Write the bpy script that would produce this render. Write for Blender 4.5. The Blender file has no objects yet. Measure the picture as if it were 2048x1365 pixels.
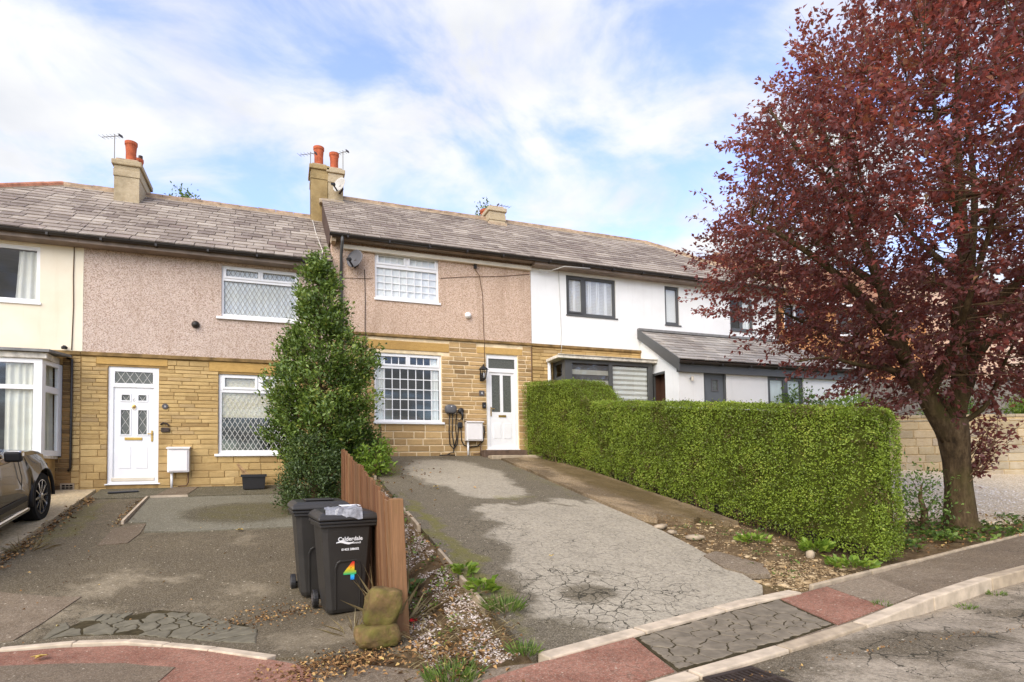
import bpy, bmesh, math, random
import numpy as np
from mathutils import Vector, Matrix, noise

random.seed(7)
RNG = np.random.default_rng(7)
SC = bpy.context.scene
COL = SC.collection
D = 14.1            # distance of the terrace front from the camera
EYE = 1.6

# ------------------------------------------------------------------ camera
F_PX, YAW, PITCH, ROLL, CY = 1180.73, 0.374372, 0.0426603, -0.0168862, 885.64
_fw = Vector((math.sin(YAW)*math.cos(PITCH), math.cos(YAW)*math.cos(PITCH), math.sin(PITCH)))
_rt0 = Vector((math.cos(YAW), -math.sin(YAW), 0.0))
_up0 = _rt0.cross(_fw)
_c, _s = math.cos(ROLL), math.sin(ROLL)
_rt = _c*_rt0 + _s*_up0
_up = -_s*_rt0 + _c*_up0
cam_d = bpy.data.cameras.new('camera')
cam = bpy.data.objects.new('camera', cam_d)
COL.objects.link(cam)
cam.matrix_world = Matrix(((_rt.x, _up.x, -_fw.x, 0), (_rt.y, _up.y, -_fw.y, 0), (_rt.z, _up.z, -_fw.z, EYE), (0, 0, 0, 1)))
cam_d.sensor_fit = 'HORIZONTAL'
cam_d.sensor_width = 36.0
cam_d.lens = 36.0*F_PX/2048
cam_d.shift_y = (CY-682.5)/2048
cam_d.clip_start = 0.05
cam_d.clip_end = 3000
SC.camera = cam

# ------------------------------------------------------------------ sky, sun, exposure
SUN_EL, SUN_AZ = math.radians(39), math.radians(224)      # azimuth clockwise from +Y
SUN_DIR = Vector((math.sin(SUN_AZ)*math.cos(SUN_EL), math.cos(SUN_AZ)*math.cos(SUN_EL), math.sin(SUN_EL)))
world = bpy.data.worlds.new('World')
SC.world = world
world.use_nodes = True
wn, wl = world.node_tree.nodes, world.node_tree.links
wn.clear()
def W(t, **k):
    n = wn.new(t)
    for a, b in k.items():
        setattr(n, a, b)
    return n
w_out = W('ShaderNodeOutputWorld')
w_bg = W('ShaderNodeBackground')
w_bg.inputs['Strength'].default_value = 0.12
w_sky = W('ShaderNodeTexSky', sky_type='NISHITA', sun_disc=False, sun_elevation=SUN_EL, sun_rotation=SUN_AZ, altitude=150, air_density=1.0, dust_density=0.6, ozone_density=3.2)
w_tc = W('ShaderNodeTexCoord')
w_sep = W('ShaderNodeSeparateXYZ')
wl.new(w_tc.outputs['Generated'], w_sep.inputs[0])
def wmath(op, a, b=None, clamp=False):
    n = W('ShaderNodeMath', operation=op, use_clamp=clamp)
    for i, v in enumerate((a, b)):
        if v is None:
            continue
        if isinstance(v, (int, float)):
            n.inputs[i].default_value = v
        else:
            wl.new(v, n.inputs[i])
    return n.outputs[0]
zden = wmath('ADD', wmath('MAXIMUM', w_sep.outputs[2], 0.0), 0.28)
w_cmb = W('ShaderNodeCombineXYZ')
wl.new(wmath('DIVIDE', w_sep.outputs[0], zden), w_cmb.inputs[0])
wl.new(wmath('DIVIDE', w_sep.outputs[1], zden), w_cmb.inputs[1])
w_map = W('ShaderNodeMapping')
w_map.inputs['Location'].default_value = (3.1, 1.7, 0.4)
w_map.inputs['Rotation'].default_value = (0, 0, 0.5)
w_map.inputs['Scale'].default_value = (1.0, 1.25, 1.0)
wl.new(w_cmb.outputs[0], w_map.inputs[0])
w_n1 = W('ShaderNodeTexNoise')
w_n1.inputs['Scale'].default_value = 2.7
w_n1.inputs['Detail'].default_value = 9
w_n1.inputs['Roughness'].default_value = 0.56
w_n1.inputs['Distortion'].default_value = 0.5
wl.new(w_map.outputs[0], w_n1.inputs['Vector'])
w_r1 = W('ShaderNodeValToRGB')
w_r1.color_ramp.interpolation = 'EASE'
w_r1.color_ramp.elements[0].position = 0.35
w_r1.color_ramp.elements[0].color = (0.12, 0.12, 0.12, 1)
w_r1.color_ramp.elements[1].position = 0.62
wl.new(w_n1.outputs[0], w_r1.inputs[0])
w_n2 = W('ShaderNodeTexNoise')
w_n2.inputs['Scale'].default_value = 3.1
w_n2.inputs['Detail'].default_value = 5
wl.new(w_map.outputs[0], w_n2.inputs['Vector'])
w_cc = W('ShaderNodeValToRGB')
w_cc.color_ramp.elements[0].position = 0.35
w_cc.color_ramp.elements[0].color = (2.62, 2.70, 2.90, 1)
w_cc.color_ramp.elements[1].position = 0.6
w_cc.color_ramp.elements[1].color = (3.32, 3.33, 3.36, 1)
wl.new(w_n2.outputs[0], w_cc.inputs[0])
w_hs = W('ShaderNodeHueSaturation')
w_hs.inputs['Hue'].default_value = 0.522
w_hs.inputs['Saturation'].default_value = 1.08
w_hs.inputs['Value'].default_value = 1.62
wl.new(w_sky.outputs[0], w_hs.inputs['Color'])
w_mix = W('ShaderNodeMix', data_type='RGBA')
wl.new(w_r1.outputs[0], w_mix.inputs[0])
wl.new(w_hs.outputs[0], w_mix.inputs[6])
wl.new(w_cc.outputs[0], w_mix.inputs[7])
wl.new(w_mix.outputs[2], w_bg.inputs['Color'])
wl.new(w_bg.outputs[0], w_out.inputs['Surface'])

sun_d = bpy.data.lights.new('sun', 'SUN')
sun_d.energy = 1.5
sun_d.angle = math.radians(60)
sun_d.color = (1.0, 0.92, 0.79)
sun = bpy.data.objects.new('sun', sun_d)
COL.objects.link(sun)
sun.rotation_euler = (-SUN_DIR).to_track_quat('-Z', 'Y').to_euler()
sun.location = (-10, -20, 25)

SC.view_settings.view_transform = 'Standard'
SC.view_settings.look = 'None'
SC.view_settings.gamma = 1.0
SC.view_settings.exposure = 1.4
SC.view_settings.use_curve_mapping = False
SC.render.engine = 'CYCLES'
SC.cycles.max_bounces = 6
SC.cycles.transparent_max_bounces = 12
SC.cycles.caustics_reflective = False
SC.cycles.caustics_refractive = False

# ------------------------------------------------------------------ materials
MATS = {}
def srgb(r, g, b):
    f = lambda c: (c/255/12.92) if c/255 <= 0.04045 else ((c/255+0.055)/1.055)**2.4
    return (f(r), f(g), f(b), 1)
class NT:
    def __init__(s, name):
        s.m = bpy.data.materials.new(name)
        s.m.use_nodes = True
        s.t = s.m.node_tree
        s.b = s.t.nodes['Principled BSDF']
        s.out = s.t.nodes['Material Output']
        s._pos = None
        MATS[name] = s.m
    def n(s, t, **k):
        n = s.t.nodes.new(t)
        for a, b in k.items():
            setattr(n, a, b)
        return n
    def l(s, a, b):
        s.t.links.new(a, b)
    def set(s, n, i, v):
        if isinstance(v, (int, float, tuple, list)):
            n.inputs[i].default_value = v
        elif v is not None:
            s.l(v, n.inputs[i])
    def pos(s):
        if s._pos is None:
            s._pos = s.n('ShaderNodeNewGeometry').outputs['Position']
        return s._pos
    def obj(s):
        return s.n('ShaderNodeTexCoord').outputs['Object']
    def math(s, op, a, b=None, clamp=False):
        n = s.n('ShaderNodeMath', operation=op, use_clamp=clamp)
        s.set(n, 0, a); s.set(n, 1, b)
        return n.outputs[0]
    def noise(s, scale, detail=4, rough=0.55, vec=None, out=0, stretch=None):
        n = s.n('ShaderNodeTexNoise')
        n.inputs['Scale'].default_value = scale
        n.inputs['Detail'].default_value = detail
        n.inputs['Roughness'].default_value = rough
        v = vec if vec is not None else s.pos()
        if stretch:
            mp = s.n('ShaderNodeMapping'); mp.inputs['Scale'].default_value = stretch
            s.l(v, mp.inputs[0]); v = mp.outputs[0]
        s.l(v, n.inputs['Vector'])
        return n.outputs[out]
    def vor(s, scale, feature='F1', out='Distance', vec=None, rnd=1.0):
        n = s.n('ShaderNodeTexVoronoi', feature=feature)
        n.inputs['Scale'].default_value = scale
        n.inputs['Randomness'].default_value = rnd
        s.l(vec if vec is not None else s.pos(), n.inputs['Vector'])
        return n.outputs[out]
    def ramp(s, fac, stops, interp='LINEAR'):
        n = s.n('ShaderNodeValToRGB')
        cr = n.color_ramp
        cr.interpolation = interp
        while len(cr.elements) < len(stops):
            cr.elements.new(0.5)
        for e, (p, c) in zip(cr.elements, stops):
            e.position = p
            e.color = c if len(c) == 4 else (*c, 1)
        s.l(fac, n.inputs[0])
        return n.outputs[0]
    def mix(s, fac, a, b, mode='MIX'):
        n = s.n('ShaderNodeMix', data_type='RGBA', blend_type=mode)
        s.set(n, 0, fac); s.set(n, 6, a); s.set(n, 7, b)
        return n.outputs[2]
    def rnd(s):
        return s.n('ShaderNodeObjectInfo').outputs['Random']
    def attr(s, name, out='Fac'):
        return s.n('ShaderNodeAttribute', attribute_name=name).outputs[out]
    def bump(s, h, strength=0.4, dist=0.01, prev=None):
        n = s.n('ShaderNodeBump')
        n.inputs['Strength'].default_value = strength
        n.inputs['Distance'].default_value = dist
        s.l(h, n.inputs['Height'])
        if prev is not None:
            s.l(prev, n.inputs['Normal'])
        return n.outputs[0]
    def fin(s, col, rough=0.8, nrm=None, spec=0.3, metal=0.0):
        s.set(s.b, 'Base Color', col)
        s.set(s.b, 'Roughness', rough)
        s.set(s.b, 'Metallic', metal)
        s.b.inputs['Specular IOR Level'].default_value = spec
        if nrm is not None:
            s.l(nrm, s.b.inputs['Normal'])
        return s.m
G4 = lambda v: (v, v, v, 1)

def plain(name, c, rough=0.6, spec=0.3, metal=0.0, var=0.12, scale=3.0, bump=0.0, bscale=60):
    t = NT(name)
    nz = t.noise(scale, 5)
    dark = tuple(x*(1-var*1.6) for x in c[:3])+(1,)
    lite = tuple(min(1, x*(1+var*0.6)) for x in c[:3])+(1,)
    col = t.ramp(nz, [(0.3, dark), (0.65, lite)])
    nr = t.bump(t.noise(bscale, 3), bump, 0.004) if bump else None
    return t.fin(col, rough, nr, spec, metal)

def mat_pebbledash(name, base, lo, hi):
    t = NT(name)
    v = t.vor(70, out='Color')
    g = t.n('ShaderNodeSeparateColor'); t.l(v, g.inputs[0])
    col = t.ramp(g.outputs[0], [(0.0, lo), (0.22, lo), (0.34, base), (0.72, base), (0.9, hi), (1, hi)])
    big = t.noise(0.9, 5, 0.6)
    col = t.mix(t.ramp(big, [(0.3, G4(0.0)), (0.75, G4(0.32))]), col, tuple(x*0.72 for x in base[:3])+(1,))
    stk = t.noise(1.0, 6, 0.65, stretch=(4, 4, 0.5))
    col = t.mix(t.ramp(stk, [(0.50, G4(0)), (0.72, G4(0.34))]), col, srgb(150, 120, 92))
    nr = t.bump(t.vor(70), 0.8, 0.010)
    return t.fin(col, 0.92, nr, 0.15)
mat_pebbledash('pebbledash_pink', srgb(208, 185, 166), srgb(166, 140, 122), srgb(226, 208, 193))
mat_pebbledash('pebbledash_warm', srgb(211, 183, 158), srgb(176, 144, 119), srgb(227, 204, 183))

def mat_render(name, c, dirt):
    t = NT(name)
    col = t.mix(t.ramp(t.noise(1.3, 6, 0.6), [(0.35, G4(0)), (0.8, G4(0.4))]), c, dirt)
    stk = t.noise(1.0, 6, 0.65, stretch=(7, 7, 0.5))
    col = t.mix(t.ramp(stk, [(0.55, G4(0)), (0.8, G4(0.3))]), col, dirt)
    nr = t.bump(t.noise(120, 4), 0.25, 0.004)
    return t.fin(col, 0.85, nr, 0.2)
mat_render('render_white', srgb(238, 237, 232), srgb(205, 203, 194))
mat_render('render_cream', srgb(238, 226, 200), srgb(212, 190, 152))
mat_render('render_far', srgb(225, 196, 170), srgb(190, 160, 130))

def mat_stone(name, stops, stain, stain_amt=0.5):
    t = NT(name)
    col = t.ramp(t.rnd(), stops)
    gr = t.noise(9, 6, 0.7)
    col = t.mix(t.ramp(gr, [(0.3, G4(0.0)), (0.7, G4(0.45))]), col, t.mix(0.5, col, srgb(118, 84, 42)))
    bed = t.noise(6, 5, 0.6, stretch=(1.2, 1.2, 9))
    col = t.mix(t.ramp(bed, [(0.55, G4(0)), (0.72, G4(0.35))]), col, srgb(140, 100, 55))
    big = t.noise(0.75, 5, 0.65)
    col = t.mix(t.ramp(big, [(0.5, G4(0)), (0.72, G4(stain_amt))]), col, stain)
    nr = t.bump(t.noise(38, 6, 0.7), 0.7, 0.012)
    return t.fin(col, 0.9, nr, 0.15)
mat_stone('stone_gold', [(0, srgb(158, 130, 86)), (0.12, srgb(186, 156, 104)), (0.5, srgb(197, 167, 112)), (0.85, srgb(205, 175, 120)), (1, srgb(176, 150, 108))], srgb(132, 106, 68), 0.6)
mat_stone('stone_buff', [(0, srgb(134, 110, 78)), (0.15, srgb(172, 142, 98)), (0.5, srgb(196, 162, 112)), (0.85, srgb(206, 172, 120)), (1, srgb(160, 132, 94))], srgb(138, 112, 76), 0.5)
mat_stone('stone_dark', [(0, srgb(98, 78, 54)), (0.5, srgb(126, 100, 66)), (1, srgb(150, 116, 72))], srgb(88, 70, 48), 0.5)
mat_stone('stone_garden', [(0, srgb(156, 144, 120)), (0.4, srgb(182, 164, 128)), (0.8, srgb(196, 174, 134)), (1, srgb(172, 156, 132))], srgb(206, 196, 176), 0.5)
mat_stone('lintel_stone', [(0, srgb(194, 156, 92)), (0.5, srgb(202, 164, 98)), (1, srgb(208, 170, 106))], srgb(150, 118, 72), 0.5)
mat_stone('chimney_stone', [(0, srgb(182, 166, 134)), (0.5, srgb(188, 172, 140)), (1, srgb(194, 178, 148))], srgb(108, 94, 66), 0.9)
mat_stone('chimney_gold', [(0, srgb(164, 142, 98)), (1, srgb(172, 150, 106))], srgb(96, 82, 54), 0.9)
plain('mortar_gold', srgb(170, 138, 88), 0.95, 0.1, var=0.2, scale=6, bump=0.6)
plain('mortar_dark', srgb(176, 144, 96), 0.95, 0.1, var=0.2, scale=6, bump=0.6)
plain('mortar_pale', srgb(236, 214, 174), 0.95, 0.1, var=0.15, scale=6, bump=0.6)
plain('mortar_garden', srgb(212, 186, 138), 0.95, 0.1, var=0.2, scale=6, bump=0.6)
plain('string_stone', srgb(138, 112, 72), 0.95, 0.1, var=0.35, scale=5, bump=0.8)

def mat_slate(name, stops):
    t = NT(name)
    col = t.ramp(t.rnd(), stops)
    big = t.noise(0.8, 6, 0.7)
    col = t.mix(t.ramp(big, [(0.42, G4(0)), (0.62, G4(0.55))]), col, srgb(104, 90, 80))
    lich = t.noise(3.2, 8, 0.75)
    col = t.mix(t.ramp(lich, [(0.52, G4(0)), (0.66, G4(0.6))]), col, srgb(196, 184, 166))
    moss = t.noise(1.7, 6, 0.7)
    col = t.mix(t.ramp(moss, [(0.62, G4(0)), (0.8, G4(0.4))]), col, srgb(140, 124, 82))
    nr = t.bump(t.noise(30, 6, 0.7), 0.5, 0.008)
    return t.fin(col, 0.75, nr, 0.25)
mat_slate('slate', [(0, srgb(122, 109, 98)), (0.3, srgb(144, 131, 117)), (0.6, srgb(157, 144, 129)), (0.85, srgb(173, 161, 145)), (1, srgb(134, 118, 107))])
mat_slate('slate_porch', [(0, srgb(138, 132, 124)), (0.5, srgb(160, 153, 144)), (1, srgb(178, 171, 160))])
plain('slate_under', srgb(92, 76, 66), 0.9, 0.1)
plain('ridge_buff', srgb(164, 140, 116), 0.9, 0.1, var=0.3, scale=6, bump=0.6)
plain('ridge_red', srgb(172, 118, 92), 0.9, 0.1, var=0.25, scale=6, bump=0.5)
plain('ridge_mortar', srgb(180, 158, 130), 0.95, 0.1, var=0.2, scale=7, bump=0.6)
plain('terracotta', srgb(184, 96, 62), 0.75, 0.2, var=0.2, scale=7, bump=0.3)
plain('lead', srgb(128, 126, 122), 0.6, 0.3, var=0.2, scale=6)
plain('pvc_white', srgb(240, 238, 234), 0.35, 0.45, var=0.03)
plain('pvc_cream', srgb(226, 214, 192), 0.45, 0.35, var=0.08)
plain('pvc_grey', srgb(84, 84, 82), 0.4, 0.4, var=0.06)
plain('pvc_black', srgb(44, 38, 32), 0.4, 0.4, var=0.2)
plain('soffit_brown', srgb(138, 122, 108), 0.7, 0.25, var=0.2)
plain('timber_white', srgb(220, 212, 196), 0.7, 0.2, var=0.25, scale=8)
plain('lead_came', srgb(150, 146, 138), 0.5, 0.3, var=0.1)
plain('lead_came_pale', srgb(206, 202, 192), 0.5, 0.3, var=0.1)
plain('brass', srgb(196, 158, 84), 0.3, 0.5, 0.8, var=0.1)
plain('chrome', srgb(200, 200, 200), 0.18, 0.5, 1.0, var=0.02)
plain('dish_grey', srgb(96, 94, 94), 0.5, 0.4, var=0.08)
plain('dish_pale', srgb(186, 182, 172), 0.5, 0.35, var=0.1)
plain('black_plastic', srgb(38, 36, 35), 0.45, 0.4, var=0.1)
plain('cable_black', srgb(34, 31, 29), 0.55, 0.3, var=0.05)
plain('cable_brown', srgb(104, 80, 60), 0.7, 0.2, var=0.05)
plain('plaque_slate', srgb(92, 86, 84), 0.5, 0.3, var=0.1)
plain('print_white', srgb(236, 236, 234), 0.6, 0.2, var=0.02)
plain('step_stone', srgb(104, 86, 72), 0.9, 0.1, var=0.25, scale=6, bump=0.5)
plain('curtain_white', srgb(232, 228, 214), 0.9, 0.1, var=0.06)
plain('blind_cream', srgb(226, 214, 180), 0.9, 0.1, var=0.05)
plain('net_white', srgb(240, 240, 236), 0.9, 0.1, var=0.04)
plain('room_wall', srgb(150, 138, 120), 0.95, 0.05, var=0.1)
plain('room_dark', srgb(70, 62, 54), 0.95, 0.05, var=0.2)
plain('sofa', srgb(120, 92, 70), 0.95, 0.05, var=0.2)
plain('meter_white', srgb(236, 230, 224), 0.5, 0.3, var=0.04)
plain('wood_raw', srgb(178, 144, 104), 0.85, 0.15, var=0.25, scale=14)
plain('wood_grey', srgb(128, 120, 110), 0.9, 0.1, var=0.25, scale=9)
plain('door_anthracite', srgb(98, 102, 104), 0.45, 0.35, var=0.05)
plain('door_brown', srgb(84, 58, 44), 0.6, 0.3, var=0.15)
plain('tile_orange', srgb(206, 146, 94), 0.85, 0.15, var=0.15, scale=5, bump=0.4)
plain('roof_far', srgb(150, 110, 84), 0.9, 0.1, var=0.2, scale=3, bump=0.4, bscale=20)
plain('iron', srgb(72, 60, 52), 0.7, 0.35, 0.3, var=0.3, scale=10, bump=0.4)
plain('dark_hole', srgb(22, 18, 15), 1.0, 0.0, var=0.1)
plain('petal_red', srgb(200, 28, 34), 0.7, 0.2, var=0.1)
plain('petal_purple', srgb(176, 70, 140), 0.7, 0.2, var=0.1)
plain('grey_poly', srgb(140, 140, 142), 0.3, 0.45, var=0.3, scale=30, bump=0.5, bscale=25)

def mat_glass(name, tint=(1, 1, 1, 1), refl=1.0, rough=0.02):
    t = NT(name)
    t.t.nodes.remove(t.b)
    tr = t.n('ShaderNodeBsdfTransparent'); tr.inputs[0].default_value = tint
    gl = t.n('ShaderNodeBsdfGlossy'); gl.inputs['Roughness'].default_value = rough
    fr = t.n('ShaderNodeLayerWeight'); fr.inputs[0].default_value = .5
    nb = t.bump(t.noise(1.3, 1), 0.03, 0.01)
    t.l(nb, gl.inputs['Normal'])
    f = t.math('ADD', t.math('MULTIPLY', t.math('POWER', fr.outputs[1], 4.0), .8), 0.055*refl, True)
    mx = t.n('ShaderNodeMixShader')
    t.l(f, mx.inputs[0]); t.l(tr.outputs[0], mx.inputs[1]); t.l(gl.outputs[0], mx.inputs[2])
    t.l(mx.outputs[0], t.out.inputs['Surface'])
mat_glass('glass', (0.96, 0.97, 0.96, 1))
mat_glass('glass_bright', (0.97, 0.98, 0.98, 1), .7)
plain('glass_obscure', srgb(96, 98, 90), 0.25, 0.5, var=0.25, scale=40, bump=0.8, bscale=90)
plain('glass_frost', srgb(206, 218, 212), 0.3, 0.5, var=0.06)
# ------------------------------------------------------------------ mesh helpers
ORG = {}
def tag(o, label=None, cat=None, group=None, kind=None):
    if label: o['label'] = label
    if cat: o['category'] = cat
    if group: o['group'] = group
    if kind: o['kind'] = kind
    return o
def root(name, loc, label=None, cat=None, group=None, kind=None, rot=None):
    o = bpy.data.objects.new(name, None)
    COL.objects.link(o)
    o.location = loc
    o.empty_display_size = 0.2
    ORG[o.name] = Vector(loc)
    if rot is not None:
        o.rotation_euler = rot
        ORG[o.name] = Vector((0, 0, 0))      # parts of a turned thing are given in its own axes
    return tag(o, label, cat, group, kind)
def M(n):
    return MATS[n]
class MB:
    def __init__(s):
        s.v = []; s.f = []; s.mi = []; s.mats = []
    def _m(s, m):
        if m not in s.mats: s.mats.append(m)
        return s.mats.index(m)
    def add(s, vs, fs, m=None):
        b = len(s.v)
        s.v.extend(tuple(p) for p in vs)
        k = s._m(m) if m else 0
        for f in fs:
            s.f.append(tuple(b+i for i in f)); s.mi.append(k)
        return s
    def box(s, x0, x1, y0, y1, z0, z1, m=None):
        return s.add([(x0,y0,z0),(x1,y0,z0),(x1,y1,z0),(x0,y1,z0),(x0,y0,z1),(x1,y0,z1),(x1,y1,z1),(x0,y1,z1)],
              [(0,3,2,1),(4,5,6,7),(0,1,5,4),(1,2,6,5),(2,3,7,6),(3,0,4,7)], m)
    def obox(s, c, a, b, d, m=None):
        c, a, b, d = Vector(c), Vector(a), Vector(b), Vector(d)
        vs = [c-a-b-d, c+a-b-d, c+a+b-d, c-a+b-d, c-a-b+d, c+a-b+d, c+a+b+d, c-a+b+d]
        return s.add(vs, [(0,3,2,1),(4,5,6,7),(0,1,5,4),(1,2,6,5),(2,3,7,6),(3,0,4,7)], m)
    def bar(s, p, q, w, h=None, upv=(0,0,1), m=None):
        p, q = Vector(p), Vector(q); d = q-p
        if d.length < 1e-6: return s
        u = Vector(upv); t = d.normalized()
        if abs(t.dot(u)) > 0.98: u = Vector((0,1,0))
        a = t.cross(u).normalized(); b = a.cross(t).normalized()
        h = w if h is None else h
        return s.obox((p+q)/2, d/2, a*(w/2), b*(h/2), m)
    def prism(s, poly, off, m=None):
        n = len(poly); off = Vector(off)
        vs = [Vector(p) for p in poly]+[Vector(p)+off for p in poly]
        fs = [tuple(range(n))[::-1], tuple(range(n, 2*n))]
        fs += [(i, (i+1) % n, n+(i+1) % n, n+i) for i in range(n)]
        return s.add(vs, fs, m)
    def tube(s, pts, r, n=6, m=None, cap=True):
        pts = [Vector(p) for p in pts]
        rs = r if isinstance(r, (list, tuple)) else [r]*len(pts)
        vs = []; fs = []; prev = None
        for i, p in enumerate(pts):
            t = (pts[min(i+1, len(pts)-1)]-pts[max(i-1, 0)])
            t = t.normalized() if t.length > 1e-9 else Vector((0,0,1))
            if prev is None:
                a = t.orthogonal().normalized()
            else:
                a = (prev-t*prev.dot(t))
                a = a.normalized() if a.length > 1e-6 else t.orthogonal().normalized()
            prev = a; b = t.cross(a)
            for k in range(n):
                an = 2*math.pi*k/n
                vs.append(p+(a*math.cos(an)+b*math.sin(an))*rs[i])
        for i in range(len(pts)-1):
            for k in range(n):
                fs.append((i*n+k, i*n+(k+1) % n, (i+1)*n+(k+1) % n, (i+1)*n+k))
        if cap:
            fs.append(tuple(range(n))[::-1]); fs.append(tuple((len(pts)-1)*n+k for k in range(n)))
        return s.add(vs, fs, m)
    def lathe(s, prof, c, axis=(0,0,1), n=16, m=None, cap=True):
        c = Vector(c); t = Vector(axis).normalized(); a = t.orthogonal().normalized(); b = t.cross(a)
        vs = []; fs = []
        for (r, h) in prof:
            for k in range(n):
                an = 2*math.pi*k/n
                vs.append(c+t*h+(a*math.cos(an)+b*math.sin(an))*r)
        for i in range(len(prof)-1):
            for k in range(n):
                fs.append((i*n+k, i*n+(k+1) % n, (i+1)*n+(k+1) % n, (i+1)*n+k))
        if cap:
            fs.append(tuple(range(n))[::-1]); fs.append(tuple((len(prof)-1)*n+k for k in range(n)))
        return s.add(vs, fs, m)
    def build(s, name, parent=None, org=None, smooth=False, bevel=0.0, seg=2, mat=None):
        if parent is not None:
            o0 = ORG[parent.name]
        elif org is not None:
            o0 = Vector(org)
        else:
            a = np.array([tuple(p) for p in s.v]); lo, hi = a.min(0), a.max(0)
            o0 = Vector(((lo[0]+hi[0])/2, (lo[1]+hi[1])/2, lo[2]))
        me = bpy.data.meshes.new(name)
        me.from_pydata([(p[0]-o0.x, p[1]-o0.y, p[2]-o0.z) for p in s.v], [], s.f)
        if mat: me.materials.append(M(mat))
        else:
            for m in s.mats: me.materials.append(M(m))
            if len(s.mats) > 1: me.polygons.foreach_set('material_index', s.mi)
        if smooth: me.polygons.foreach_set('use_smooth', [True]*len(me.polygons))
        me.update()
        o = bpy.data.objects.new(name, me)
        COL.objects.link(o)
        ORG[o.name] = o0
        if parent is not None: o.parent = parent
        else: o.location = o0
        if bevel:
            b = o.modifiers.new('bevel', 'BEVEL'); b.width = bevel; b.segments = seg; b.limit_method = 'ANGLE'; b.angle_limit = 0.6
        return o
def inst(name, me, parent, loc, rot=None, scale=None):
    o = bpy.data.objects.new(name, me)
    COL.objects.link(o)
    o.parent = parent
    o.location = Vector(loc)-ORG[parent.name]
    if rot is not None: o.rotation_euler = rot
    if scale is not None: o.scale = scale
    return o
def np_mesh(name, V, T, mats, attrs=None, smooth=False):
    me = bpy.data.meshes.new(name)
    nv, nt = len(V), len(T)
    me.vertices.add(nv); me.vertices.foreach_set('co', np.ascontiguousarray(V, np.float32).ravel())
    me.loops.add(nt*3); me.loops.foreach_set('vertex_index', np.ascontiguousarray(T, np.int32).ravel())
    me.polygons.add(nt)
    me.polygons.foreach_set('loop_start', np.arange(0, nt*3, 3, dtype=np.int32))
    me.polygons.foreach_set('loop_total', np.full(nt, 3, np.int32))
    if smooth: me.polygons.foreach_set('use_smooth', np.ones(nt, bool))
    for m in mats: me.materials.append(M(m))
    for k, a in (attrs or {}).items():
        at = me.attributes.new(k, 'FLOAT', 'POINT'); at.data.foreach_set('value', np.ascontiguousarray(a, np.float32))
    me.update(calc_edges=True); me.validate()
    return me
def link_mesh(name, me, parent=None, loc=(0, 0, 0)):
    o = bpy.data.objects.new(name, me)
    COL.objects.link(o)
    if parent is not None:
        o.parent = parent; o.location = Vector(loc)-ORG[parent.name]
    else:
        o.location = loc
    ORG[o.name] = Vector(loc)
    return o
def leaves(C, A, N, L, Wd, rnd, fold=0.25):
    """diamond leaves: centre base C, axis A, normal N, length L, width Wd (arrays)"""
    A = A/np.linalg.norm(A, axis=1, keepdims=True)
    S = np.cross(A, N); S /= np.linalg.norm(S, axis=1, keepdims=True)+1e-9
    U = np.cross(S, A)
    L = L[:, None]; Wd = Wd[:, None]
    base = C; tip = C+A*L-U*L*0.12; mid = C+A*L*0.45
    l = mid-S*Wd/2+U*Wd*fold; r = mid+S*Wd/2+U*Wd*fold
    n = len(C)
    V = np.empty((n, 4, 3)); V[:, 0] = base; V[:, 1] = r; V[:, 2] = tip; V[:, 3] = l
    i = np.arange(n)[:, None]*4
    T = np.concatenate([i+np.array([[0, 1, 2]]), i+np.array([[0, 2, 3]])], 0)
    return V.reshape(-1, 3), T, np.repeat(rnd, 4)
def text_mesh(txt, size, bold=0.0, shear=0.0):
    cu = bpy.data.curves.new('lettering', 'FONT')
    cu.body = txt; cu.size = size; cu.align_x = 'CENTER'; cu.align_y = 'CENTER'; cu.offset = bold; cu.shear = shear; cu.resolution_u = 3
    ob = bpy.data.objects.new('lettering', cu); COL.objects.link(ob)
    dg = bpy.context.evaluated_depsgraph_get()
    me = bpy.data.meshes.new_from_object(ob.evaluated_get(dg))
    bpy.data.objects.remove(ob); bpy.data.curves.remove(cu)
    return me
def put_text(name, txt, size, parent, origin, right, up, mat, bold=0.0, shear=0.0, attr=None):
    me = text_mesh(txt, size, bold, shear)
    o0 = ORG[parent.name]; right = Vector(right).normalized(); up = Vector(up).normalized()
    for v in me.vertices:
        p = Vector(origin)+right*v.co.x+up*v.co.y
        v.co = p-o0
    me.materials.clear(); me.materials.append(M(mat))
    o = bpy.data.objects.new(name, me); COL.objects.link(o); o.parent = parent
    ORG[o.name] = o0
    return o
def sstep(a, b, x):
    t = min(1.0, max(0.0, (x-a)/(b-a))); return t*t*(3-2*t)
def nz(x, y, z=0.0, oct=4):
    return noise.fractal(Vector((x, y, z)), 0.6, 2.0, oct)

# ------------------------------------------------------------------ lie of the land
_ZX = [-1500, -30, -2.3, -1, 0, 1.75, 4.65, 12, 40, 1500]
_ZZ = [-.8, -.8, .02, .03, .10, .215, .29, .62, 1.6, 1.6]
def zs(x):
    return float(np.interp(x, _ZX, _ZZ))
def smax(a, b):
    return 0.5*(a+b+math.sqrt((a-b)**2+0.0016))
def zg(x, y):
    yy = min(y, D)
    s = zs(x)
    zl = smax(s, 1.30+.17*(yy-D)); zr = smax(s, 1.925+.17*(yy-D))
    t = sstep(1.02, 1.70, x)
    return zl*(1-t)+zr*t
def clip_half(poly, a, b, c):           # keep a*x+b*y<=c
    out = []
    for i in range(len(poly)):
        p, q = poly[i], poly[(i+1) % len(poly)]
        dp, dq = a*p[0]+b*p[1]-c, a*q[0]+b*q[1]-c
        if dp <= 0: out.append(p)
        if (dp < 0 < dq) or (dq < 0 < dp):
            t = dp/(dp-dq); out.append((p[0]+t*(q[0]-p[0]), p[1]+t*(q[1]-p[1])))
    return out
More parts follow.
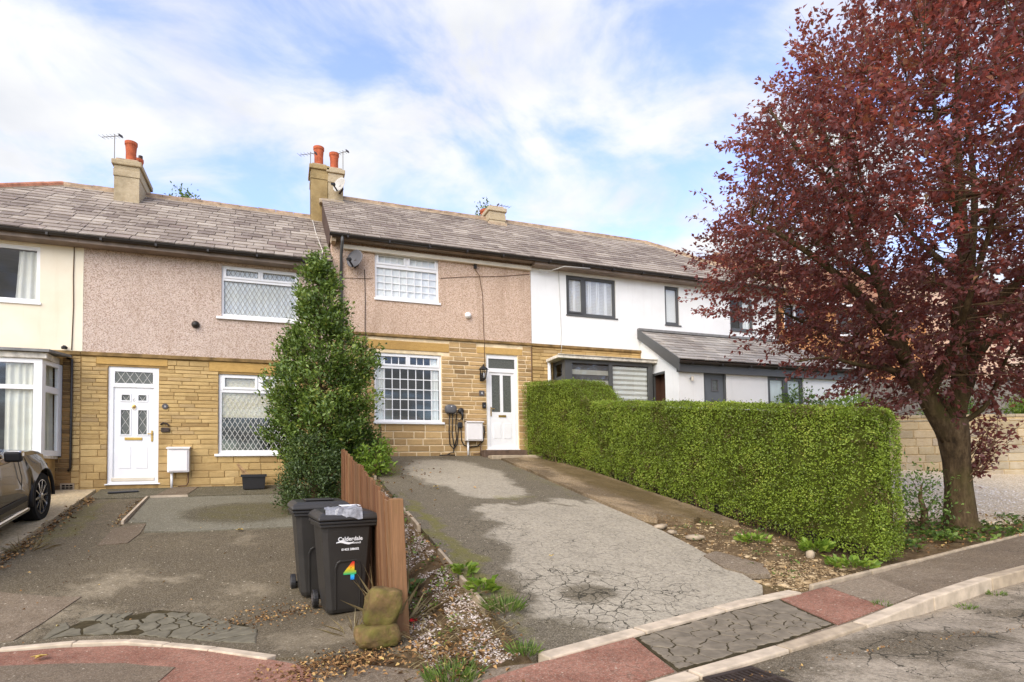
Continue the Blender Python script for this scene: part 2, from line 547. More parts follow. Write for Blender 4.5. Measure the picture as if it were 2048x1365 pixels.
def inside(poly, x, y):
    r = False; n = len(poly)
    for i in range(n):
        (x1, y1), (x2, y2) = poly[i], poly[i-1]
        if (y1 > y) != (y2 > y) and x < (x2-x1)*(y-y1)/(y2-y1)+x1: r = not r
    return r
def sheet(name, poly, off, mat, cell=0.25, zf=None, skirt=0.12, attrs=None, wob=0.0, parent=None, kind='structure'):
    """a surface laid on the land: polygon in plan cut into cells, edges turned down"""
    zf = zf or zg
    V = []; Fc = []; key = {}
    def vid(p):
        k = (round(p[0], 4), round(p[1], 4))
        if k not in key:
            key[k] = len(V)
            w = wob*nz(p[0]*1.7, p[1]*1.7, 3.3) if wob else 0.0
            V.append((p[0], p[1], zf(p[0], p[1])+off+w))
        return key[k]
    xs = [p[0] for p in poly]; ys = [p[1] for p in poly]
    nx = max(1, int(math.ceil((max(xs)-min(xs))/cell))); ny = max(1, int(math.ceil((max(ys)-min(ys))/cell)))
    for i in range(nx):
        xa, xb = min(xs)+i*cell, min(xs)+(i+1)*cell
        col = clip_half(clip_half(poly, -1, 0, -xa), 1, 0, xb)
        if len(col) < 3: continue
        for j in range(ny):
            ya, yb = min(ys)+j*cell, min(ys)+(j+1)*cell
            c = clip_half(clip_half(col, 0, -1, -ya), 0, 1, yb)
            if len(c) < 3: continue
            ids = []
            for p in c:
                k = vid(p)
                if k not in ids: ids.append(k)
            if len(ids) >= 3:
                a = 0.0
                for m in range(len(ids)):
                    p, q = V[ids[m]], V[ids[(m+1) % len(ids)]]; a += p[0]*q[1]-q[0]*p[1]
                if abs(a) < 1e-7: continue
                Fc.append(tuple(ids) if a > 0 else tuple(ids[::-1]))
    ec = {}
    for f in Fc:
        for m in range(len(f)):
            e = (f[m], f[(m+1) % len(f)]); ec[e] = 1
    low = {}
    for (a, b) in list(ec):
        if (b, a) not in ec and skirt:
            for k in (a, b):
                if k not in low:
                    low[k] = len(V); V.append((V[k][0], V[k][1], V[k][2]-skirt))
            Fc.append((b, a, low[a], low[b]))
    me = bpy.data.meshes.new(name)
    o0 = ORG[parent.name] if parent is not None else Vector((0, 0, 0))
    me.from_pydata([(p[0]-o0.x, p[1]-o0.y, p[2]-o0.z) for p in V], [], Fc)
    me.materials.append(M(mat))
    for k, fn in (attrs or {}).items():
        at = me.attributes.new(k, 'FLOAT', 'POINT')
        at.data.foreach_set('value', [fn(p[0], p[1]) for p in V])
    me.update()
    o = bpy.data.objects.new(name, me); COL.objects.link(o); ORG[o.name] = o0
    if parent is not None: o.parent = parent
    elif kind: o['kind'] = kind
    return o
def vcells(poly, n, rng, relax=2):
    xs = [p[0] for p in poly]; ys = [p[1] for p in poly]; pts = []
    while len(pts) < n:
        p = (rng.uniform(min(xs), max(xs)), rng.uniform(min(ys), max(ys)))
        if inside(poly, *p): pts.append(p)
    def cells():
        out = []
        for i, p in enumerate(pts):
            c = list(poly)
            for j, q in enumerate(pts):
                if i == j or not c: continue
                a, b = q[0]-p[0], q[1]-p[1]
                if a*a+b*b > 4: continue
                c = clip_half(c, a, b, (q[0]**2+q[1]**2-p[0]**2-p[1]**2)/2)
            out.append(c)
        return out
    cs = cells()
    for _ in range(relax):
        pts = [((sum(v[0] for v in c)/len(c)+p[0])/2, (sum(v[1] for v in c)/len(c)+p[1])/2) if len(c) > 2 else p for c, p in zip(cs, pts)]
        cs = cells()
    return [c for c in cs if len(c) > 2]
def fragments(name, poly, n, parent, mat, off, th, gap, seed, drop=0.0):
    rng = random.Random(seed)
    for c in vcells(poly, n, rng):
        cx = sum(p[0] for p in c)/len(c); cy = sum(p[1] for p in c)/len(c)
        g = gap*rng.uniform(0.6, 1.6)
        if rng.random() < drop: continue
        top = []; 
        for i, p in enumerate(c):
            q = c[(i+1) % len(c)]
            ex, ey = q[0]-p[0], q[1]-p[1]; el = math.hypot(ex, ey)+1e-6
            for t in (0.0, 0.2, 0.4, 0.6, 0.8):
                x, y = p[0]+ex*t, p[1]+ey*t
                w = .030*nz(x*9, y*9, 5)+.012*nz(x*25, y*25, 8)
                x, y = x+w*nz(x*5, y*5, 11)*2, y+w
                d = math.hypot(x-cx, y-cy)+1e-6
                k = max(0.3, (d-g-rng.uniform(0, g*0.5))/d)
                top.append((cx+(x-cx)*k, cy+(y-cy)*k))
        dz = rng.uniform(-0.002, 0.003); sx, sy = rng.uniform(-.006, .006), rng.uniform(-.006, .006)
        mb = MB(); m = len(top)
        T = [(x, y, zg(x, y)+off+dz+sx*(x-cx)+sy*(y-cy)) for x, y in top]
        inn = [(cx+(x-cx)*0.93, cy+(y-cy)*0.93, z) for x, y, z in T]
        edge = [(x, y, z-0.004) for x, y, z in T]
        bot = [(x, y, z-th) for x, y, z in T]
        fs = [tuple(range(m))]
        for r in range(2):
            fs += [(r*m+i, (r+1)*m+i, (r+1)*m+(i+1) % m, r*m+(i+1) % m) for i in range(m)]
        area = sum(top[i][0]*top[(i+1) % m][1]-top[(i+1) % m][0]*top[i][1] for i in range(m))
        if area < 0: fs = [f[::-1] for f in fs]
        mb.add(inn+edge+bot, fs)
        mb.build(name, parent, mat=mat)

# ------------------------------------------------------------------ ground materials
def mat_tarmac(name, dark, light, mossc=(110, 106, 40), crackscale=5.5):
    t = NT(name)
    sp = t.vor(210, out='Color'); g = t.n('ShaderNodeSeparateColor'); t.l(sp, g.inputs[0])
    w = t.attr('wear')
    n1 = t.noise(5, 8, 0.7)
    wf = t.math('ADD', w, t.math('MULTIPLY', t.math('SUBTRACT', n1, 0.5), 0.95))
    wf = t.ramp(wf, [(0.22, G4(0)), (0.78, G4(1))], 'EASE')
    d2 = t.mix(t.ramp(t.noise(1.1, 6, 0.65), [(0.35, G4(0)), (0.7, G4(0.7))]), dark, tuple(x*0.62 for x in dark[:3])+(1,))
    l2 = t.mix(t.ramp(t.noise(1.9, 7, 0.65), [(0.35, G4(0)), (0.75, G4(0.7))]), light, tuple(x*0.68 for x in light[:3])+(1,))
    col = t.mix(wf, d2, l2)
    col = t.mix(t.ramp(g.outputs[0], [(0.0, G4(0.38)), (0.22, G4(0.0)), (1, G4(0))]), col, srgb(52, 46, 38))
    col = t.mix(t.ramp(g.outputs[1], [(0.84, G4(0)), (0.96, G4(0.34))]), col, srgb(196, 184, 160))
    col = t.mix(t.ramp(t.noise(26, 5, .7), [(.36, G4(.42)), (.56, G4(0))]), col, srgb(58, 50, 38))
    col = t.mix(t.ramp(t.noise(70, 3, .6), [(.52, G4(0)), (.72, G4(.38))]), col, srgb(196, 184, 160))
    v2 = t.n('ShaderNodeTexVoronoi'); v2.inputs['Scale'].default_value = 17; t.l(t.pos(), v2.inputs['Vector'])
    s2 = t.n('ShaderNodeSeparateColor'); t.l(v2.outputs['Color'], s2.inputs[0])
    spk = t.math('MULTIPLY', t.math('LESS_THAN', v2.outputs['Distance'], .16), t.math('GREATER_THAN', s2.outputs[0], .82))
    col = t.mix(t.math('MULTIPLY', spk, .65), col, srgb(206, 194, 168))
    ms = t.math('ADD', t.attr('moss'), t.math('MULTIPLY', t.math('SUBTRACT', t.noise(7, 8, 0.75), 0.5), 0.8))
    col = t.mix(t.ramp(ms, [(0.5, G4(0)), (0.85, G4(0.75))]), col, srgb(*mossc))
    # cracks
    wp = t.n('ShaderNodeVectorMath', operation='ADD')
    t.l(t.pos(), wp.inputs[0])
    nv = t.n('ShaderNodeVectorMath', operation='SCALE'); nv.inputs['Scale'].default_value = 0.16
    t.l(t.noise(5, 4, 0.6, out=1), nv.inputs[0]); t.l(nv.outputs[0], wp.inputs[1])
    e1 = t.vor(crackscale, 'DISTANCE_TO_EDGE', vec=wp.outputs[0])
    e2 = t.vor(crackscale*0.36, 'DISTANCE_TO_EDGE', vec=wp.outputs[0])
    ca = t.attr('crack')
    thr = t.math('MULTIPLY', t.math('MULTIPLY', ca, t.math('ADD', t.noise(2.3, 5), -.30)), 0.15)
    c1 = t.math('LESS_THAN', e1, thr)
    c2 = t.math('LESS_THAN', e2, t.math('MULTIPLY', t.math('SUBTRACT', ca, 0.15), 0.012))
    cr = t.math('MAXIMUM', c1, c2)
    col = t.mix(t.math('MULTIPLY', cr, 0.85), col, srgb(50, 46, 34))
    h = t.math('SUBTRACT', t.math('MULTIPLY', t.vor(190), 0.5), t.math('MULTIPLY', cr, 2.0))
    nr = t.bump(h, 0.6, 0.006)
    return t.fin(col, 0.88, nr, 0.2)
mat_tarmac('tarmac_left', srgb(100, 88, 66), srgb(148, 134, 108))
mat_tarmac('tarmac_drive', srgb(108, 98, 78), srgb(172, 161, 139))
mat_tarmac('tarmac_road', srgb(104, 92, 72), srgb(166, 152, 130), crackscale=3.2)
mat_tarmac('tarmac_pavement', srgb(118, 101, 80), srgb(142, 125, 103))
mat_tarmac('tarmac_red', srgb(142, 92, 72), srgb(164, 114, 92), (116, 92, 66))
mat_tarmac('concrete_path', srgb(112, 92, 64), srgb(158, 134, 100), (92, 76, 42))
mat_tarmac('concrete_slab', srgb(94, 87, 66), srgb(124, 119, 100), (92, 84, 36))
mat_tarmac('concrete_drive', srgb(206, 182, 140), srgb(218, 198, 160))
plain('crack_fill_shade', srgb(70, 62, 44), .95, .05, var=.3, scale=12)  # mossy crack filling, coloured dark to stand in for shade between the pieces
plain('tarmac_chunk', srgb(126, 115, 97), 0.9, 0.15, var=0.2, scale=9, bump=0.8, bscale=150)
plain('tarmac_chunk_blue', srgb(114, 107, 89), 0.9, 0.15, var=0.2, scale=9, bump=0.8, bscale=150)
plain('concrete_kerb', srgb(198, 180, 154), 0.9, 0.15, var=0.18, scale=7, bump=0.6, bscale=110)
plain('concrete_kerb_grey', srgb(176, 158, 132), 0.9, 0.15, var=0.2, scale=7, bump=0.6, bscale=110)
def mat_soil():
    t = NT('soil')
    col = t.ramp(t.noise(6, 8, 0.75), [(0.3, srgb(74, 58, 40)), (0.5, srgb(112, 92, 66)), (0.72, srgb(150, 128, 96))])
    g = t.ramp(t.noise(1.4, 6, 0.7), [(0.5, G4(0)), (0.72, G4(0.6))])
    col = t.mix(g, col, srgb(100, 92, 46))
    return t.fin(col, 0.95, t.bump(t.noise(40, 6, 0.75), 1.0, 0.03), 0.1)
mat_soil()
def mat_gravel(name, stops):
    t = NT(name)
    v = t.vor(38, out='Color'); g = t.n('ShaderNodeSeparateColor'); t.l(v, g.inputs[0])
    col = t.ramp(g.outputs[0], stops)
    d = t.vor(38)
    col = t.mix(t.ramp(d, [(0.45, G4(0)), (0.8, G4(0.55))]), col, srgb(120, 104, 84))
    col = t.mix(t.ramp(t.noise(0.8, 6, 0.7), [(0.45, G4(0)), (0.75, G4(0.45))]), col, srgb(176, 156, 128))
    return t.fin(col, 0.9, t.bump(d, 1.0, 0.02), 0.15)
mat_gravel('gravel_pale', [(0, srgb(196, 172, 136)), (0.5, srgb(226, 206, 172)), (1, srgb(240, 228, 202))])
def mat_pebble(name, stops, rough=0.85):
    t = NT(name)
    col = t.ramp(t.attr('rnd'), stops)
    return t.fin(col, rough, t.bump(t.noise(90, 3), 0.4, 0.003), 0.2)
mat_pebble('pebbles', [(0, srgb(120, 100, 80)), (0.3, srgb(176, 158, 138)), (0.6, srgb(210, 194, 178)), (0.85, srgb(236, 226, 216)), (1, srgb(186, 150, 128))])
mat_pebble('rubble', [(0, srgb(116, 94, 64)), (0.5, srgb(154, 130, 94)), (.85, srgb(182, 158, 120)), (1, srgb(206, 184, 146))])
mat_pebble('gravel_bits', [(0, srgb(176, 160, 140)), (0.5, srgb(216, 204, 190)), (1, srgb(240, 234, 226))])
plain('yellow_leaf', srgb(206, 176, 96), .8, .15, var=.3, scale=12)
mat_pebble('dead_leaf', [(0, srgb(84, 60, 38)), (0.4, srgb(128, 94, 58)), (0.75, srgb(166, 128, 82)), (0.93, srgb(190, 152, 96)), (1, srgb(200, 180, 110))])

# ------------------------------------------------------------------ the land itself
KX = [-9, -1, .8, 2.0, 2.5, 3.39, 4.37, 5.59, 6.73, 7.7, 9.5, 16, 24]; KY = [2.6, 2.7, 2.9, 3.2, 3.28, 3.40, 3.56, 3.83, 3.99, 4.07, 4.27, 5.1, 6.15]
gx = [-1500, -300, -80, -30, -14]+[x*0.5 for x in range(-20, 1)]+[0.25, .5, .75, .9, 1.0, 1.1, 1.2, 1.3, 1.4, 1.5, 1.6, 1.7, 1.8]+[2+x*0.5 for x in range(0, 21)]+[13, 14, 16, 18, 20, 24, 30, 60, 300, 1500]
gy = [-1500, -300, -60, -20, -8, -3, 0, 1, 2]+[2.5+0.25*k for k in range(0, 47)]+[14.25, 16, 20, 40, 120, 400, 1500]
V = []; Fc = []
for j, y in enumerate(gy):
    for i, x in enumerate(gx):
        V.append((x, y, zg(x, y)-0.05-(0.25 if y < float(np.interp(x, KX, KY))+.12 else 0)+0.02*nz(x*2, y*2)*(1 if 2 < y < 14 and -6 < x < 12 else 0)))
nx = len(gx)
for j in range(len(gy)-1):
    for i in range(nx-1):
        Fc.append((j*nx+i, j*nx+i+1, (j+1)*nx+i+1, (j+1)*nx+i))
me = bpy.data.meshes.new('ground'); me.from_pydata(V, [], Fc); me.materials.append(M('soil'))
ground = bpy.data.objects.new('ground', me); COL.objects.link(ground); ground['kind'] = 'structure'; ORG['ground'] = Vector((0, 0, 0))

def blob(x, y, cx, cy, rx, ry, e=0.35):
    d = math.hypot((x-cx)/rx, (y-cy)/ry)
    return 1-sstep(1-e, 1+e, d)
# left driveway
EDGE_L = [(-9.0, 7.0), (-3.4, 6.85), (-2.35, 6.72), (-1.76, 6.68), (-1.31, 6.56), (-.93, 6.27), (-.51, 5.83), (-.02, 5.23)]
def wb2(x, y, a=.22, f=2.1):
    return x+a*nz(x*f, y*f, 7.1), y+a*nz(x*f, y*f, 17.3)
def wear1(x, y):
    x, y = wb2(x, y, .3)
    w = 0.18+.3*nz(x*.9, y*.9, 2.0)
    w = max(w, 0.62*blob(x, y, -1.9, 8.35, .45, .40, .6), 0.7*blob(x, y, -1.2, 8.35, .5, .10, .6), .55*blob(x, y, -.35, 7.6, .22, .3, .7), .55*blob(x, y, -1.9, 7.5, .4, .2, .6))
    w = max(w, .6*blob(x, y, -2.4, 7.4, .4, .7), .55*blob(x, y, 0.5, 5.6, .6, .4))
    return w
def moss1(x, y):
    x, y = wb2(x, y, .3)
    return max(0.62*blob(x, y, -3.1, 11.6, .35, 2.2, .6), .5*blob(x, y, .6, 8.5, .45, 3, .6), .45*blob(x, y, -1, 10.0, 2, .5, .6), .35)
def crack1(x, y):
    return max(.32*blob(x, y, -1.9, 7.3, .7, .5), .2*blob(x, y, -2.6, 7.6, .6, .8))
drive1 = sheet('driveway', [(-3.35, 13.15), (-3.35, 6.83)]+[(x, y-.02) for x, y in EDGE_L[2:]]+[(.4, 4.95), (1.0, 4.85), (1.0, 13.15)], 0.0, 'tarmac_left', 0.12, attrs=dict(wear=wear1, moss=moss1, crack=crack1))
z0c = lambda a: (lambda x, y: a)
path1 = sheet('path', [(-3.35, 14.08), (-3.35, 13.17), (1.0, 13.17), (1.0, 14.08)], 0.012, 'concrete_slab', 0.2, attrs=dict(wear=lambda x, y: .3, moss=lambda x, y: .5, crack=z0c(0.05)))
sheet('path_patch', [(-2.1, 14.05), (-2.3, 13.1), (-1.75, 13.1), (-1.6, 14.05)], 0.024, 'tarmac_pavement', 0.25, attrs=dict(wear=z0c(.3), moss=z0c(.1), crack=z0c(0)), skirt=.03)
slab_poly = [(-2.33, 13.05), (-2.29, 11.2), (-2.02, 11.15), (-1.95, 10.55), (-1.2, 10.45), (0.3, 10.43), (0.75, 10.5), (0.75, 13.05)]
sheet('concrete_slab', slab_poly, 0.02, 'concrete_slab', 0.15, attrs=dict(wear=lambda x, y: .75-.9*blob(x, y, -.6, 11.6, .9, .7), moss=lambda x, y: .62*blob(x, y, -.5, 11.6, 1.1, .8), crack=z0c(.04)), skirt=.06)
sheet('slab_patch', [(-2.42, 10.85), (-2.02, 11.12), (-1.99, 10.5), (-2.05, 10.0), (-2.4, 9.95)], 0.012, 'tarmac_pavement', 0.2, attrs=dict(wear=z0c(.2), moss=z0c(.1), crack=z0c(0)), skirt=.03)
sheet('drive_patch', [(-2.9, 8.25), (-2.29, 7.95), (-2.05, 7.9), (-2.2, 7.2), (-2.3, 6.85), (-3.2, 6.95)], 0.01, 'tarmac_pavement', 0.2, attrs=dict(wear=z0c(.4), moss=z0c(.1), crack=z0c(0)), skirt=.03)
# broken surface at the foot of the left drive: each piece its own
sheet('drive_bed', [(-2.07, 6.83), (-1.95, 7.05), (-1.75, 7.28), (-1.5, 7.2), (-1.2, 7.3), (-.8, 7.1), (-.62, 6.85), (-.35, 6.55), (-.2, 6.2), (-.22, 5.78), (-.5, 6.02), (-.92, 6.43), (-1.3, 6.69), (-1.75, 6.81)], 0.004, 'crack_fill_shade', 0.2, skirt=.01)
fragments('tarmac_fragment', [(-2.08, 6.82), (-2.05, 7.15), (-1.7, 7.32), (-.78, 7.12), (-.2, 6.25), (-.2, 5.75), (-.5, 6.0), (-.92, 6.42), (-1.3, 6.68), (-1.75, 6.8)], 30, drive1, 'tarmac_chunk_blue', 0.010, 0.02, 0.007, 5, .12)
# neighbour's concrete drive
sheet('concrete_drive', [(-3.42, 14.0), (-3.42, 6.86), (-9.5, 7.05), (-9.5, 14.0)], 0.03, 'concrete_drive', 0.3, attrs=dict(wear=lambda x, y: .5, moss=lambda x, y: .2*blob(x, y, -3.5, 9, .4, 5), crack=z0c(.02)))
# main driveway
def wear2(x, y):
    n = 0.5*nz(x*1.3, y*1.3, 1.0)
    w = sstep(-.35, .35, x-(2.2+.35*sstep(4.5, 7.5, y))+n*.6)*sstep(-.35, .35, 8.75-y+n*1.2)
    w = max(w, blob(x+n*.4, y, 3.35, 11.6, .95, 1.9), blob(x+n*.4, y, 3.5, 9.9, .7, .7))
    w *= 1-.75*blob(x, y, 2.75, 5.05, .3, .25)-.6*blob(x, y, 2.67, 7.66, .25, .2)-.6*blob(x, y, 3.1, 5.55, .13, .11)
    return w*.95
def moss2(x, y):
    x, y = wb2(x, y, .25)
    return max(.75*blob(x, y, 1.9, 7.0, .22, 3.5, .6), .7*blob(x, y, 1.95, 12.3, .5, 1.2, .6), .6*blob(x, y, 3.6, 9.2, .5, .25), .55*blob(x, y, 4.85, 10.5, .2, 3), .3)
def crack2(x, y):
    return max(.78*blob(x, y, 2.85, 5.0, .85, .8, .7), .5*blob(x, y, 2.65, 7.6, .45, .6, .5), .24*blob(x, y, 3.1, 6.3, 1.5, 1.7, .5), .3*blob(x, y, 4.4, 5.4, .6, .35), .18*blob(x, y, 4.2, 8.0, .6, .8))
DRIVE2 = [(1.72, 14.06), (1.72, 4.02), (2.69, 4.22), (3.67, 4.4), (4.1, 4.49), (4.45, 4.60), (4.62, 4.78), (4.70, 5.25), (4.85, 6.2), (4.93, 7.2), (4.95, 14.06)]
drive2 = sheet('driveway', DRIVE2, 0.0, 'tarmac_drive', 0.09, attrs=dict(wear=wear2, moss=moss2, crack=crack2), wob=0.006)
path2 = sheet('path', [(4.98, 14.06), (4.98, 7.75), (5.08, 7.55), (5.2, 7.4), (5.32, 7.62), (5.5, 7.5), (5.72, 7.22), (5.9, 7.3), (6.1, 7.05), (6.35, 7.0), (6.3, 14.06)], 0.035, 'concrete_path', 0.12, attrs=dict(wear=lambda x, y: .45+.8*nz(x*1.3, y*.8), moss=lambda x, y: .7*blob(x, y, 5.9, 10, .5, 4, .7)+.2, crack=z0c(.12)), wob=.012)
sheet('tarmac_patch', [(4.6, 5.3), (4.68, 5.75), (4.95, 5.85), (5.15, 5.3), (4.95, 5.0), (4.72, 5.05)], .02, 'tarmac_pavement', .2, attrs=dict(wear=z0c(.5), moss=z0c(.1), crack=z0c(0)), skirt=.05)
# pavement
PAV_IN = [(-9.0, 6.9), (-3.4, 6.74), (-2.32, 6.61), (-1.84, 6.55), (-1.32, 6.4), (-.94, 6.15), (-.5, 5.74), (-.05, 5.16), (.6, 4.6), (1.2, 4.0), (1.7, 3.88), (2.64, 4.05), (3.67, 4.27), (4.63, 4.43), (5.1, 4.52), (6.1, 4.65), (8.16, 4.97), (9.78, 5.17), (16, 6.0), (24, 7.1)]
KERB_IN = [(24, 6.15), (16, 5.1), (9.5, 4.27), (7.7, 4.07), (6.73, 3.99), (5.59, 3.83), (4.37, 3.56), (3.39, 3.40), (2.5, 3.28), (2.0, 3.2), (.8, 2.9), (-1, 2.7), (-9, 2.6)]
pav = sheet('pavement', PAV_IN+KERB_IN, 0.0, 'tarmac_pavement', 0.25, attrs=dict(wear=lambda x, y: .35+.4*nz(x*.7, y*.7), moss=lambda x, y: .3, crack=z0c(.05)))
ra = dict(wear=lambda x, y: .5+.5*nz(x*1.5, y*1.5), moss=z0c(.25), crack=z0c(.07))
sheet('red_paving', [(-9.0, 6.88), (-3.4, 6.72), (-2.32, 6.59), (-1.84, 6.53), (-1.32, 6.38), (-.94, 6.13), (-.5, 5.72), (-.05, 5.14), (.2, 4.8), (.25, 3.6), (-9, 3.6)], .006, 'tarmac_red', .2, attrs=ra, skirt=.02)
sheet('grey_patch', [(-9, 6.3), (-2.15, 6.16), (-1.7, 6.01), (-1.2, 5.79), (-0.78, 5.44), (-0.9, 4.9), (-1.2, 4.3), (-9, 4.3)], .012, 'tarmac_pavement', .25, attrs=dict(wear=z0c(.3), moss=z0c(.1), crack=z0c(.03)), skirt=.02)
sheet('red_paving', [(1.25, 3.78), (1.7, 3.86), (2.58, 4.03), (2.42, 3.3), (2.0, 3.22), (1.0, 2.98), (.9, 3.4)], .008, 'tarmac_red', .2, attrs=ra, skirt=.02)
sheet('red_paving', [(4.45, 4.38), (5.19, 4.5), (4.99, 3.73), (4.2, 3.55)], .008, 'tarmac_red', .2, attrs=ra, skirt=.02)
sheet('grey_patch', [(5.2, 4.5), (6.0, 4.62), (5.62, 3.85), (5.0, 3.73)], .008, 'tarmac_pavement', .2, attrs=dict(wear=z0c(.9), moss=z0c(.1), crack=z0c(0)), skirt=.02)
sheet('paving_bed', [(2.58, 4.02), (3.67, 4.25), (4.44, 4.38), (4.19, 3.57), (3.39, 3.41), (2.44, 3.29)], .006, 'crack_fill_shade', .2, skirt=.01)
fragments('paving_fragment', [(2.6, 4.0), (3.67, 4.23), (4.41, 4.36), (4.17, 3.58), (3.39, 3.43), (2.46, 3.31)], 46, pav, 'tarmac_chunk', 0.012, 0.02, 0.005, 9)
# road
def kerb_up(x):
    return 0.018+0.095*sstep(4.3, 5.7, x)
def zroad(x, y):
    return zs(x)-kerb_up(x)
KERB_FR = [(x, y-.125) for x, y in KERB_IN]
road = sheet('road', KERB_FR+[(-9, -6), (24, -6)], 0.0, 'tarmac_road', 0.3, zf=zroad, attrs=dict(wear=lambda x, y: .75*sstep(-.25, .25, .35*nz(x*.9, y*.9)+.12)-.7*blob(x, y, 4.6, 3.0, .7, .25)-.5*blob(x, y, 3.2, 3.2, .9, .2), moss=z0c(.1), crack=lambda x, y: .35*blob(x, y, 5.2, 2.9, 1.4, .6)+.12), skirt=.3)
# kerb: one stone after another
def resample(pts, step):
    out = [pts[0]]; 
    for a, b in zip(pts[:-1], pts[1:]):
        n = max(1, int(math.hypot(b[0]-a[0], b[1]-a[1])/step+.5))
        for k in range(1, n+1): out.append((a[0]+(b[0]-a[0])*k/n, a[1]+(b[1]-a[1])*k/n))
    return out
kerb = root('kerb', (5, 3.7, zs(5)), kind='structure')
pts = resample(KERB_IN[1:-1], 0.9)
for i, (a, b) in enumerate(zip(pts[:-1], pts[1:])):
    a, b = Vector((*a, 0)), Vector((*b, 0)); t = (b-a).normalized(); nrm = Vector((-t.y, t.x, 0))
    if nrm.y > 0: nrm = -nrm
    a2, b2 = a+t*.010, b-t*.010
    mb = MB(); P8 = []
    for p in (a2, b2):
        h = zs(p.x)+.012+random.uniform(-.003, .003)
        q = p+nrm*.125
        P8 += [(p.x, p.y, h-.25), (q.x, q.y, h-.25), (q.x, q.y, h), (p.x, p.y, h)]
    mb.add(P8, [(0, 1, 2, 3), (7, 6, 5, 4), (3, 2, 6, 7), (1, 5, 6, 2), (0, 3, 7, 4)])
    mb.build('kerb_stone', kerb, bevel=.012, mat='concrete_kerb' if i % 3 else 'concrete_kerb_grey')
def edging(pts, w, h, label_mat, step=0.9, skip=()):
    e = root('edging', (*pts[0], zg(*pts[0])), kind='structure')
    p2 = resample(pts, step)
    for i, (a, b) in enumerate(zip(p2[:-1], p2[1:])):
        if i in skip: continue
        a, b = Vector((*a, 0)), Vector((*b, 0)); t = (b-a).normalized(); nrm = Vector((-t.y, t.x, 0))
        if nrm.y > 0: nrm = -nrm
        P8 = []
        for p in (a+t*.009, b-t*.009):
            q = p+nrm*w; hh = zg(p.x, p.y-.05)+h+random.uniform(-.003, .003)
            P8 += [(p.x, p.y, hh-.2), (q.x, q.y, hh-.2), (q.x, q.y, hh), (p.x, p.y, hh)]
        mb = MB(); mb.add(P8, [(0, 1, 2, 3), (7, 6, 5, 4), (3, 2, 6, 7), (1, 5, 6, 2), (0, 3, 7, 4)])
        mb.build('edging_stone', e, bevel=.01, mat=label_mat)
    return e
edging(EDGE_L[1:], .10, .016, 'concrete_kerb')
edging([(1.74, 4.01), (2.69, 4.21), (3.67, 4.41), (4.1, 4.49), (4.75, 4.56)], .15, .02, 'concrete_kerb')
edging([(5.05, 4.6), (6.1, 4.74), (7.0, 4.86)], .05, .03, 'concrete_kerb_grey')
edging([(7.0, 4.86), (8.16, 5.03), (9.78, 5.24), (12, 5.55)], .05, .02, 'concrete_kerb_grey')
# pale border of the slab and the strip between the two drives
mb = MB()
mb.obox((-2.36, 12.1, zg(-2.36, 12.1)+.03), (.018, 0, 0), (0, .95, .95*.17), (0, 0, .03))
mb.obox((-2.0, 13.09, zg(-2, 13.09)+.03), (.32, 0, 0), (0, .018, 0), (0, 0, .025))
o = mb.build('slab_border', mat='concrete_kerb'); o['kind'] = 'structure'
e = root('edging', (1.72, 9, zg(1.72, 9)), kind='structure')
for k in range(10):
    y = 4.9+k*.92
    if k in (2, 5, 6): continue
    mb = MB(); mb.obox((1.69+random.uniform(-.01, .01), y+.45, zg(1.69, y+.45)-.03), (.022, random.uniform(-.03, .03), 0), (0, .40, .40*.17), (0, 0, .06))
    mb.build('edging_stone', e, bevel=.008, mat='concrete_kerb_grey')
# gravel forecourt on the far side of the hedge
grav = sheet('gravel_drive', [(7.6, 14.0), (7.6, 7.2), (8.4, 6.7), (9.4, 6.75), (10.2, 6.5), (11.0, 6.05), (13, 6.0), (24, 7.4), (24, 8.2), (18.6, 9.85), (15.4, 10.98), (13.0, 11.8), (12, 14.0)], 0.0, 'gravel_pale', .4)
# ------------------------------------------------------------------ building helpers
def panel(mb, x0, x1, z0, z1, ops, y, rev, m, sgn=1):
    """upright sheet at depth y with openings; reveals run back by rev"""
    xs = sorted({x0, x1, *[v for o in ops for v in o[:2] if x0 < v < x1]})
    zz = sorted({z0, z1, *[v for o in ops for v in o[2:] if z0 < v < z1]})
    for xa, xb in zip(xs[:-1], xs[1:]):
        for za, zb in zip(zz[:-1], zz[1:]):
            cx, cz = (xa+xb)/2, (za+zb)/2
            if any(o[0] < cx < o[1] and o[2] < cz < o[3] for o in ops): continue
            mb.add([(xa, y, za), (xb, y, za), (xb, y, zb), (xa, y, zb)], [(0, 1, 2, 3)], m)
    for o in ops:
        a, b, c, d = max(o[0], x0), min(o[1], x1), max(o[2], z0), min(o[3], z1); Y = y+rev
        mb.add([(a, y, c), (a, y, d), (a, Y, d), (a, Y, c)], [(0, 1, 2, 3)], m)
        mb.add([(b, y, c), (b, Y, c), (b, Y, d), (b, y, d)], [(0, 1, 2, 3)], m)
        mb.add([(a, y, d), (b, y, d), (b, Y, d), (a, Y, d)], [(0, 1, 2, 3)], m)
        mb.add([(a, y, c), (a, Y, c), (b, Y, c), (b, y, c)], [(0, 1, 2, 3)], m)
    return mb
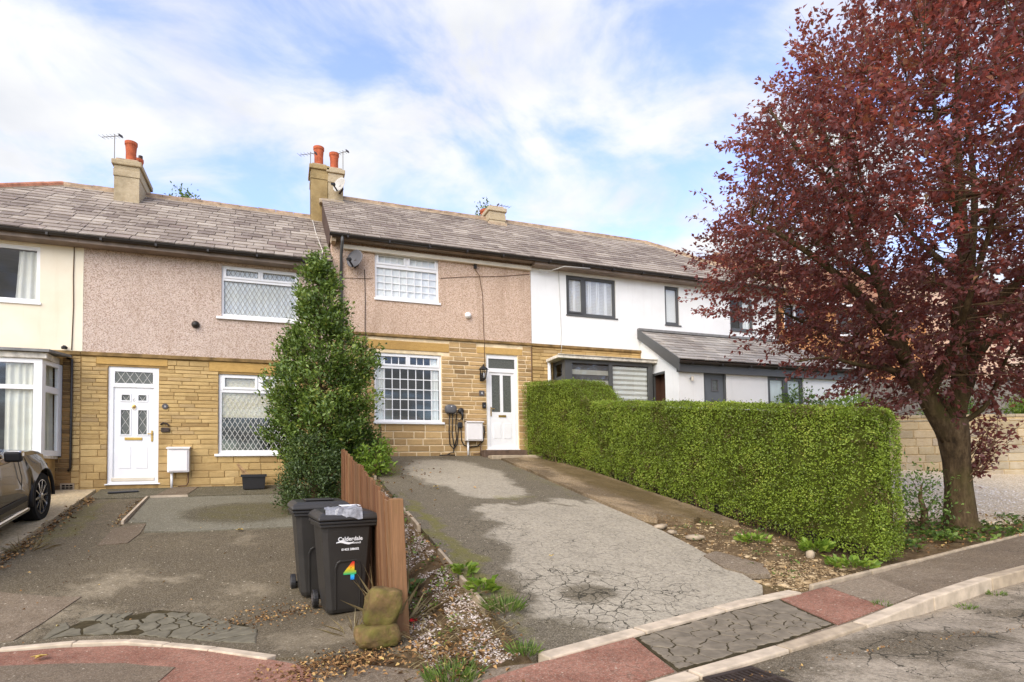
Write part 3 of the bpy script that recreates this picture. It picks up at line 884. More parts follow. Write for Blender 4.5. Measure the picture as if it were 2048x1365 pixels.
def unit_bricks(n=7, seed=3):
    out = []; rng = random.Random(seed)
    for k in range(n):
        j = lambda a: rng.uniform(-a, a)
        back = [(-.5, .5, -.5), (.5, .5, -.5), (.5, .5, .5), (-.5, .5, .5)]
        mid = [(x*(1+j(.015)), -.25, z*(1+j(.05))) for x, _, z in back]
        fr = [(x*(.955+j(.02)), -.5+j(.22), z*(.82+j(.06))) for x, _, z in back]
        vs = back+mid+fr; fs = [(8, 9, 10, 11)]
        for r in range(2):
            fs += [(r*4+i, r*4+(i+1) % 4, (r+1)*4+(i+1) % 4, (r+1)*4+i) for i in range(4)]
        me = bpy.data.meshes.new('brick'); me.from_pydata(vs, [], fs); me.update(); out.append(me)
    return out
_BR = {}
def bricks(parent, mat, x0, x1, z0, z1, ops, y, course, lens, gap=.012, proud=.014, seed=1, name='brick', place=None):
    if mat not in _BR:
        _BR[mat] = unit_bricks(7, len(_BR)+3)
        for m in _BR[mat]: m.materials.append(M(mat))
    rng = random.Random(seed); z = z0; n = 0
    while z < z1-.02:
        h = min(course(z)*rng.uniform(.92, 1.08), z1-z)
        if z1-(z+h) < .04: h = z1-z
        iv = [(x0, x1)]
        for o in ops:
            if o[2] < z+h-.02 and o[3] > z+.02:
                nv = []
                for a, b in iv:
                    if o[0] > a: nv.append((a, min(b, o[0])))
                    if o[1] < b: nv.append((max(a, o[1]), b))
                iv = [q for q in nv if q[1]-q[0] > .03]
        for a, b in iv:
            x = a; first = True
            while x < b-.01:
                L = rng.uniform(*lens)*(rng.uniform(.4, 1) if first else 1); first = False
                if b-(x+L) < lens[0]*.45: L = b-x
                L = min(L, b-x)
                p = Vector((x+L/2, y+rng.uniform(-.004, .004), z+h/2))
                rz = 0.0
                if place: p, rz = place(p)
                inst(name, rng.choice(_BR[mat]), parent, p, rot=(0, 0, rz), scale=(L-gap, proud*2, h-gap)); n += 1
                x += L
        z += h
    return n
def unit_slates(mat, n=5, seed=1):
    rng = random.Random(seed); out = []
    for k in range(n):
        j = lambda a: rng.uniform(-a, a)
        top = [(-.5+j(.006), 0+j(.012), .007+j(.003)), (-.17, j(.02), .008), (.17, j(.02), .008), (.5+j(.006), 0+j(.012), .007+j(.003)), (.5, 1, .004), (-.5, 1, .004)]
        vs = top+[(x, y, z-.024) for x, y, z in top]; m = 6
        fs = [tuple(range(6))]+[(i, m+i, m+(i+1) % m, (i+1) % m) for i in range(m)]
        me = bpy.data.meshes.new('slate'); me.from_pydata(vs, [], fs); me.materials.append(M(mat)); me.update(); out.append(me)
    return out
_SL = {'slate': unit_slates('slate', 6, 1), 'slate_porch': unit_slates('slate_porch', 5, 2)}
def slates(parent, mat, xl, xr, y0, z0, pitch, length, courses, width, seed, skip=None):
    """rows of slates up a slope; xl/xr give the ends of the row at slope distance s"""
    rng = random.Random(seed); ex = length/courses; cp, sp = math.cos(pitch), math.sin(pitch)
    for c in range(courses):
        s = c*ex; a, b = xl(s+ex*.5), xr(s+ex*.5)
        if b-a < .05: continue
        x = a-(width/2 if c % 2 else 0)
        while x < b-.02:
            w = width*rng.uniform(.85, 1.15)
            l, r = max(x, a), min(x+w, b)
            if b-r < .08: r = b
            if r-l > .03:
                mx = (l+r)/2; off = rng.uniform(0, .006); ds = rng.uniform(-.012, .012)
                p = Vector((mx, y0+(s+ds)*cp-math.sin(pitch)*(.026+off), z0+(s+ds)*sp+math.cos(pitch)*(.026+off)))
                if not (skip and skip(p)):
                    inst('slate', rng.choice(_SL[mat]), parent, p, rot=(pitch-.055, rng.uniform(-.008, .008), rng.uniform(-.006, .006)), scale=(r-l-.014, ex*1.22, 1.0))
            x = r if r > x else x+w
    return
def ridge_tiles(parent, p, q, mat, step=.45, r=.11, seed=1, mortar=True):
    rng = random.Random(seed); p, q = Vector(p), Vector(q); n = max(1, int((q-p).length/step)); t = (q-p).normalized()
    side = t.cross(Vector((0, 0, 1))).normalized(); up = side.cross(t)
    for k in range(n):
        a = p+(q-p)*(k/n)+t*.004; b = p+(q-p)*((k+1)/n)-t*.004; dz = rng.uniform(-.006, .008)
        mb = MB(); vs = []
        for e in (a, b):
            for rr in (r, r-.02):
                for i in range(6):
                    an = math.pi*i/5
                    vs.append(e+side*math.cos(an)*rr+up*(math.sin(an)*rr+dz-.02))
        fs = [(i, i+1, 12+i+1, 12+i) for i in range(5)]+[(i, 6+i, 7+i, 1+i) for i in range(5)]+[(12+i, 13+i, 19+i, 18+i) for i in range(5)]+[(0, 12, 18, 6), (5, 11, 23, 17)]
        mb.add(vs, fs); mb.build('ridge_tile', parent, mat=mat, smooth=False)
    if mortar:
        mb = MB(); mb.bar(p-up*.045, q-up*.045, r*2.0, .06, upv=up); mb.build('ridge_mortar', parent, mat='ridge_mortar')
def lattice(mb, x0, x1, z0, z1, y, w, h, th):
    s = w/h; k = int((x1-x0+(z1-z0)*s)/w)+2
    for sg in (1, -1):
        for i in range(-k, k+1):
            c = (x0+x1)/2+i*w
            pts = []
            za, zb = z0, z1
            xa, xb = c+sg*s*(za-z0), c+sg*s*(zb-z0)
            # clip in x
            t0, t1 = 0.0, 1.0; dx = xb-xa
            if abs(dx) > 1e-9:
                ta, tb = sorted(((x0-xa)/dx, (x1-xa)/dx)); t0, t1 = max(t0, ta), min(t1, tb)
            if t1-t0 < .02: continue
            mb.bar((xa+dx*t0, y, za+(zb-za)*t0), (xa+dx*t1, y, za+(zb-za)*t1), th, .004, upv=(0, 1, 0))
def window(house, x0, x1, z0, z1, y, panes, fmat='pvc_white', glass='glass', sill=None, sillmat=None, lat=None, latmat='lead_came', latth=.009, sash=(), grid=None, depth=.06, name='window'):
    mb = MB(); panel(mb, x0, x1, z0, z1, panes, y, .045, fmat)
    mb.box(x0, x1, y+.046, y+depth, z0, z0+.02, fmat)
    w = mb.build(name, house)
    for (a, b, c, d) in sash:
        s = MB(); t = .045; Y0, Y1 = y-.018, y-.001
        s.box(a-t, b+t, Y0, Y1, d, d+t); s.box(a-t, b+t, Y0, Y1, c-t, c); s.box(a-t, a, Y0, Y1, c, d); s.box(b, b+t, Y0, Y1, c, d)
        s.build('sash', w, mat=fmat)
    if grid:
        bw = .02; gm = MB()
        for (a, b, c, d), (nx, nz_) in zip(panes, grid):
            for i in range(1, nx):
                X = a+(b-a)*i/nx; gm.box(X-bw/2, X+bw/2, y+.026, y+.04, c, d)
            for j in range(1, nz_):
                Z = c+(d-c)*j/nz_
                for i in range(nx):
                    gm.box(a+(b-a)*i/nx+bw/2, a+(b-a)*(i+1)/nx-bw/2, y+.027, y+.039, Z-bw/2, Z+bw/2)
        gm.build('glazing_bars', w, mat=fmat)
        for (a, b, c, d), (nx, nz_) in zip(panes, grid):
            for i in range(nx):
                for j in range(nz_):
                    p = MB(); p.box(a+(b-a)*i/nx+.003, a+(b-a)*(i+1)/nx-.003, y+.0315, y+.0345, c+(d-c)*j/nz_+.003, c+(d-c)*(j+1)/nz_-.003); p.build('pane', w, mat=glass)
    else:
        for (a, b, c, d) in panes:
            p = MB(); p.box(a-.003, b+.003, y+.032, y+.036, c-.003, d+.003); p.build('pane', w, mat=glass)
    if lat:
        lm = MB()
        for (a, b, c, d) in panes: lattice(lm, a, b, c, d, y+.027, lat[0], lat[1], latth)
        lm.build('leading', w, mat=latmat)
    if sill:
        s = MB(); s.box(x0-sill[0], x1+sill[1], y-sill[2], y+.02, z0-sill[3], z0+.004); s.build('sill', w, mat=sillmat or fmat, bevel=.006)
    return w
def room(house, x0, x1, z0, z1, y, depth, mat):
    mb = MB(); Y = y+depth
    mb.add([(x0, y, z0), (x1, y, z0), (x1, y, z1), (x0, y, z1), (x0, Y, z0), (x1, Y, z0), (x1, Y, z1), (x0, Y, z1)], [(4, 7, 6, 5), (0, 3, 7, 4), (1, 5, 6, 2), (3, 2, 6, 7), (0, 4, 5, 1)])
    return mb.build('room', house, mat=mat)
def drape(name, x0, x1, z0, z1, y, mat, label, cat='curtain', amp=.025, wl_=.11, x0b=None, x1b=None, group=None):
    x0b = x0 if x0b is None else x0b; x1b = x1 if x1b is None else x1b
    n = max(8, int((x1-x0)/.012)); mb = MB(); vs = []; fs = []
    for r in range(5):
        t = r/4; a, b = x0+(x0b-x0)*t, x1+(x1b-x1)*t
        for i in range(n+1):
            u = i/n; ph = (x1-x0)*u/wl_*2*math.pi
            vs.append((a+(b-a)*u, y+amp*math.sin(ph+.6*math.sin(ph*.37))*(.5+.5*t), z1+(z0-z1)*t))
    for r in range(4):
        for i in range(n):
            fs.append((r*(n+1)+i, (r+1)*(n+1)+i, (r+1)*(n+1)+i+1, r*(n+1)+i+1))
    mb.add(vs, fs); o = mb.build(name, mat=mat, smooth=True)
    return tag(o, label, cat, group)
def gutter(house, x0, x1, y, z, r=.06, mat='pvc_black'):
    mb = MB(); vs = []; n = 7
    for x in (x0, x1):
        for rr in (r, r-.008):
            for i in range(n):
                an = math.pi+math.pi*i/(n-1); vs.append((x, y+rr*math.cos(an), z+rr*math.sin(an)))
    fs = [(i, i+1, 2*n+i+1, 2*n+i) for i in range(n-1)]+[(n+i, 3*n+i, 3*n+i+1, n+i+1) for i in range(n-1)]+[(0, 2*n, 3*n, n), (n-1, 2*n-1, 4*n-1, 3*n-1)]
    fs += [(i, n+i, n+i+1, i+1) for i in range(n-1)]+[(2*n+i, 2*n+i+1, 3*n+i+1, 3*n+i) for i in range(n-1)]
    mb.add(vs, fs); g = mb.build('gutter', house, mat=mat)
    x = x0+.4
    while x < x1:
        b = MB(); b.box(x-.02, x+.02, y-r*.9, y+r+.02, z-r-.012, z-r*.4); b.build('gutter_bracket', g, mat=mat); x += .95
    return g
def pipe(house, pts, r, mat, name='downpipe'):
    return MB().tube(pts, r, 10).build(name, house, mat=mat, smooth=True)

PITCH_R = math.atan2(2.33, 3.4); SLOPE = math.hypot(2.33, 3.4)
E_A, R_A, E_B, R_B = 6.36, 8.69, 7.03, 9.36
YE, YR = 13.8, 17.2
XA, XB, XC, XD = -3.72, 1.12, 6.14, 14.55
def roof_body(house, x0, x1, ze, zr, hipl=None, hipr=None):
    a, b = (hipl if hipl is not None else x0), (hipr if hipr is not None else x1)
    d = -.02
    mb = MB(); yb = 2*YR-YE
    vs = [(x0, YE, ze+d), (x1, YE, ze+d), (b, YR, zr+d), (a, YR, zr+d), (x0, yb, ze+d), (x1, yb, ze+d)]
    mb.add(vs, [(0, 1, 2, 3), (5, 4, 3, 2), (0, 3, 4), (1, 5, 2), (0, 4, 5, 1)])
    return mb.build('roof', house, mat='slate_under')

# ------------------------------------------------------------------ cream house at the edge of the picture
h0 = root('terraced_house', (-6.5, D, 1.2), 'cream rendered terraced house with white bay window, partly out of frame', 'house')
w = MB()
UW0 = (-6.6, -4.42, 5.0, 6.14); GB = (-7.2, -4.02, 1.95, 3.8)
panel(w, -8.6, XA, 4.08, 6.45, [UW0], D, .12, 'render_cream')
up0 = w.build('upper_wall', h0)
w = MB(); panel(w, -8.6, XA, 1.0, 4.0, [GB], D+.002, .12, 'mortar_dark'); lw0 = w.build('ground_floor_wall', h0)
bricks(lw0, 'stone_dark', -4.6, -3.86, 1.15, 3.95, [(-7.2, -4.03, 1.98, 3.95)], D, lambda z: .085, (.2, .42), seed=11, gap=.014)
bricks(lw0, 'stone_gold', -3.86, XA, 1.15, 3.98, [], D, lambda z: .085 if z > 2.2 else .13, (.12, .3), seed=12, gap=.01)
w = MB(); w.add([(-8.6, D, 1), (-8.6, 20.6, 1), (-8.6, 20.6, 6.4), (-8.6, D, 6.4)], [(0, 1, 2, 3)]); w.add([(-8.6, 20.6, 1), (XA, 20.6, 1), (XA, 20.6, 6.4), (-8.6, 20.6, 6.4)], [(0, 1, 2, 3)]); w.build('rear_wall', h0, mat='render_cream')
w = MB(); w.box(-8.6, XA, D-.05, D+.02, 4.0, 4.08); w.build('string_course', h0, mat='string_stone', bevel=.01)
window(h0, *UW0, D+.05, [(-6.5, -4.49, 5.08, 6.06)], glass='glass_bright', sill=(.04, .03, .08, .04))
room(h0, -6.8, -4.3, 4.9, 6.3, D+.13, 2.5, 'room_wall')
drape('curtain', -4.80, -4.5, 5.0, 6.05, D+.15, 'curtain_white', 'gathered white curtain in the upper window of the cream house', x0b=-4.86, amp=.03)
# bay
by = 13.4; bz0, bz1 = 1.98, 3.78
b = MB(); fr = [(-7.0, -4.86, 2.06, 3.2), (-7.0, -4.86, 3.28, 3.7), (-4.8, -4.28, 2.06, 3.2), (-4.8, -4.28, 3.28, 3.7)]
fr = [(-7.0, -4.27, 2.06, 3.21), (-7.0, -4.27, 3.29, 3.70)]
panel(b, -7.2, -4.14, bz0, bz1, fr, by, .05, 'pvc_white')
bay0 = b.build('bay_window', h0)
for (a, c, d_, e_) in fr:
    p = MB(); p.box(a-.003, c+.003, by+.03, by+.034, d_-.003, e_+.003); p.build('pane', bay0, mat='glass')
# canted return of the bay
p0, p1 = Vector((-4.14, by, 0)), Vector((-4.03, D, 0)); dv = p1-p0
def ret(a, b_, c, d_, th, mat, nm, off=0.0):
    q = MB(); A = p0+dv*a; B = p0+dv*b_; n_ = Vector((dv.y, -dv.x, 0)).normalized()
    q.prism([A+n_*off+Vector((0, 0, c)), B+n_*off+Vector((0, 0, c)), B+n_*off+Vector((0, 0, d_)), A+n_*off+Vector((0, 0, d_))], -n_*th)
    return q.build(nm, bay0, mat=mat)
ret(0, .17, bz0, bz1, .06, 'pvc_white', 'post'); ret(.80, 1.0, bz0, bz1, .06, 'pvc_white', 'post')
for (c, d_) in ((bz0, 2.08), (3.18, 3.3), (3.7, bz1)): ret(.17, .80, c, d_, .055, 'pvc_white', 'rail', -.002)
for (c, d_) in ((2.08, 3.18), (3.3, 3.7)): ret(.17, .80, c, d_, .004, 'glass', 'pane', -.03)
s = MB(); s.box(-7.25, -4.08, by-.06, D-.002, bz0-.06, bz0-.002); s.build('sill', bay0, mat='timber_white', bevel=.01)
s = MB(); s.box(-7.25, -4.06, by-.05, D-.06, 3.785, 3.90); s.build('fascia', bay0, mat='timber_white', bevel=.01)
s = MB(); s.add([(-7.3, by-.13, 3.90), (-4.0, by-.13, 3.90), (-3.86, D-.055, 3.94), (-7.3, D-.055, 4.03), (-7.3, by-.13, 3.95), (-4.0, by-.13, 3.95), (-3.86, D-.055, 3.985), (-7.3, D-.055, 4.075)], [(0, 3, 2, 1), (4, 5, 6, 7), (0, 1, 5, 4), (1, 2, 6, 5), (2, 3, 7, 6), (3, 0, 4, 7)]); s.build('bay_roof', bay0, mat='lead')
s = MB(); s.box(-7.2, -4.12, by+.02, D-.005, 1.0, bz0-.062); lo0 = s.build('bay_base', bay0, mat='mortar_gold')
bricks(lo0, 'stone_gold', -5.6, -4.12, 1.15, bz0-.065, [], by+.02, lambda z: .12, (.25, .5), seed=14)
room(h0, -7.4, -3.9, 1.6, 3.9, D+.125, 2.8, 'room_dark')
drape('curtain', -4.72, -4.26, 2.0, 3.75, by+.09, 'curtain_white', 'white curtain hanging behind the front of the bay window', amp=.03)
drape('curtain', -4.5, -4.15, 2.0, 3.75, by+.55, 'curtain_white', 'narrow white curtain behind the angled side of the bay window', x1b=-4.13, amp=.03)
pipe(h0, [(-3.95, D-.03, 3.93), (-3.86, D-.05, 3.9), (-3.86, D-.05, 1.75), (-3.9, D-.04, 1.68)], .022, 'pvc_black')
a = MB(); a.box(-4.03, -3.80, D-.03, D+.02, 1.26, 1.44, 'concrete_kerb_grey')
vb = a.build('air_brick', h0)
for i in range(3):
    for j in range(3):
        q = MB(); q.box(-4.0+i*.062, -3.95+i*.062, D-.034, D-.028, 1.29+j*.045, 1.32+j*.045); q.build('vent_slot', vb, mat='dark_hole')
MB().lathe([(.05, 0), (.055, .04), (.02, .07)], (-3.98, D-.08, 4.1), n=10).build('vent_cowl', h0, mat='black_plastic')
pipe(h0, [(-3.86, D-.012, 6.2), (-3.87, D-.012, 5.6), (-3.86, D-.012, 5.0), (-3.88, D-.012, 4.1)], .008, 'cable_brown', 'cable')
r0 = roof_body(h0, -8.36, XA, E_A, R_A, hipl=-4.96)
HL = lambda s: -8.36+(8.36-4.96)*s/SLOPE
slates(r0, 'slate', lambda s: max(HL(s), -6.2), lambda s: XA, YE, E_A, PITCH_R, SLOPE, 16, .40, 21)
ridge_tiles(r0, (-4.96, YR, R_A+.02), (XA, YR, R_A+.02), 'ridge_buff', seed=1)
ridge_tiles(r0, (-8.3, YE+.05, E_A+.06), (-4.96, YR, R_A+.03), 'ridge_red', .42, seed=2)
gutter(h0, -8.4, XA-.002, 13.735, E_A-.035)
s = MB(); s.box(-8.4, XA-.003, 13.80, D-.002, E_A-.17, E_A-.03); s.build('fascia', h0, mat='soffit_brown')

# ------------------------------------------------------------------ house with the leaded windows
h1 = root('terraced_house', (-1.3, D, 1.25), 'pebbledashed terraced house with diamond leaded windows and a white panelled door', 'house')
DW1 = (-3.26, -2.36, 1.41, 3.81); UW1 = (-1.19, .40, 4.98, 6.13); LW1 = (-1.24, .34, 2.0, 3.74)
LD1 = (-3.46, -2.2, 3.84, 4.0); LL1 = (-1.42, .52, 3.78, 4.0)
w = MB(); panel(w, XA, XB, 4.08, 6.45, [UW1], D, .12, 'pebbledash_pink'); w.build('upper_wall', h1)
w = MB(); w.box(XA-.004, XA+.02, D-.006, D+.03, 4.09, 6.2); w.build('corner_bead', h1, mat='render_cream')
w = MB(); panel(w, XA, XB, 1.0, 4.0, [DW1, LW1], D+.002, .12, 'mortar_gold'); lw1 = w.build('ground_floor_wall', h1)
n1 = bricks(lw1, 'stone_gold', XA+.01, XB-.02, 1.2, 3.98, [(DW1[0]-.005, DW1[1]+.005, 1.1, 3.84), (LW1[0], LW1[1], 1.96, 3.78), LD1, LL1], D, lambda z: .083 if z > 2.35 else (.1 if z > 2.0 else .15), (.22, .56), seed=21, gap=.008, proud=.010)
for L in (LD1, LL1):
    q = MB(); q.box(L[0], L[1], D-.016, D+.11, L[2]+.003, L[3]-.004); q.build('lintel', h1, mat='lintel_stone', bevel=.008)
w = MB(); w.box(XA, XB, D-.05, D+.02, 4.0, 4.08); w.build('string_course', h1, mat='string_stone', bevel=.012)
w = MB(); w.add([(XA, 20.6, 1), (XB, 20.6, 1), (XB, 20.6, 6.4), (XA, 20.6, 6.4)], [(0, 1, 2, 3)]); w.build('rear_wall', h1, mat='pebbledash_pink')
p1 = [(-1.10, -.46, 5.90, 6.05), (-.36, .31, 5.90, 6.05), (-1.15, .35, 5.06, 5.80)]
window(h1, *UW1, D+.045, p1, sill=(.10, .04, .10, .05), lat=(.094, .172), sash=[p1[0], p1[1]], latmat='lead_came')
room(h1, -1.4, .6, 4.8, 6.3, D+.125, 2.4, 'room_wall')
drape('net_curtain', -1.18, .38, 5.0, 6.1, D+.10, 'net_white', 'white net curtain filling the upper leaded window', amp=.006, wl_=.16)
p2 = [(-1.12, -.52, 3.46, 3.66), (-.36, .26, 3.46, 3.66), (-1.18, .28, 2.08, 3.34)]
window(h1, *LW1, D+.045, p2, sill=(.07, .05, .10, .05), lat=(.105, .185), sash=[p2[0], p2[1]], latmat='lead_came_pale', latth=.010)
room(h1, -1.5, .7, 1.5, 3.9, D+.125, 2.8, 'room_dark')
q = MB(); q.box(-1.2, .3, D+.10, D+.105, 2.80, 3.72); tag(q.build('roller_blind', mat='blind_cream'), 'cream roller blind half lowered behind the ground floor leaded window', 'blind')
# door
d = MB(); tl = (-3.15, -2.47, 3.47, 3.71); leaf = (-3.17, -2.45, 1.47, 3.39)
panel(d, *DW1, [tl, leaf], D+.03, .05, 'pvc_white'); d1 = d.build('door', h1)
q = MB(); q.box(tl[0], tl[1], D+.05, D+.054, tl[2], tl[3]); q.build('pane', d1, mat='glass_obscure')
q = MB(); lattice(q, *tl, D+.046, .155, .25, .008); q.build('leading', d1, mat='lead_came_pale')
gl = [(-3.03, -2.885, 3.12, 3.235), (-2.735, -2.59, 3.12, 3.235), (-3.04, -2.885, 2.42, 2.92), (-2.735, -2.58, 2.42, 2.92)]
q = MB(); panel(q, *leaf, gl, D+.055, .03, 'pvc_white')
for g in gl:
    for (a, b_, c, e_) in ((g[0]-.025, g[1]+.025, g[3], g[3]+.025), (g[0]-.025, g[1]+.025, g[2]-.025, g[2]), (g[0]-.025, g[0], g[2], g[3]), (g[1], g[1]+.025, g[2], g[3])):
        q.box(a, b_, D+.044, D+.0548, c, e_, 'pvc_white')
lf = q.build('door_leaf', d1)
for g in gl:
    q = MB(); q.box(*g[:2], D+.07, D+.074, *g[2:]); q.build('pane', d1, mat='glass_obscure')
    q = MB(); lattice(q, *g, D+.066, .155, .26, .007); q.build('leading', d1, mat='lead_came_pale')
for (a, b_) in ((-3.06, -2.86), (-2.76, -2.56)):
    q = MB(); q.box(a, b_, D+.046, D+.0545, 1.72, 2.17); q.build('door_panel', d1, mat='pvc_white', bevel=.012)
q = MB(); q.box(-2.97, -2.66, D+.038, D+.0545, 2.30, 2.355); q.build('letterbox', d1, mat='brass', bevel=.005)
q = MB(); q.box(-2.50, -2.465, D+.035, D+.054, 2.27, 2.5); q.box(-2.56, -2.47, D+.005, D+.02, 2.42, 2.44); q.build('handle', d1, mat='brass', bevel=.004)
q = MB(); q.lathe([(.012, 0), (.035, .01), (.03, .025), (.012, .03)], (-2.81, D+.056, 3.0), (0, -1, 0), 10); q.tube([(-2.83, D+.03, 3.0), (-2.845, D+.025, 2.97), (-2.81, D+.022, 2.935), (-2.775, D+.025, 2.97), (-2.79, D+.03, 3.0)], .007, 6); q.build('knocker', d1, mat='brass')
put_text('door_number', '6', .11, d1, (-2.81, D+.053, 3.13), (1, 0, 0), (0, 0, 1), 'dish_pale')
q = MB(); q.box(-3.19, -2.43, D+.012, D+.05, 1.46, 1.53); q.build('weather_bar', d1, mat='pvc_cream', bevel=.01)
q = MB(); q.box(-3.30, -2.32, D-.03, D+.05, 1.385, 1.412); q.build('threshold', d1, mat='pvc_white', bevel=.008)
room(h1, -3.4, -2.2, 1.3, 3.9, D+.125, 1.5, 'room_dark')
MB().lathe([(.075, 0), (.08, .03), (.05, .09), (.03, .1)], (-1.685, D, 4.77), (0, -1, 0), 14).build('wall_vent', h1, mat='pvc_black', smooth=True)
r1 = roof_body(h1, XA, XB, E_A, R_A)
slates(r1, 'slate', lambda s: XA, lambda s: XB-.01, YE, E_A, PITCH_R, SLOPE, 16, .40, 22)
ridge_tiles(r1, (XA, YR, R_A+.02), (.79, YR, R_A+.02), 'ridge_buff', seed=3)
gutter(h1, XA+.002, XB-.06, 13.735, E_A-.035)
s = MB(); s.box(XA+.003, XB-.005, 13.80, D-.002, E_A-.17, E_A-.03); s.build('fascia', h1, mat='soffit_brown')
pipe(h1, [(.82, 17.0-.3, 8.45), (.86, 15.6, 7.62), (.93, 14.3, 6.75), (.85, 13.75, 6.4), (.83, 13.7, 6.25)], .009, 'timber_white', 'cable')
pipe(h1, [(.83, D-.02, 6.2), (.66, D-.012, 6.0), (.6, D-.012, 5.75), (.75, D-.012, 5.6), (.95, D-.012, 5.55)], .006, 'cable_brown', 'cable')

# ------------------------------------------------------------------ house with the white barred windows
h2 = root('terraced_house', (3.6, D, 1.9), 'pebbledashed terraced house with white square barred windows and a half glazed white door', 'house')
DW2 = (4.87, 5.73, 2.08, 4.5); UW2 = (2.1, 3.66, 5.70, 6.83); LW2 = (2.07, 3.70, 2.74, 4.40)
LD2 = (4.62, 5.87, 4.51, 4.68); LL2 = (1.92, 3.9, 4.48, 4.70)
w = MB(); panel(w, XB, XC, 4.84, 7.1, [UW2], D, .12, 'pebbledash_warm'); w.build('upper_wall', h2)
w = MB(); panel(w, XB, XC, 1.5, 4.78, [DW2, LW2], D+.002, .12, 'mortar_pale'); lw2 = w.build('ground_floor_wall', h2)
bricks(lw2, 'stone_buff', XB+.01, XC-.01, 1.86, 4.76, [(DW2[0]-.005, DW2[1]+.005, 1.7, 4.51), (LW2[0], LW2[1], 2.69, 4.48), LD2, LL2], D, lambda z: .112 if z > 2.7 else .172, (.27, .56), seed=31, gap=.025, proud=.013)
for L in (LD2, LL2):
    q = MB(); q.box(L[0], L[1], D-.016, D+.11, L[2]+.003, L[3]-.003); q.build('lintel', h2, mat='lintel_stone', bevel=.008)
w = MB(); w.box(XB, XC, D-.05, D+.02, 4.78, 4.85); w.build('string_course', h2, mat='string_stone', bevel=.012)
w = MB(); w.add([(XB, D, 5.5), (XB, 20.6, 5.5), (XB, 20.6, 6.95), (XB, YR, R_B-.03), (XB, D, 7.1)], [(0, 1, 2, 3, 4)]); w.add([(XB, 20.6, 1), (XC, 20.6, 1), (XC, 20.6, 7), (XB, 20.6, 7)], [(0, 1, 2, 3)]); w.build('gable_wall', h2, mat='pebbledash_warm')
p1 = [(2.19, 2.80, 6.58, 6.75), (2.95, 3.57, 6.58, 6.75), (2.15, 3.61, 5.77, 6.46)]
window(h2, *UW2, D+.045, p1, sill=(.02, .04, .08, .05), sash=[p1[0], p1[1]], grid=[(4, 1), (4, 1), (8, 4)], glass='glass_bright')
room(h2, 1.9, 3.9, 5.5, 7.0, D+.125, 2.4, 'room_wall')
drape('net_curtain', 2.12, 3.64, 5.72, 6.8, D+.10, 'net_white', 'pale net curtain across the upper square barred window', amp=.006, wl_=.2)
p2 = [(2.15, 2.83, 4.14, 4.32), (2.93, 3.61, 4.14, 4.32), (2.12, 3.65, 2.80, 4.03)]
window(h2, *LW2, D+.045, p2, sill=(.03, .06, .10, .05), sash=[p2[0], p2[1]], grid=[(4, 1), (4, 1), (8, 5)])
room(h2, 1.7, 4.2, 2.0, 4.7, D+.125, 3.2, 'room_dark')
drape('curtain', 2.13, 2.34, 2.76, 4.36, D+.10, 'net_white', 'pale striped curtain at the drainpipe side of the barred ground floor window', amp=.02, wl_=.05)
drape('curtain', 3.46, 3.64, 2.76, 4.36, D+.10, 'net_white', 'pale curtain at the door side of the barred ground floor window', amp=.02, wl_=.06)
q = MB(); q.box(2.5, 2.75, D+1.6, D+1.7, 2.3, 3.6); tag(q.build('wardrobe_door', mat='blind_cream'), 'pale upright panel inside the barred ground floor room', 'panel')
q = MB(); q.box(2.3, 3.6, D+1.2, D+1.9, 2.0, 2.7, 'sofa'); q.box(2.3, 3.6, D+1.8, D+2.0, 2.7, 3.05, 'sofa'); tag(q.build('sofa', bevel=.06), 'brown sofa inside the barred ground floor room', 'sofa')
d = MB(); tl = (4.94, 5.66, 4.15, 4.40); leaf = (4.96, 5.64, 2.14, 4.05)
panel(d, *DW2, [tl, leaf], D+.03, .05, 'pvc_white'); d2 = d.build('door', h2)
q = MB(); q.box(tl[0], tl[1], D+.05, D+.054, tl[2], tl[3]); q.build('pane', d2, mat='glass_obscure')
gl = [(5.03, 5.255, 3.03, 3.98), (5.335, 5.56, 3.03, 3.98)]
q = MB(); panel(q, *leaf, gl, D+.055, .03, 'pvc_white'); q.build('door_leaf', d2)
for g in gl:
    q = MB(); q.box(*g[:2], D+.07, D+.074, *g[2:]); q.build('pane', d2, mat='glass_obscure')
for (a, b_) in ((5.05, 5.26), (5.34, 5.55)):
    q = MB(); q.box(a, b_, D+.046, D+.0545, 2.35, 2.74); q.build('door_panel', d2, mat='pvc_white', bevel=.012)
q = MB(); q.box(5.2, 5.41, D+.038, D+.0545, 2.90, 2.955); q.build('letterbox', d2, mat='brass', bevel=.005)
q = MB(); q.box(4.985, 5.012, D+.035, D+.054, 2.92, 3.16); q.box(4.99, 5.09, D+.005, D+.02, 3.1, 3.12); q.build('handle', d2, mat='brass', bevel=.004)
q = MB(); q.box(4.84, 5.76, D-.03, D+.05, 2.055, 2.082); q.build('threshold', d2, mat='pvc_white', bevel=.008)
room(h2, 4.7, 5.9, 2.0, 4.6, D+.125, 1.5, 'room_dark')
q = MB(); q.box(4.66, 5.95, D-.34, D-.02, 1.86, 2.05); q.build('doorstep', h2, mat='step_stone', bevel=.02)
q = MB(); q.box(4.75, 6.1, D-.7, D-.345, 1.80, 1.91); q.build('doorstep', h2, mat='concrete_kerb_grey', bevel=.02)
MB().lathe([(.08, 0), (.085, .03), (.055, .10), (.03, .11)], (4.40, D, 5.45), (0, -1, 0), 14).build('wall_vent', h2, mat='pvc_white', smooth=True)
r2 = roof_body(h2, XB-.04, XC, E_B, R_B)
slates(r2, 'slate', lambda s: XB-.06, lambda s: XC, YE, E_B, PITCH_R, SLOPE, 17, .37, 23)
ridge_tiles(r2, (1.68, YR, R_B+.02), (XC, YR, R_B+.02), 'ridge_buff', seed=4)
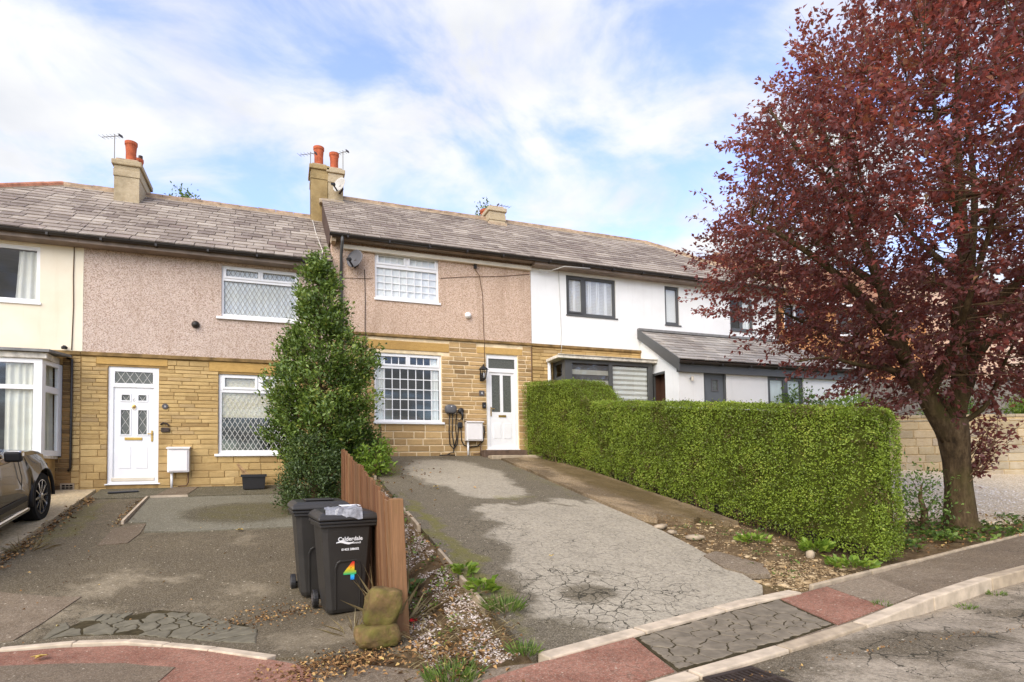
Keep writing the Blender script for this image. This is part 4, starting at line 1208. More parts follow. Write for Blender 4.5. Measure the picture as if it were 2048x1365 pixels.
s = MB(); s.prism([(XB-.03, YE+.02, E_B-.07), (XB-.03, YR, R_B-.06), (XB-.03, YR, R_B-.22), (XB-.03, D-.05, E_B-.18), (XB-.03, YE+.02, E_B-.18)], (.10, 0, 0)); s.build('verge_mortar', h2, mat='ridge_mortar')
gutter(h2, XB-.08, XC-.002, 13.735, E_B-.035)
s = MB(); s.box(XB+.25, XC-.0, D-.10, D-.003, E_B-.26, E_B-.16); s.build('fascia', h2, mat='pvc_cream', bevel=.008)
s = MB(); s.box(XB-.02, XC-.003, 13.81, D-.103, E_B-.10, E_B-.05); s.build('soffit', h2, mat='soffit_brown')
pipe(h2, [(XB+.2, 13.735, E_B-.08), (XB+.2, 13.74, E_B-.2), (XB+.2, D-.06, E_B-.42), (XB+.2, D-.06, 2.05), (XB+.22, D-.1, 1.98)], .035, 'pvc_grey')
pipe(h2, [(1.86, D-.012, 6.35), (1.87, D-.012, 5.6), (1.86, D-.012, 4.9), (1.87, D-.055, 4.84), (1.87, D-.055, 4.77), (1.87, D-.02, 4.7), (1.86, D-.02, 2.9)], .008, 'cable_black', 'cable')
pipe(h2, [(1.4, D-.012, 6.1), (2.05, D-.012, 6.15)], .005, 'cable_brown', 'cable')
pipe(h2, [(3.7, D-.012, 6.33), (4.4, D-.012, 6.44), (5.2, D-.012, 6.53), (6.1, D-.012, 6.68)], .006, 'cable_brown', 'cable')
pipe(h2, [(4.6, D-.03, 6.65), (4.72, D-.012, 6.5), (4.80, D-.012, 6.0), (4.81, D-.012, 5.2), (4.82, D-.012, 4.88), (4.82, D-.056, 4.84), (4.82, D-.056, 4.77), (4.82, D-.02, 4.66), (4.83, D-.02, 4.2)], .008, 'cable_brown', 'cable')
pipe(h2, [(6.12, D-.02, 4.76), (6.12, D-.02, 3.2)], .012, 'cable_brown', 'cable')
q = MB(); q.box(4.57, 4.64, D-.06, D-.001, 6.67, 6.88); q.tube([(4.6, D-.05, 6.75), (4.6, D-.16, 6.72)], .012, 6); q.build('cable_bracket', h2, mat='pvc_black')
q = MB(); q.box(2.2, 2.225, D-.02, D-.014, 2.02, 2.62); q.build('wall_strap', h2, mat='cable_brown')

# ------------------------------------------------------------------ white end house with porch
h3 = root('end_terrace_house', (10.3, D, 1.9), 'white rendered end house with dark grey windows and a slate roofed porch', 'house')
U3 = [(7.18, 8.72, 5.70, 6.79), (10.36, 10.86, 5.66, 6.80), (12.72, 13.62, 5.66, 6.68)]
w = MB(); panel(w, XC, XD, 4.85, 7.1, U3, D-.012, .12, 'render_white'); w.build('upper_wall', h3)
BAY3 = (6.75, 9.42, 2.4, 4.40)
w = MB(); panel(w, XC, 9.5, 1.5, 4.78, [BAY3], D+.002, .12, 'mortar_gold'); lw3 = w.build('ground_floor_wall', h3)
bricks(lw3, 'stone_gold', XC+.01, 9.47, 2.7, 4.76, [(6.74, 9.43, 2.4, 4.52)], D, lambda z: .095, (.25, .5), seed=41, gap=.010, proud=.012)
w = MB(); w.box(XC, 9.5, D-.05, D+.02, 4.78, 4.85); w.build('string_course', h3, mat='string_stone', bevel=.012)
w = MB(); w.add([(XD, D-.012, 1.5), (XD, 20.6, 1.5), (XD, 20.6, 7), (XD, D-.012, 7)], [(0, 1, 2, 3)]); w.add([(XC, 20.6, 1), (XD, 20.6, 1), (XD, 20.6, 7), (XC, 20.6, 7)], [(0, 1, 2, 3)]); w.build('side_wall', h3, mat='render_white')
# upper windows
def gwin(r, panes, sash=(), glass='glass_bright', y=None):
    y = D+.03 if y is None else y
    return window(h3, *r, y, panes, fmat='pvc_grey', glass=glass, sill=(.02, .05, .07, .03), sash=sash)
gwin(U3[0], [(7.27, 7.66, 5.80, 6.70), (7.80, 8.64, 5.78, 6.71)], sash=[(7.28, 7.65, 5.81, 6.69)])
gwin(U3[1], [(10.43, 10.79, 5.75, 6.72)])
gwin(U3[2], [(12.79, 13.12, 5.75, 6.6), (13.22, 13.55, 5.75, 6.6)], sash=[])
for r in U3: room(h3, r[0]-.2, r[1]+.2, r[2]-.2, r[3]+.15, D+.125, 2.0, 'room_wall')
sh = root('window_shutters', (7.95, D+.17, 5.72), 'white slatted shutters inside the widest upper window of the white house', 'shutters')
for k, x in enumerate((7.22, 7.46, 7.70, 7.95, 8.2, 8.44)):
    q = MB(); q.box(x, x+.04, D+.075, D+.10, 5.72, 6.76); q.box(x+.20, x+.238, D+.075, D+.10, 5.72, 6.76); q.build('stile', sh, mat='pvc_white')
    for j in range(24):
        z = 5.76+j*.041; q = MB(); q.obox((x+.12, D+.088, z), (.078, 0, 0), (0, .012, .021), (0, .002, -.001)); q.build('slat', sh, mat='pvc_white')
q = MB(); q.box(10.38, 10.84, D+.085, D+.09, 5.68, 6.78); tag(q.build('roller_blind', mat='net_white'), 'pale blind in the narrow upper window of the white house', 'blind')
drape('curtain', 13.3, 13.58, 5.68, 6.66, D+.10, 'net_white', 'pale curtain in the upper window nearest the end of the white house', amp=.02)
# bay
q = MB(); by3 = 13.42
panel(q, 6.76, 9.40, 2.4, 4.36, [(6.96, 8.05, 2.7, 4.27), (8.16, 9.27, 2.7, 4.27)], by3, .05, 'pvc_grey'); bay3 = q.build('bay_window', h3)
for g in ((6.96, 8.05, 2.7, 4.27), (8.16, 9.27, 2.7, 4.27)):
    p = MB(); p.box(g[0], g[1], by3+.03, by3+.034, g[2], g[3]); p.build('pane', bay3, mat='glass')
p = MB(); p.box(6.76, 6.82, by3+.001, by3+.14, 2.4, 4.36); p.box(6.76, 6.82, D-.08, D, 2.4, 4.36); p.box(6.765, 6.815, by3+.14, D-.08, 3.85, 3.95); p.box(6.765, 6.815, by3+.14, D-.08, 4.27, 4.36); p.box(6.765, 6.815, by3+.14, D-.08, 2.4, 2.75); p.build('side_frame', bay3, mat='pvc_grey')
p = MB(); p.box(6.785, 6.79, by3+.14, D-.08, 2.75, 3.85); p.build('pane', bay3, mat='glass')
p = MB(); p.box(6.785, 6.79, by3+.14, D-.08, 3.95, 4.27); p.build('pane', bay3, mat='glass')
p = MB(); p.box(9.35, 9.4, by3+.06, D, 2.4, 4.36); p.build('end_panel', bay3, mat='pvc_grey')
p = MB(); p.box(6.52, 9.49, by3-.1, D-.055, 4.362, 4.44); p.build('fascia', bay3, mat='timber_white', bevel=.008)
p = MB(); p.add([(6.5, by3-.13, 4.445), (9.495, by3-.13, 4.445), (9.495, D-.02, 4.53), (6.9, D-.02, 4.6), (6.5, by3-.13, 4.455), (9.495, by3-.13, 4.455), (9.495, D-.02, 4.56), (6.9, D-.02, 4.63)], [(0, 3, 2, 1), (4, 5, 6, 7), (0, 1, 5, 4), (1, 2, 6, 5), (2, 3, 7, 6), (3, 0, 4, 7)]); p.build('bay_roof', bay3, mat='timber_white')
room(h3, 6.85, 9.35, 2.0, 4.6, D+.125, 2.6, 'room_wall')
zb = root('zebra_blind', (8.1, by3+.12, 3.4), 'grey and white striped roller blind behind the dark grey bay window', 'blind')
for k in range(7):
    z = 4.24-k*.13
    if z < 3.42: break
    q = MB(); q.box(6.97, 8.06, by3+.06, by3+.064, z-.125, z-.001); q.build('stripe', zb, mat='dish_pale' if k % 2 else 'dish_grey')
    q = MB(); q.box(8.16, 9.26, by3+.06, by3+.064, z-.07, z); q.build('stripe', zb, mat='net_white')
    q = MB(); q.box(8.16, 9.26, by3+.066, by3+.07, z-.14, z-.06); q.build('stripe', zb, mat='dish_pale')
pipe(h3, [(6.6, D-.08, 4.40), (6.6, D-.08, 2.2)], .045, 'pvc_white')
pipe(h3, [(6.95, D-.03, 6.85), (6.98, D-.026, 6.0), (7.0, D-.026, 5.2), (6.98, D-.026, 4.86), (6.98, D-.07, 4.84), (6.98, D-.07, 4.77), (6.97, D-.02, 4.6)], .007, 'dish_pale', 'cable')
pipe(h3, [(6.3, 13.95, 6.78), (6.6, 13.9, 6.76), (6.95, 13.7, 6.86), (7.7, 13.68, 6.88)], .012, 'dish_pale', 'cable')
# main roof with hipped end
r3 = roof_body(h3, XC, XD+.25, E_B, R_B, hipr=11.85)
HR = lambda s: XD+.25-(XD+.25-11.85)*s/SLOPE
slates(r3, 'slate', lambda s: XC, HR, YE, E_B, PITCH_R, SLOPE, 16, .47, 24)
ridge_tiles(r3, (XC, YR, R_B+.02), (11.85, YR, R_B+.02), 'ridge_buff', seed=5)
ridge_tiles(r3, (XD+.2, YE+.05, E_B+.06), (11.85, YR, R_B+.03), 'ridge_buff', seed=6)
gutter(h3, XC+.002, XD+.25, 13.735, E_B-.035)
s = MB(); s.box(XC+.003, XD+.2, 13.80, D-.015, E_B-.16, E_B-.03); s.build('fascia', h3, mat='soffit_brown')
pipe(h3, [(XD-.02, 13.74, E_B-.1), (XD-.02, D-.09, E_B-.4), (XD-.02, D-.09, 5.5)], .04, 'pvc_black')
# porch
PX0, PX1, PY = 9.5, 15.9, 12.43
PO = (12.45, 13.75, 2.6, 4.02); PDR = (10.29, 11.03, 1.98, 4.06)
w = MB(); panel(w, PX0, PX1, 1.5, 4.2, [PO, PDR], PY, .1, 'render_white')
# side wall with its doorway
def sidewall(mb, y0, y1, z0, z1):
    mb.add([(PX0, y0, z0), (PX0, y0, z1), (PX0, y1, z1), (PX0, y1, z0)], [(0, 1, 2, 3)], 'render_white')
mb = w
mb.add([(PX0, PY, 1.5), (PX0, PY, 4.25), (PX0, 13.0, 4.62), (PX0, 13.0, 1.5)], [(0, 1, 2, 3)], 'render_white')
mb.add([(PX0, 13.54, 1.5), (PX0, 13.54, 4.98), (PX0, D, 5.35), (PX0, D, 1.5)], [(0, 1, 2, 3)], 'render_white')
mb.add([(PX0, 13.0, 4.08), (PX0, 13.0, 4.62), (PX0, 13.54, 4.98), (PX0, 13.54, 4.08)], [(0, 1, 2, 3)], 'render_white')
for yy in (13.0, 13.54):
    mb.add([(PX0, yy, 1.5), (PX0, yy, 4.08), (PX0+.28, yy, 4.08), (PX0+.28, yy, 1.5)], [(0, 1, 2, 3)], 'door_brown')
mb.add([(PX0, 13.0, 4.08), (PX0, 13.54, 4.08), (PX0+.28, 13.54, 4.08), (PX0+.28, 13.0, 4.08)], [(0, 1, 2, 3)], 'render_white')
mb.add([(PX1, PY, 1.5), (PX1, PY, 4.25), (PX1, 16, 4.25), (PX1, 16, 1.5)], [(0, 1, 2, 3)], 'render_white')
porch = mb.build('porch', h3)
q = MB(); q.box(PX0+.24, PX0+.28, 13.0, 13.54, 1.5, 4.08); q.build('side_door', porch, mat='door_brown')
q = MB(); q.box(PX0-.01, PX0+.05, 13.50, 13.56, 1.5, 4.10); q.box(PX0-.01, PX0+.05, 13.0, 13.50, 4.04, 4.1); q.build('door_frame', porch, mat='pvc_grey')
PE, PT = 4.28, 5.40; py0 = 12.28; pl = math.hypot(D-py0, PT-PE); pa = math.atan2(PT-PE, D-py0)
rb = MB(); rb.add([(PX0-.08, py0, PE-.03), (PX1+.15, py0, PE-.03), (XD+.1, D-.014, PT-.03), (PX0-.08, D-.014, PT-.03), (PX1+.15, 16.2, PE-.03), (XD+.1, 16.2, PT-.03)], [(0, 1, 2, 3), (1, 4, 5, 2)]); pr = rb.build('porch_roof', h3, mat='slate_under')
slates(pr, 'slate_porch', lambda s: PX0-.1, lambda s: PX1+.15-(PX1+.05-XD)*s/pl, py0, PE, pa, pl, 10, .42, 25)
q = MB(); q.prism([(PX0-.11, py0-.02, PE-.30), (PX0-.11, py0-.02, PE+.03), (PX0-.11, D-.015, PT+.05), (PX0-.11, D-.015, PT-.22)], (.04, 0, 0)); q.build('bargeboard', porch, mat='pvc_grey')
q = MB(); q.box(PX0-.06, PX1+.1, py0+.06, PY-.003, PE-.30, PE-.05); q.build('fascia', porch, mat='pvc_grey')
q = MB(); q.box(PX0-.1, XD+.05, D-.10, D-.014, PT+.0, PT+.07); q.build('flashing', porch, mat='lead')
gutter(h3, PX0-.10, PX1+.1, py0-.01, PE-.04, .055)
q = MB(); panel(q, *PDR, [(10.60, 10.77, 3.55, 3.82), (10.60, 10.77, 3.0, 3.27), (10.60, 10.77, 2.45, 2.72)], PY+.05, .02, 'door_anthracite'); pd = q.build('porch_door', porch)
for z in (3.55, 3.0, 2.45):
    t_ = .03; q = MB(); q.box(10.60-t_, 10.77+t_, PY+.035, PY+.0495, z+.27, z+.27+t_); q.box(10.60-t_, 10.77+t_, PY+.035, PY+.0495, z-t_, z); q.box(10.60-t_, 10.60, PY+.035, PY+.0495, z, z+.27); q.box(10.77, 10.77+t_, PY+.035, PY+.0495, z, z+.27); q.build('trim', pd, mat='dish_grey')
    q = MB(); q.box(10.60, 10.77, PY+.062, PY+.066, z, z+.27); q.build('pane', pd, mat='glass_obscure')
q = MB(); q.box(PDR[0], PDR[0]+.05, PY+.02, PY+.0495, 1.98, 4.06); q.box(PDR[1]-.06, PDR[1], PY+.02, PY+.0495, 1.98, 4.06); q.box(PDR[0]+.05, PDR[1]-.06, PY+.02, PY+.0495, 4.0, 4.06); q.build('frame', pd, mat='pvc_grey')
window(h3, *PO, PY+.03, [(12.56, 13.02, 2.72, 3.9), (13.2, 13.64, 2.72, 3.9)], fmat='pvc_grey', glass='glass_frost')
q = MB(); q.lathe([(.02, 0), (.05, .01), (.05, .05), (.03, .06)], (9.88, PY, 3.82), (0, -1, 0), 10, 'chrome'); q.box(9.85, 9.91, PY-.075, PY-.06, 3.76, 3.88, 'pvc_cream'); tag(q.build('wall_light'), 'small round outdoor light on the white porch beside the grey door', 'wall light')

# ------------------------------------------------------------------ chimneys
def chimney(house, x0, x1, y0, y1, z0, z1, mat, courses=True, split=None):
    q = MB(); q.box(x0, x1, y0, y1, z0, z1-.42); c = q.build('chimney', house, mat=mat, bevel=.012)
    z = z1-.42
    q = MB(); q.box(x0-.015, x1+.015, y0-.015, y1+.015, z+.002, z+.18); q.build('band', c, mat=mat, bevel=.01)
    q = MB(); q.box(x0-.002, x1+.002, y0-.002, y1+.002, z+.182, z+.27); q.build('neck', c, mat=mat, bevel=.01)
    q = MB(); q.box(x0-.05, x1+.05, y0-.05, y1+.05, z+.272, z+.40); q.build('cap', c, mat=mat, bevel=.02)
    q = MB(); q.box(x0+.02, x1-.02, y0+.02, y1-.02, z+.402, z+.47); q.build('flaunching', c, mat='ridge_mortar', bevel=.03)
    q = MB(); q.box(x0-.05, x1+.05, y0-.05, y0+.12, z0+.0, z0+.22); q.build('flashing', c, mat='ridge_mortar', bevel=.02)
    return c
def pot(c, x, y, z, h, r=.125):
    MB().lathe([(r*1.05, 0), (r*.92, .06), (r*.9, h*.55), (r*1.0, h-.1), (r*1.12, h-.07), (r*1.12, h), (r*.9, h), (r*.85, h-.1)], (x, y, z), n=18).build('chimney_pot', c, mat='terracotta', smooth=False)
c1 = chimney(h1, -3.72, -3.19, 16.38, 17.7, 7.9, 9.20, 'chimney_stone'); pot(c1, -3.44, 16.72, 9.24, .57); pot(c1, -3.38, 17.25, 9.24, .42, .10)
MB().tube([(-3.34, 17.25, 9.66), (-3.34, 17.25, 9.76)], .05, 8).build('cowl', c1, mat='iron')
c2a = chimney(h1, .80, 1.24, 16.95, 17.7, 8.2, 10.16, 'chimney_gold'); c2b = chimney(h2, 1.25, 1.66, 16.95, 17.7, 8.9, 10.12, 'chimney_stone')
pot(c2a, 1.02, 17.25, 10.21, .58, .135); pot(c2b, 1.44, 17.25, 10.17, .52, .125)
q = MB(); q.box(1.0, 1.68, 16.75, 16.94, 9.0, 9.12); q.build('flashing', c2b, mat='concrete_kerb_grey', bevel=.02)
c3 = chimney(h2, 5.98, 6.50, 16.8, 18.5, 8.95, 9.66, 'chimney_stone'); pot(c3, 6.12, 17.6, 9.7, .16, .15)

# ------------------------------------------------------------------ aerials and dishes
def aerial(base, h, yaw, label, n=6, L=.55):
    r = root('tv_aerial', base, label, 'aerial')
    b = Vector(base); top = b+Vector((0, 0, h))
    MB().tube([b, top], .009, 6).build('mast', r, mat='wood_grey')
    dv_ = Vector((math.cos(yaw), math.sin(yaw), .05)); sd = Vector((-dv_.y, dv_.x, 0)).normalized()
    bm = MB(); bm.bar(top-dv_*L*.35-Vector((0, 0, .05)), top+dv_*L*.65-Vector((0, 0, .05)), .011); bm.build('boom', r, mat='plaque_slate')
    for k in range(n):
        p = top+dv_*(L*(-.3+.95*k/(n-1)))-Vector((0, 0, .05)); q = MB(); q.bar(p-sd*.10, p+sd*.10, .005); q.build('element', r, mat='plaque_slate')
    q = MB(); q.obox(top-dv_*L*.3-Vector((0, 0, .05)), dv_*.006, sd*.06, (0, 0, .03)); q.build('reflector', r, mat='plaque_slate')
    return r
aerial((-3.74, 16.5, 9.0), .85, 2.6, 'thin television aerial beside the single pale stone chimney stack')
aerial((.79, 17.1, 9.6), .95, 2.5, 'television aerial clamped to the shaded side of the tall double chimney')
aerial((1.67, 17.1, 9.6), 1.15, 2.3, 'tallest television aerial standing beside the second pot of the double chimney')
aerial((7.0, 18.4, 9.2), 1.35, .2, 'small television aerial above the low square chimney', 5, .5)
def dish(c, r, nrm, mat, label, armside):
    c = Vector(c); n_ = Vector(nrm).normalized(); rt = root('satellite_dish', c, label, 'satellite dish')
    a = n_.cross(Vector((0, 0, 1))).normalized(); b = a.cross(n_)
    vs = []; fs = []; N = 24; R = 6
    for i in range(R+1):
        rr = i/R
        for k in range(N):
            an = 2*math.pi*k/N
            vs.append(c+a*math.cos(an)*rr*r*.92+b*math.sin(an)*rr*r*1.05+n_*(rr*rr*r*.22))
    for i in range(R):
        for k in range(N): fs.append((i*N+k, i*N+(k+1) % N, (i+1)*N+(k+1) % N, (i+1)*N+k))
    q = MB(); q.add(vs, fs); o = q.build('reflector', rt, mat=mat, smooth=True); m = o.modifiers.new('solid', 'SOLIDIFY'); m.thickness = .008; m.offset = -1
    tip = c+n_*(r*1.15)-b*r*.75
    q = MB(); q.bar(c-b*r*1.02+n_*.05, tip, .03, .03); q.build('arm', rt, mat='black_plastic')
    q = MB(); q.lathe([(.035, -.05), (.035, .03), (.05, .05)], tip, (c-tip), 10); q.build('receiver', rt, mat='black_plastic')
    q = MB(); q.bar(c-n_*.004, c-n_*.12-b*.05, .06, .06); q.bar(c-n_*.12-b*.05, Vector((c.x, armside, c.z-.12)), .04, .04); q.build('bracket', rt, mat='iron')
    return rt
dish((1.63, 13.9, 6.50), .22, (-.62, -.78, .28), 'dish_grey', 'dark grey satellite dish on the pebbledash beside the downpipe', D)
dish((1.55, 16.7, 9.53), .22, (-.70, -.68, .28), 'dish_pale', 'pale satellite dish mounted on the tall double chimney', 16.95)
# ------------------------------------------------------------------ foliage
def mat_leaf(name, stops, trans, tamt=.35, rough=.45, spec=.35):
    t = NT(name)
    col = t.ramp(t.attr('rnd'), stops)
    t.fin(col, rough, None, spec)
    tl = t.n('ShaderNodeBsdfTranslucent')
    t.set(tl, 0, t.mix(.5, col, trans))
    mx = t.n('ShaderNodeMixShader'); mx.inputs[0].default_value = tamt
    t.l(t.b.outputs[0], mx.inputs[1]); t.l(tl.outputs[0], mx.inputs[2]); t.l(mx.outputs[0], t.out.inputs['Surface'])
def lin(r, g, b): return (r, g, b, 1)
mat_leaf('leaf_plum', [(0, lin(.095, .046, .042)), (.35, lin(.165, .072, .066)), (.7, lin(.24, .092, .080)), (.92, lin(.37, .090, .062)), (1, lin(.28, .17, .07))], lin(.58, .11, .06), .42, .36)
mat_leaf('leaf_holly', [(0, lin(.060, .105, .016)), (.5, lin(.14, .21, .034)), (.85, lin(.24, .32, .052)), (1, lin(.42, .42, .08))], lin(.16, .24, .04), .25, .35, .45)
mat_leaf('leaf_holly_dark', [(0, lin(.035, .058, .014)), (.6, lin(.075, .115, .026)), (1, lin(.13, .17, .035))], lin(.10, .16, .04), .2, .4, .4)
mat_leaf('leaf_privet', [(0, lin(.13, .095, .030)), (.10, lin(.10, .125, .016)), (.4, lin(.20, .275, .027)), (.8, lin(.31, .40, .045)), (1, lin(.44, .46, .08))], lin(.26, .34, .04), .32, .42)
mat_leaf('leaf_green', [(0, lin(.05, .09, .018)), (.5, lin(.10, .17, .03)), (1, lin(.2, .28, .05))], lin(.2, .3, .05), .3)
mat_leaf('leaf_bright', [(0, lin(.10, .17, .02)), (.5, lin(.18, .28, .03)), (1, lin(.30, .38, .05))], lin(.3, .42, .05), .35)
mat_leaf('grass_blade', [(0, lin(.07, .12, .02)), (.6, lin(.15, .24, .04)), (1, lin(.28, .34, .08))], lin(.24, .34, .05), .3)
mat_leaf('grass_dry', [(0, lin(.20, .14, .07)), (.6, lin(.36, .28, .14)), (1, lin(.48, .40, .22))], lin(.4, .3, .12), .2, .7, .1)
def mat_bark():
    t = NT('bark')
    n1 = t.noise(10, 7, .7, stretch=(1.5, 1.5, .45))
    col = t.ramp(n1, [(.3, srgb(44, 35, 24)), (.5, srgb(76, 61, 42)), (.7, srgb(108, 90, 66))])
    g = t.ramp(t.noise(1.5, 5, .65), [(.5, G4(0)), (.7, G4(.55))])
    col = t.mix(g, col, srgb(76, 72, 34))
    t.fin(col, .9, t.bump(n1, .9, .03), .15)
mat_bark()
plain('twig', srgb(104, 84, 60), .85, .15, var=.25, scale=8)
def hash_noise(P, f, seed=0.0):
    return np.array([noise.fractal(Vector((p[0]*f+seed, p[1]*f, p[2]*f)), .6, 2.0, 3) for p in P])

# ---- copper leaved plum tree
def plum_tree():
    base = Vector((9.80, 6.0, .46))
    t = root('plum_tree', base, 'large copper red leaved tree with a stout forked trunk beside the hedge end', 'tree')
    rng = random.Random(41); nr_ = np.random.default_rng(41)
    b = base
    # trunk with flared, uneven foot
    mb = MB(); rings = []
    prof = [(0.0, .40, (0, 0)), (.10, .29, (0, 0)), (.30, .215, (-.01, 0)), (.8, .182, (-.03, 0)), (1.2, .18, (-.05, 0)), (1.55, .21, (-.10, 0)), (1.85, .24, (-.2, 0))]
    N = 18; vs = []; fs = []
    for (h, r, (ox, oy)) in prof:
        for k in range(N):
            an = 2*math.pi*k/N
            lob = 1+(.16*math.sin(an*4+.8)+.10*math.sin(an*7))*max(0, 1-h/.5)+.05*nz(math.cos(an)*1.5, math.sin(an)*1.5, h*1.5)
            vs.append((b.x+ox+math.cos(an)*r*lob, b.y+oy+math.sin(an)*r*lob, b.z-.08+h))
    for i in range(len(prof)-1):
        for k in range(N): fs.append((i*N+k, i*N+(k+1) % N, (i+1)*N+(k+1) % N, (i+1)*N+k))
    fs.append(tuple((len(prof)-1)*N+k for k in range(N)))
    mb.add(vs, fs)
    F = Vector((b.x-.15, b.y, b.z+1.5))
    nodes = []           # (pos, radius)
    def limb(pts, r0, r1):
        pts = [Vector(p) for p in pts]
        # smooth resample
        out = []
        for i in range(len(pts)-1):
            p0 = pts[max(i-1, 0)]; p1 = pts[i]; p2 = pts[i+1]; p3 = pts[min(i+2, len(pts)-1)]
            for k in range(5):
                u = k/5
                out.append(.5*((2*p1)+(p2-p0)*u+(2*p0-5*p1+4*p2-p3)*u*u+(3*p1-p0-3*p2+p3)*u**3))
        out.append(pts[-1])
        n = len(out); rs = [r0+(r1-r0)*(i/(n-1))**.8 for i in range(n)]
        mb.tube(out, rs, 9)
        for p, r in zip(out[2:], rs[2:]): nodes.append((p.copy(), r))
        return out
    # main limbs spread from the fork (given as offsets from the fork)
    L = [([(-.02, 0, .0), (-.55, .1, .60), (-1.0, .2, 1.35), (-1.35, .4, 2.6), (-1.9, .7, 4.2), (-2.3, .9, 5.6)], .165, .03),
         ([(0, 0, .05), (.1, -.15, .7), (.05, -.2, 1.8), (.2, -.3, 3.4), (.0, -.4, 5.2), (.1, -.5, 7.0)], .155, .03),
         ([(.05, 0, .05), (.5, .1, .55), (1.0, .1, 1.4), (1.4, .3, 2.9), (1.7, .3, 4.6), (1.9, .5, 6.2)], .145, .03),
         ([(-1.0, .2, 1.3), (-1.9, .1, 2.0), (-2.8, .3, 2.7), (-3.6, .7, 3.3), (-4.1, 1.1, 3.7)], .09, .02),
         ([(-.55, .1, .6), (-.9, -.6, 1.3), (-1.5, -1.4, 2.1), (-2.0, -2.2, 3.2)], .09, .02),
         ([(.05, -.2, 1.7), (.5, -1.1, 2.5), (.9, -2.1, 3.5), (1.1, -2.9, 4.6)], .09, .02),
         ([(1.0, .1, 1.4), (1.9, -.1, 2.2), (2.9, -.2, 3.0), (3.6, -.1, 3.9)], .09, .02),
         ([(1.4, .3, 2.9), (1.6, 1.4, 3.9), (1.8, 2.3, 5.0)], .07, .02),
         ([(-1.35, .4, 2.6), (-1.3, 1.5, 3.5), (-1.2, 2.5, 4.6)], .07, .02),
         ([(-1.9, .7, 4.2), (-3.0, .9, 5.0), (-3.5, 1.1, 5.7)], .05, .015),
         ([(.2, -.3, 3.4), (-.9, -.6, 4.9), (-1.3, -.7, 6.6)], .06, .015),
         ([(0, -.1, .4), (-.3, .9, 1.2), (-.9, 1.9, 2.0), (-1.6, 2.7, 2.6)], .07, .02),
         ([(-.8, .2, 1.0), (-1.7, .6, 1.25), (-2.4, .9, 1.4), (-2.9, 1.2, 1.35)], .045, .012),
         ([(.3, 0, .2), (.7, -.3, .5), (.85, -.5, 1.1), (1.0, -.7, 1.6)], .05, .015)]
    for pts, r0, r1 in L: limb([F+Vector((p[0]*.74, p[1]*.74, p[2]*(.90 if p[2] > 1 else 1))) for p in pts], r0, r1)
    trunk = mb
    tw = MB()
    C = Vector((b.x+.22, b.y+.08, b.z+4.75)); R = (3.42, 3.3, 4.3)
    def env(p):
        d = p-C
        rz = R[2] if d.z > 0 else 2.75
        lat = 1.0+(.14*d.z if d.z < 0 else -.075*d.z)
        k = (d.x/(R[0]*lat))**2+(d.y/(R[1]*lat))**2+(d.z/rz)**2
        n_ = .26*nz(p.x*.55, p.y*.55, p.z*.55+4)+.10*nz(p.x*1.3, p.y*1.3, p.z*1.3)
        return math.sqrt(k)+n_
    def sample(lo, hi):
        while True:
            p = C+Vector((rng.uniform(-1.15, 1.15)*R[0], rng.uniform(-1.15, 1.15)*R[1], rng.uniform(-1.1, 1.1)*R[2]))
            e = env(p)
            if lo < e < hi and p.z > b.z+1.7: return p
    NP = np.array([tuple(p) for p, r in nodes]); NR = [r for p, r in nodes]
    def connect(target, r1, lift, rmax):
        nonlocal NP, NR
        d = NP-np.array(target); dd = np.sqrt((d**2).sum(1))+np.where(NP[:, 2] > target.z+.2, 1.5, 0)
        k = int(dd.argmin()); a = Vector(NP[k]); r0 = min(NR[k]*.7, rmax)
        r0 = max(r0, r1*1.3); v = target-a; ln = v.length
        mid = a+v*.5+Vector((rng.uniform(-.12, .12)*ln, rng.uniform(-.12, .12)*ln, lift*ln))
        q1 = a*.25+mid*.5+target*.25
        pts = [a, (a+q1)/2+Vector((0, 0, lift*ln*.1)), q1, (q1+target)/2+Vector((0, 0, lift*ln*.15)), target]
        return pts, [r0, r0*.85+r1*.15, (r0+r1)/2, r0*.25+r1*.75, r1]
    tg = sorted([sample(.35, .86) for _ in range(230)], key=lambda p: (p-F).length)
    for p in tg:
        pts, rs = connect(p, .008, .02, .045); trunk.tube(pts, rs, 6)
        NP = np.vstack([NP]+[np.array([tuple(q)]) for q in pts[1:]]); NR += rs[1:]
    tips = [sample(.42, 1.0) for _ in range(2450)]+[sample(.82, 1.10) for _ in range(1250)]
    LC = []; LA = []
    for p in tips:
        pts, rs = connect(p, .0025, .0, .007); tw.tube(pts, rs, 3, cap=False)
        axis = (pts[-1]-pts[-2])
        if axis.length < 1e-4: axis = Vector((0, 0, 1))
        axis.normalize()
        out = (p-C); out.normalize()
        end = p+(axis*.35+out*.4+Vector((0, 0, .22 if rng.random() < .75 else -.12))).normalized()*rng.uniform(.25, .6)
        tw.tube([p, (p+end)/2+Vector((0, 0, .02)), end], [.0028, .0022, .0015], 3, cap=False)
        m = rng.randint(18, 32)
        for k in range(m):
            u = rng.random()
            q = p+(end-p)*u if rng.random() < .75 else pts[2]+(p-pts[2])*rng.random()
            LC.append(tuple(q+Vector((rng.gauss(0, .035), rng.gauss(0, .035), rng.gauss(0, .035)))))
            LA.append(tuple((end-p).normalized()*.7+Vector((rng.gauss(0, .7), rng.gauss(0, .7), rng.gauss(-.15, .6)))))
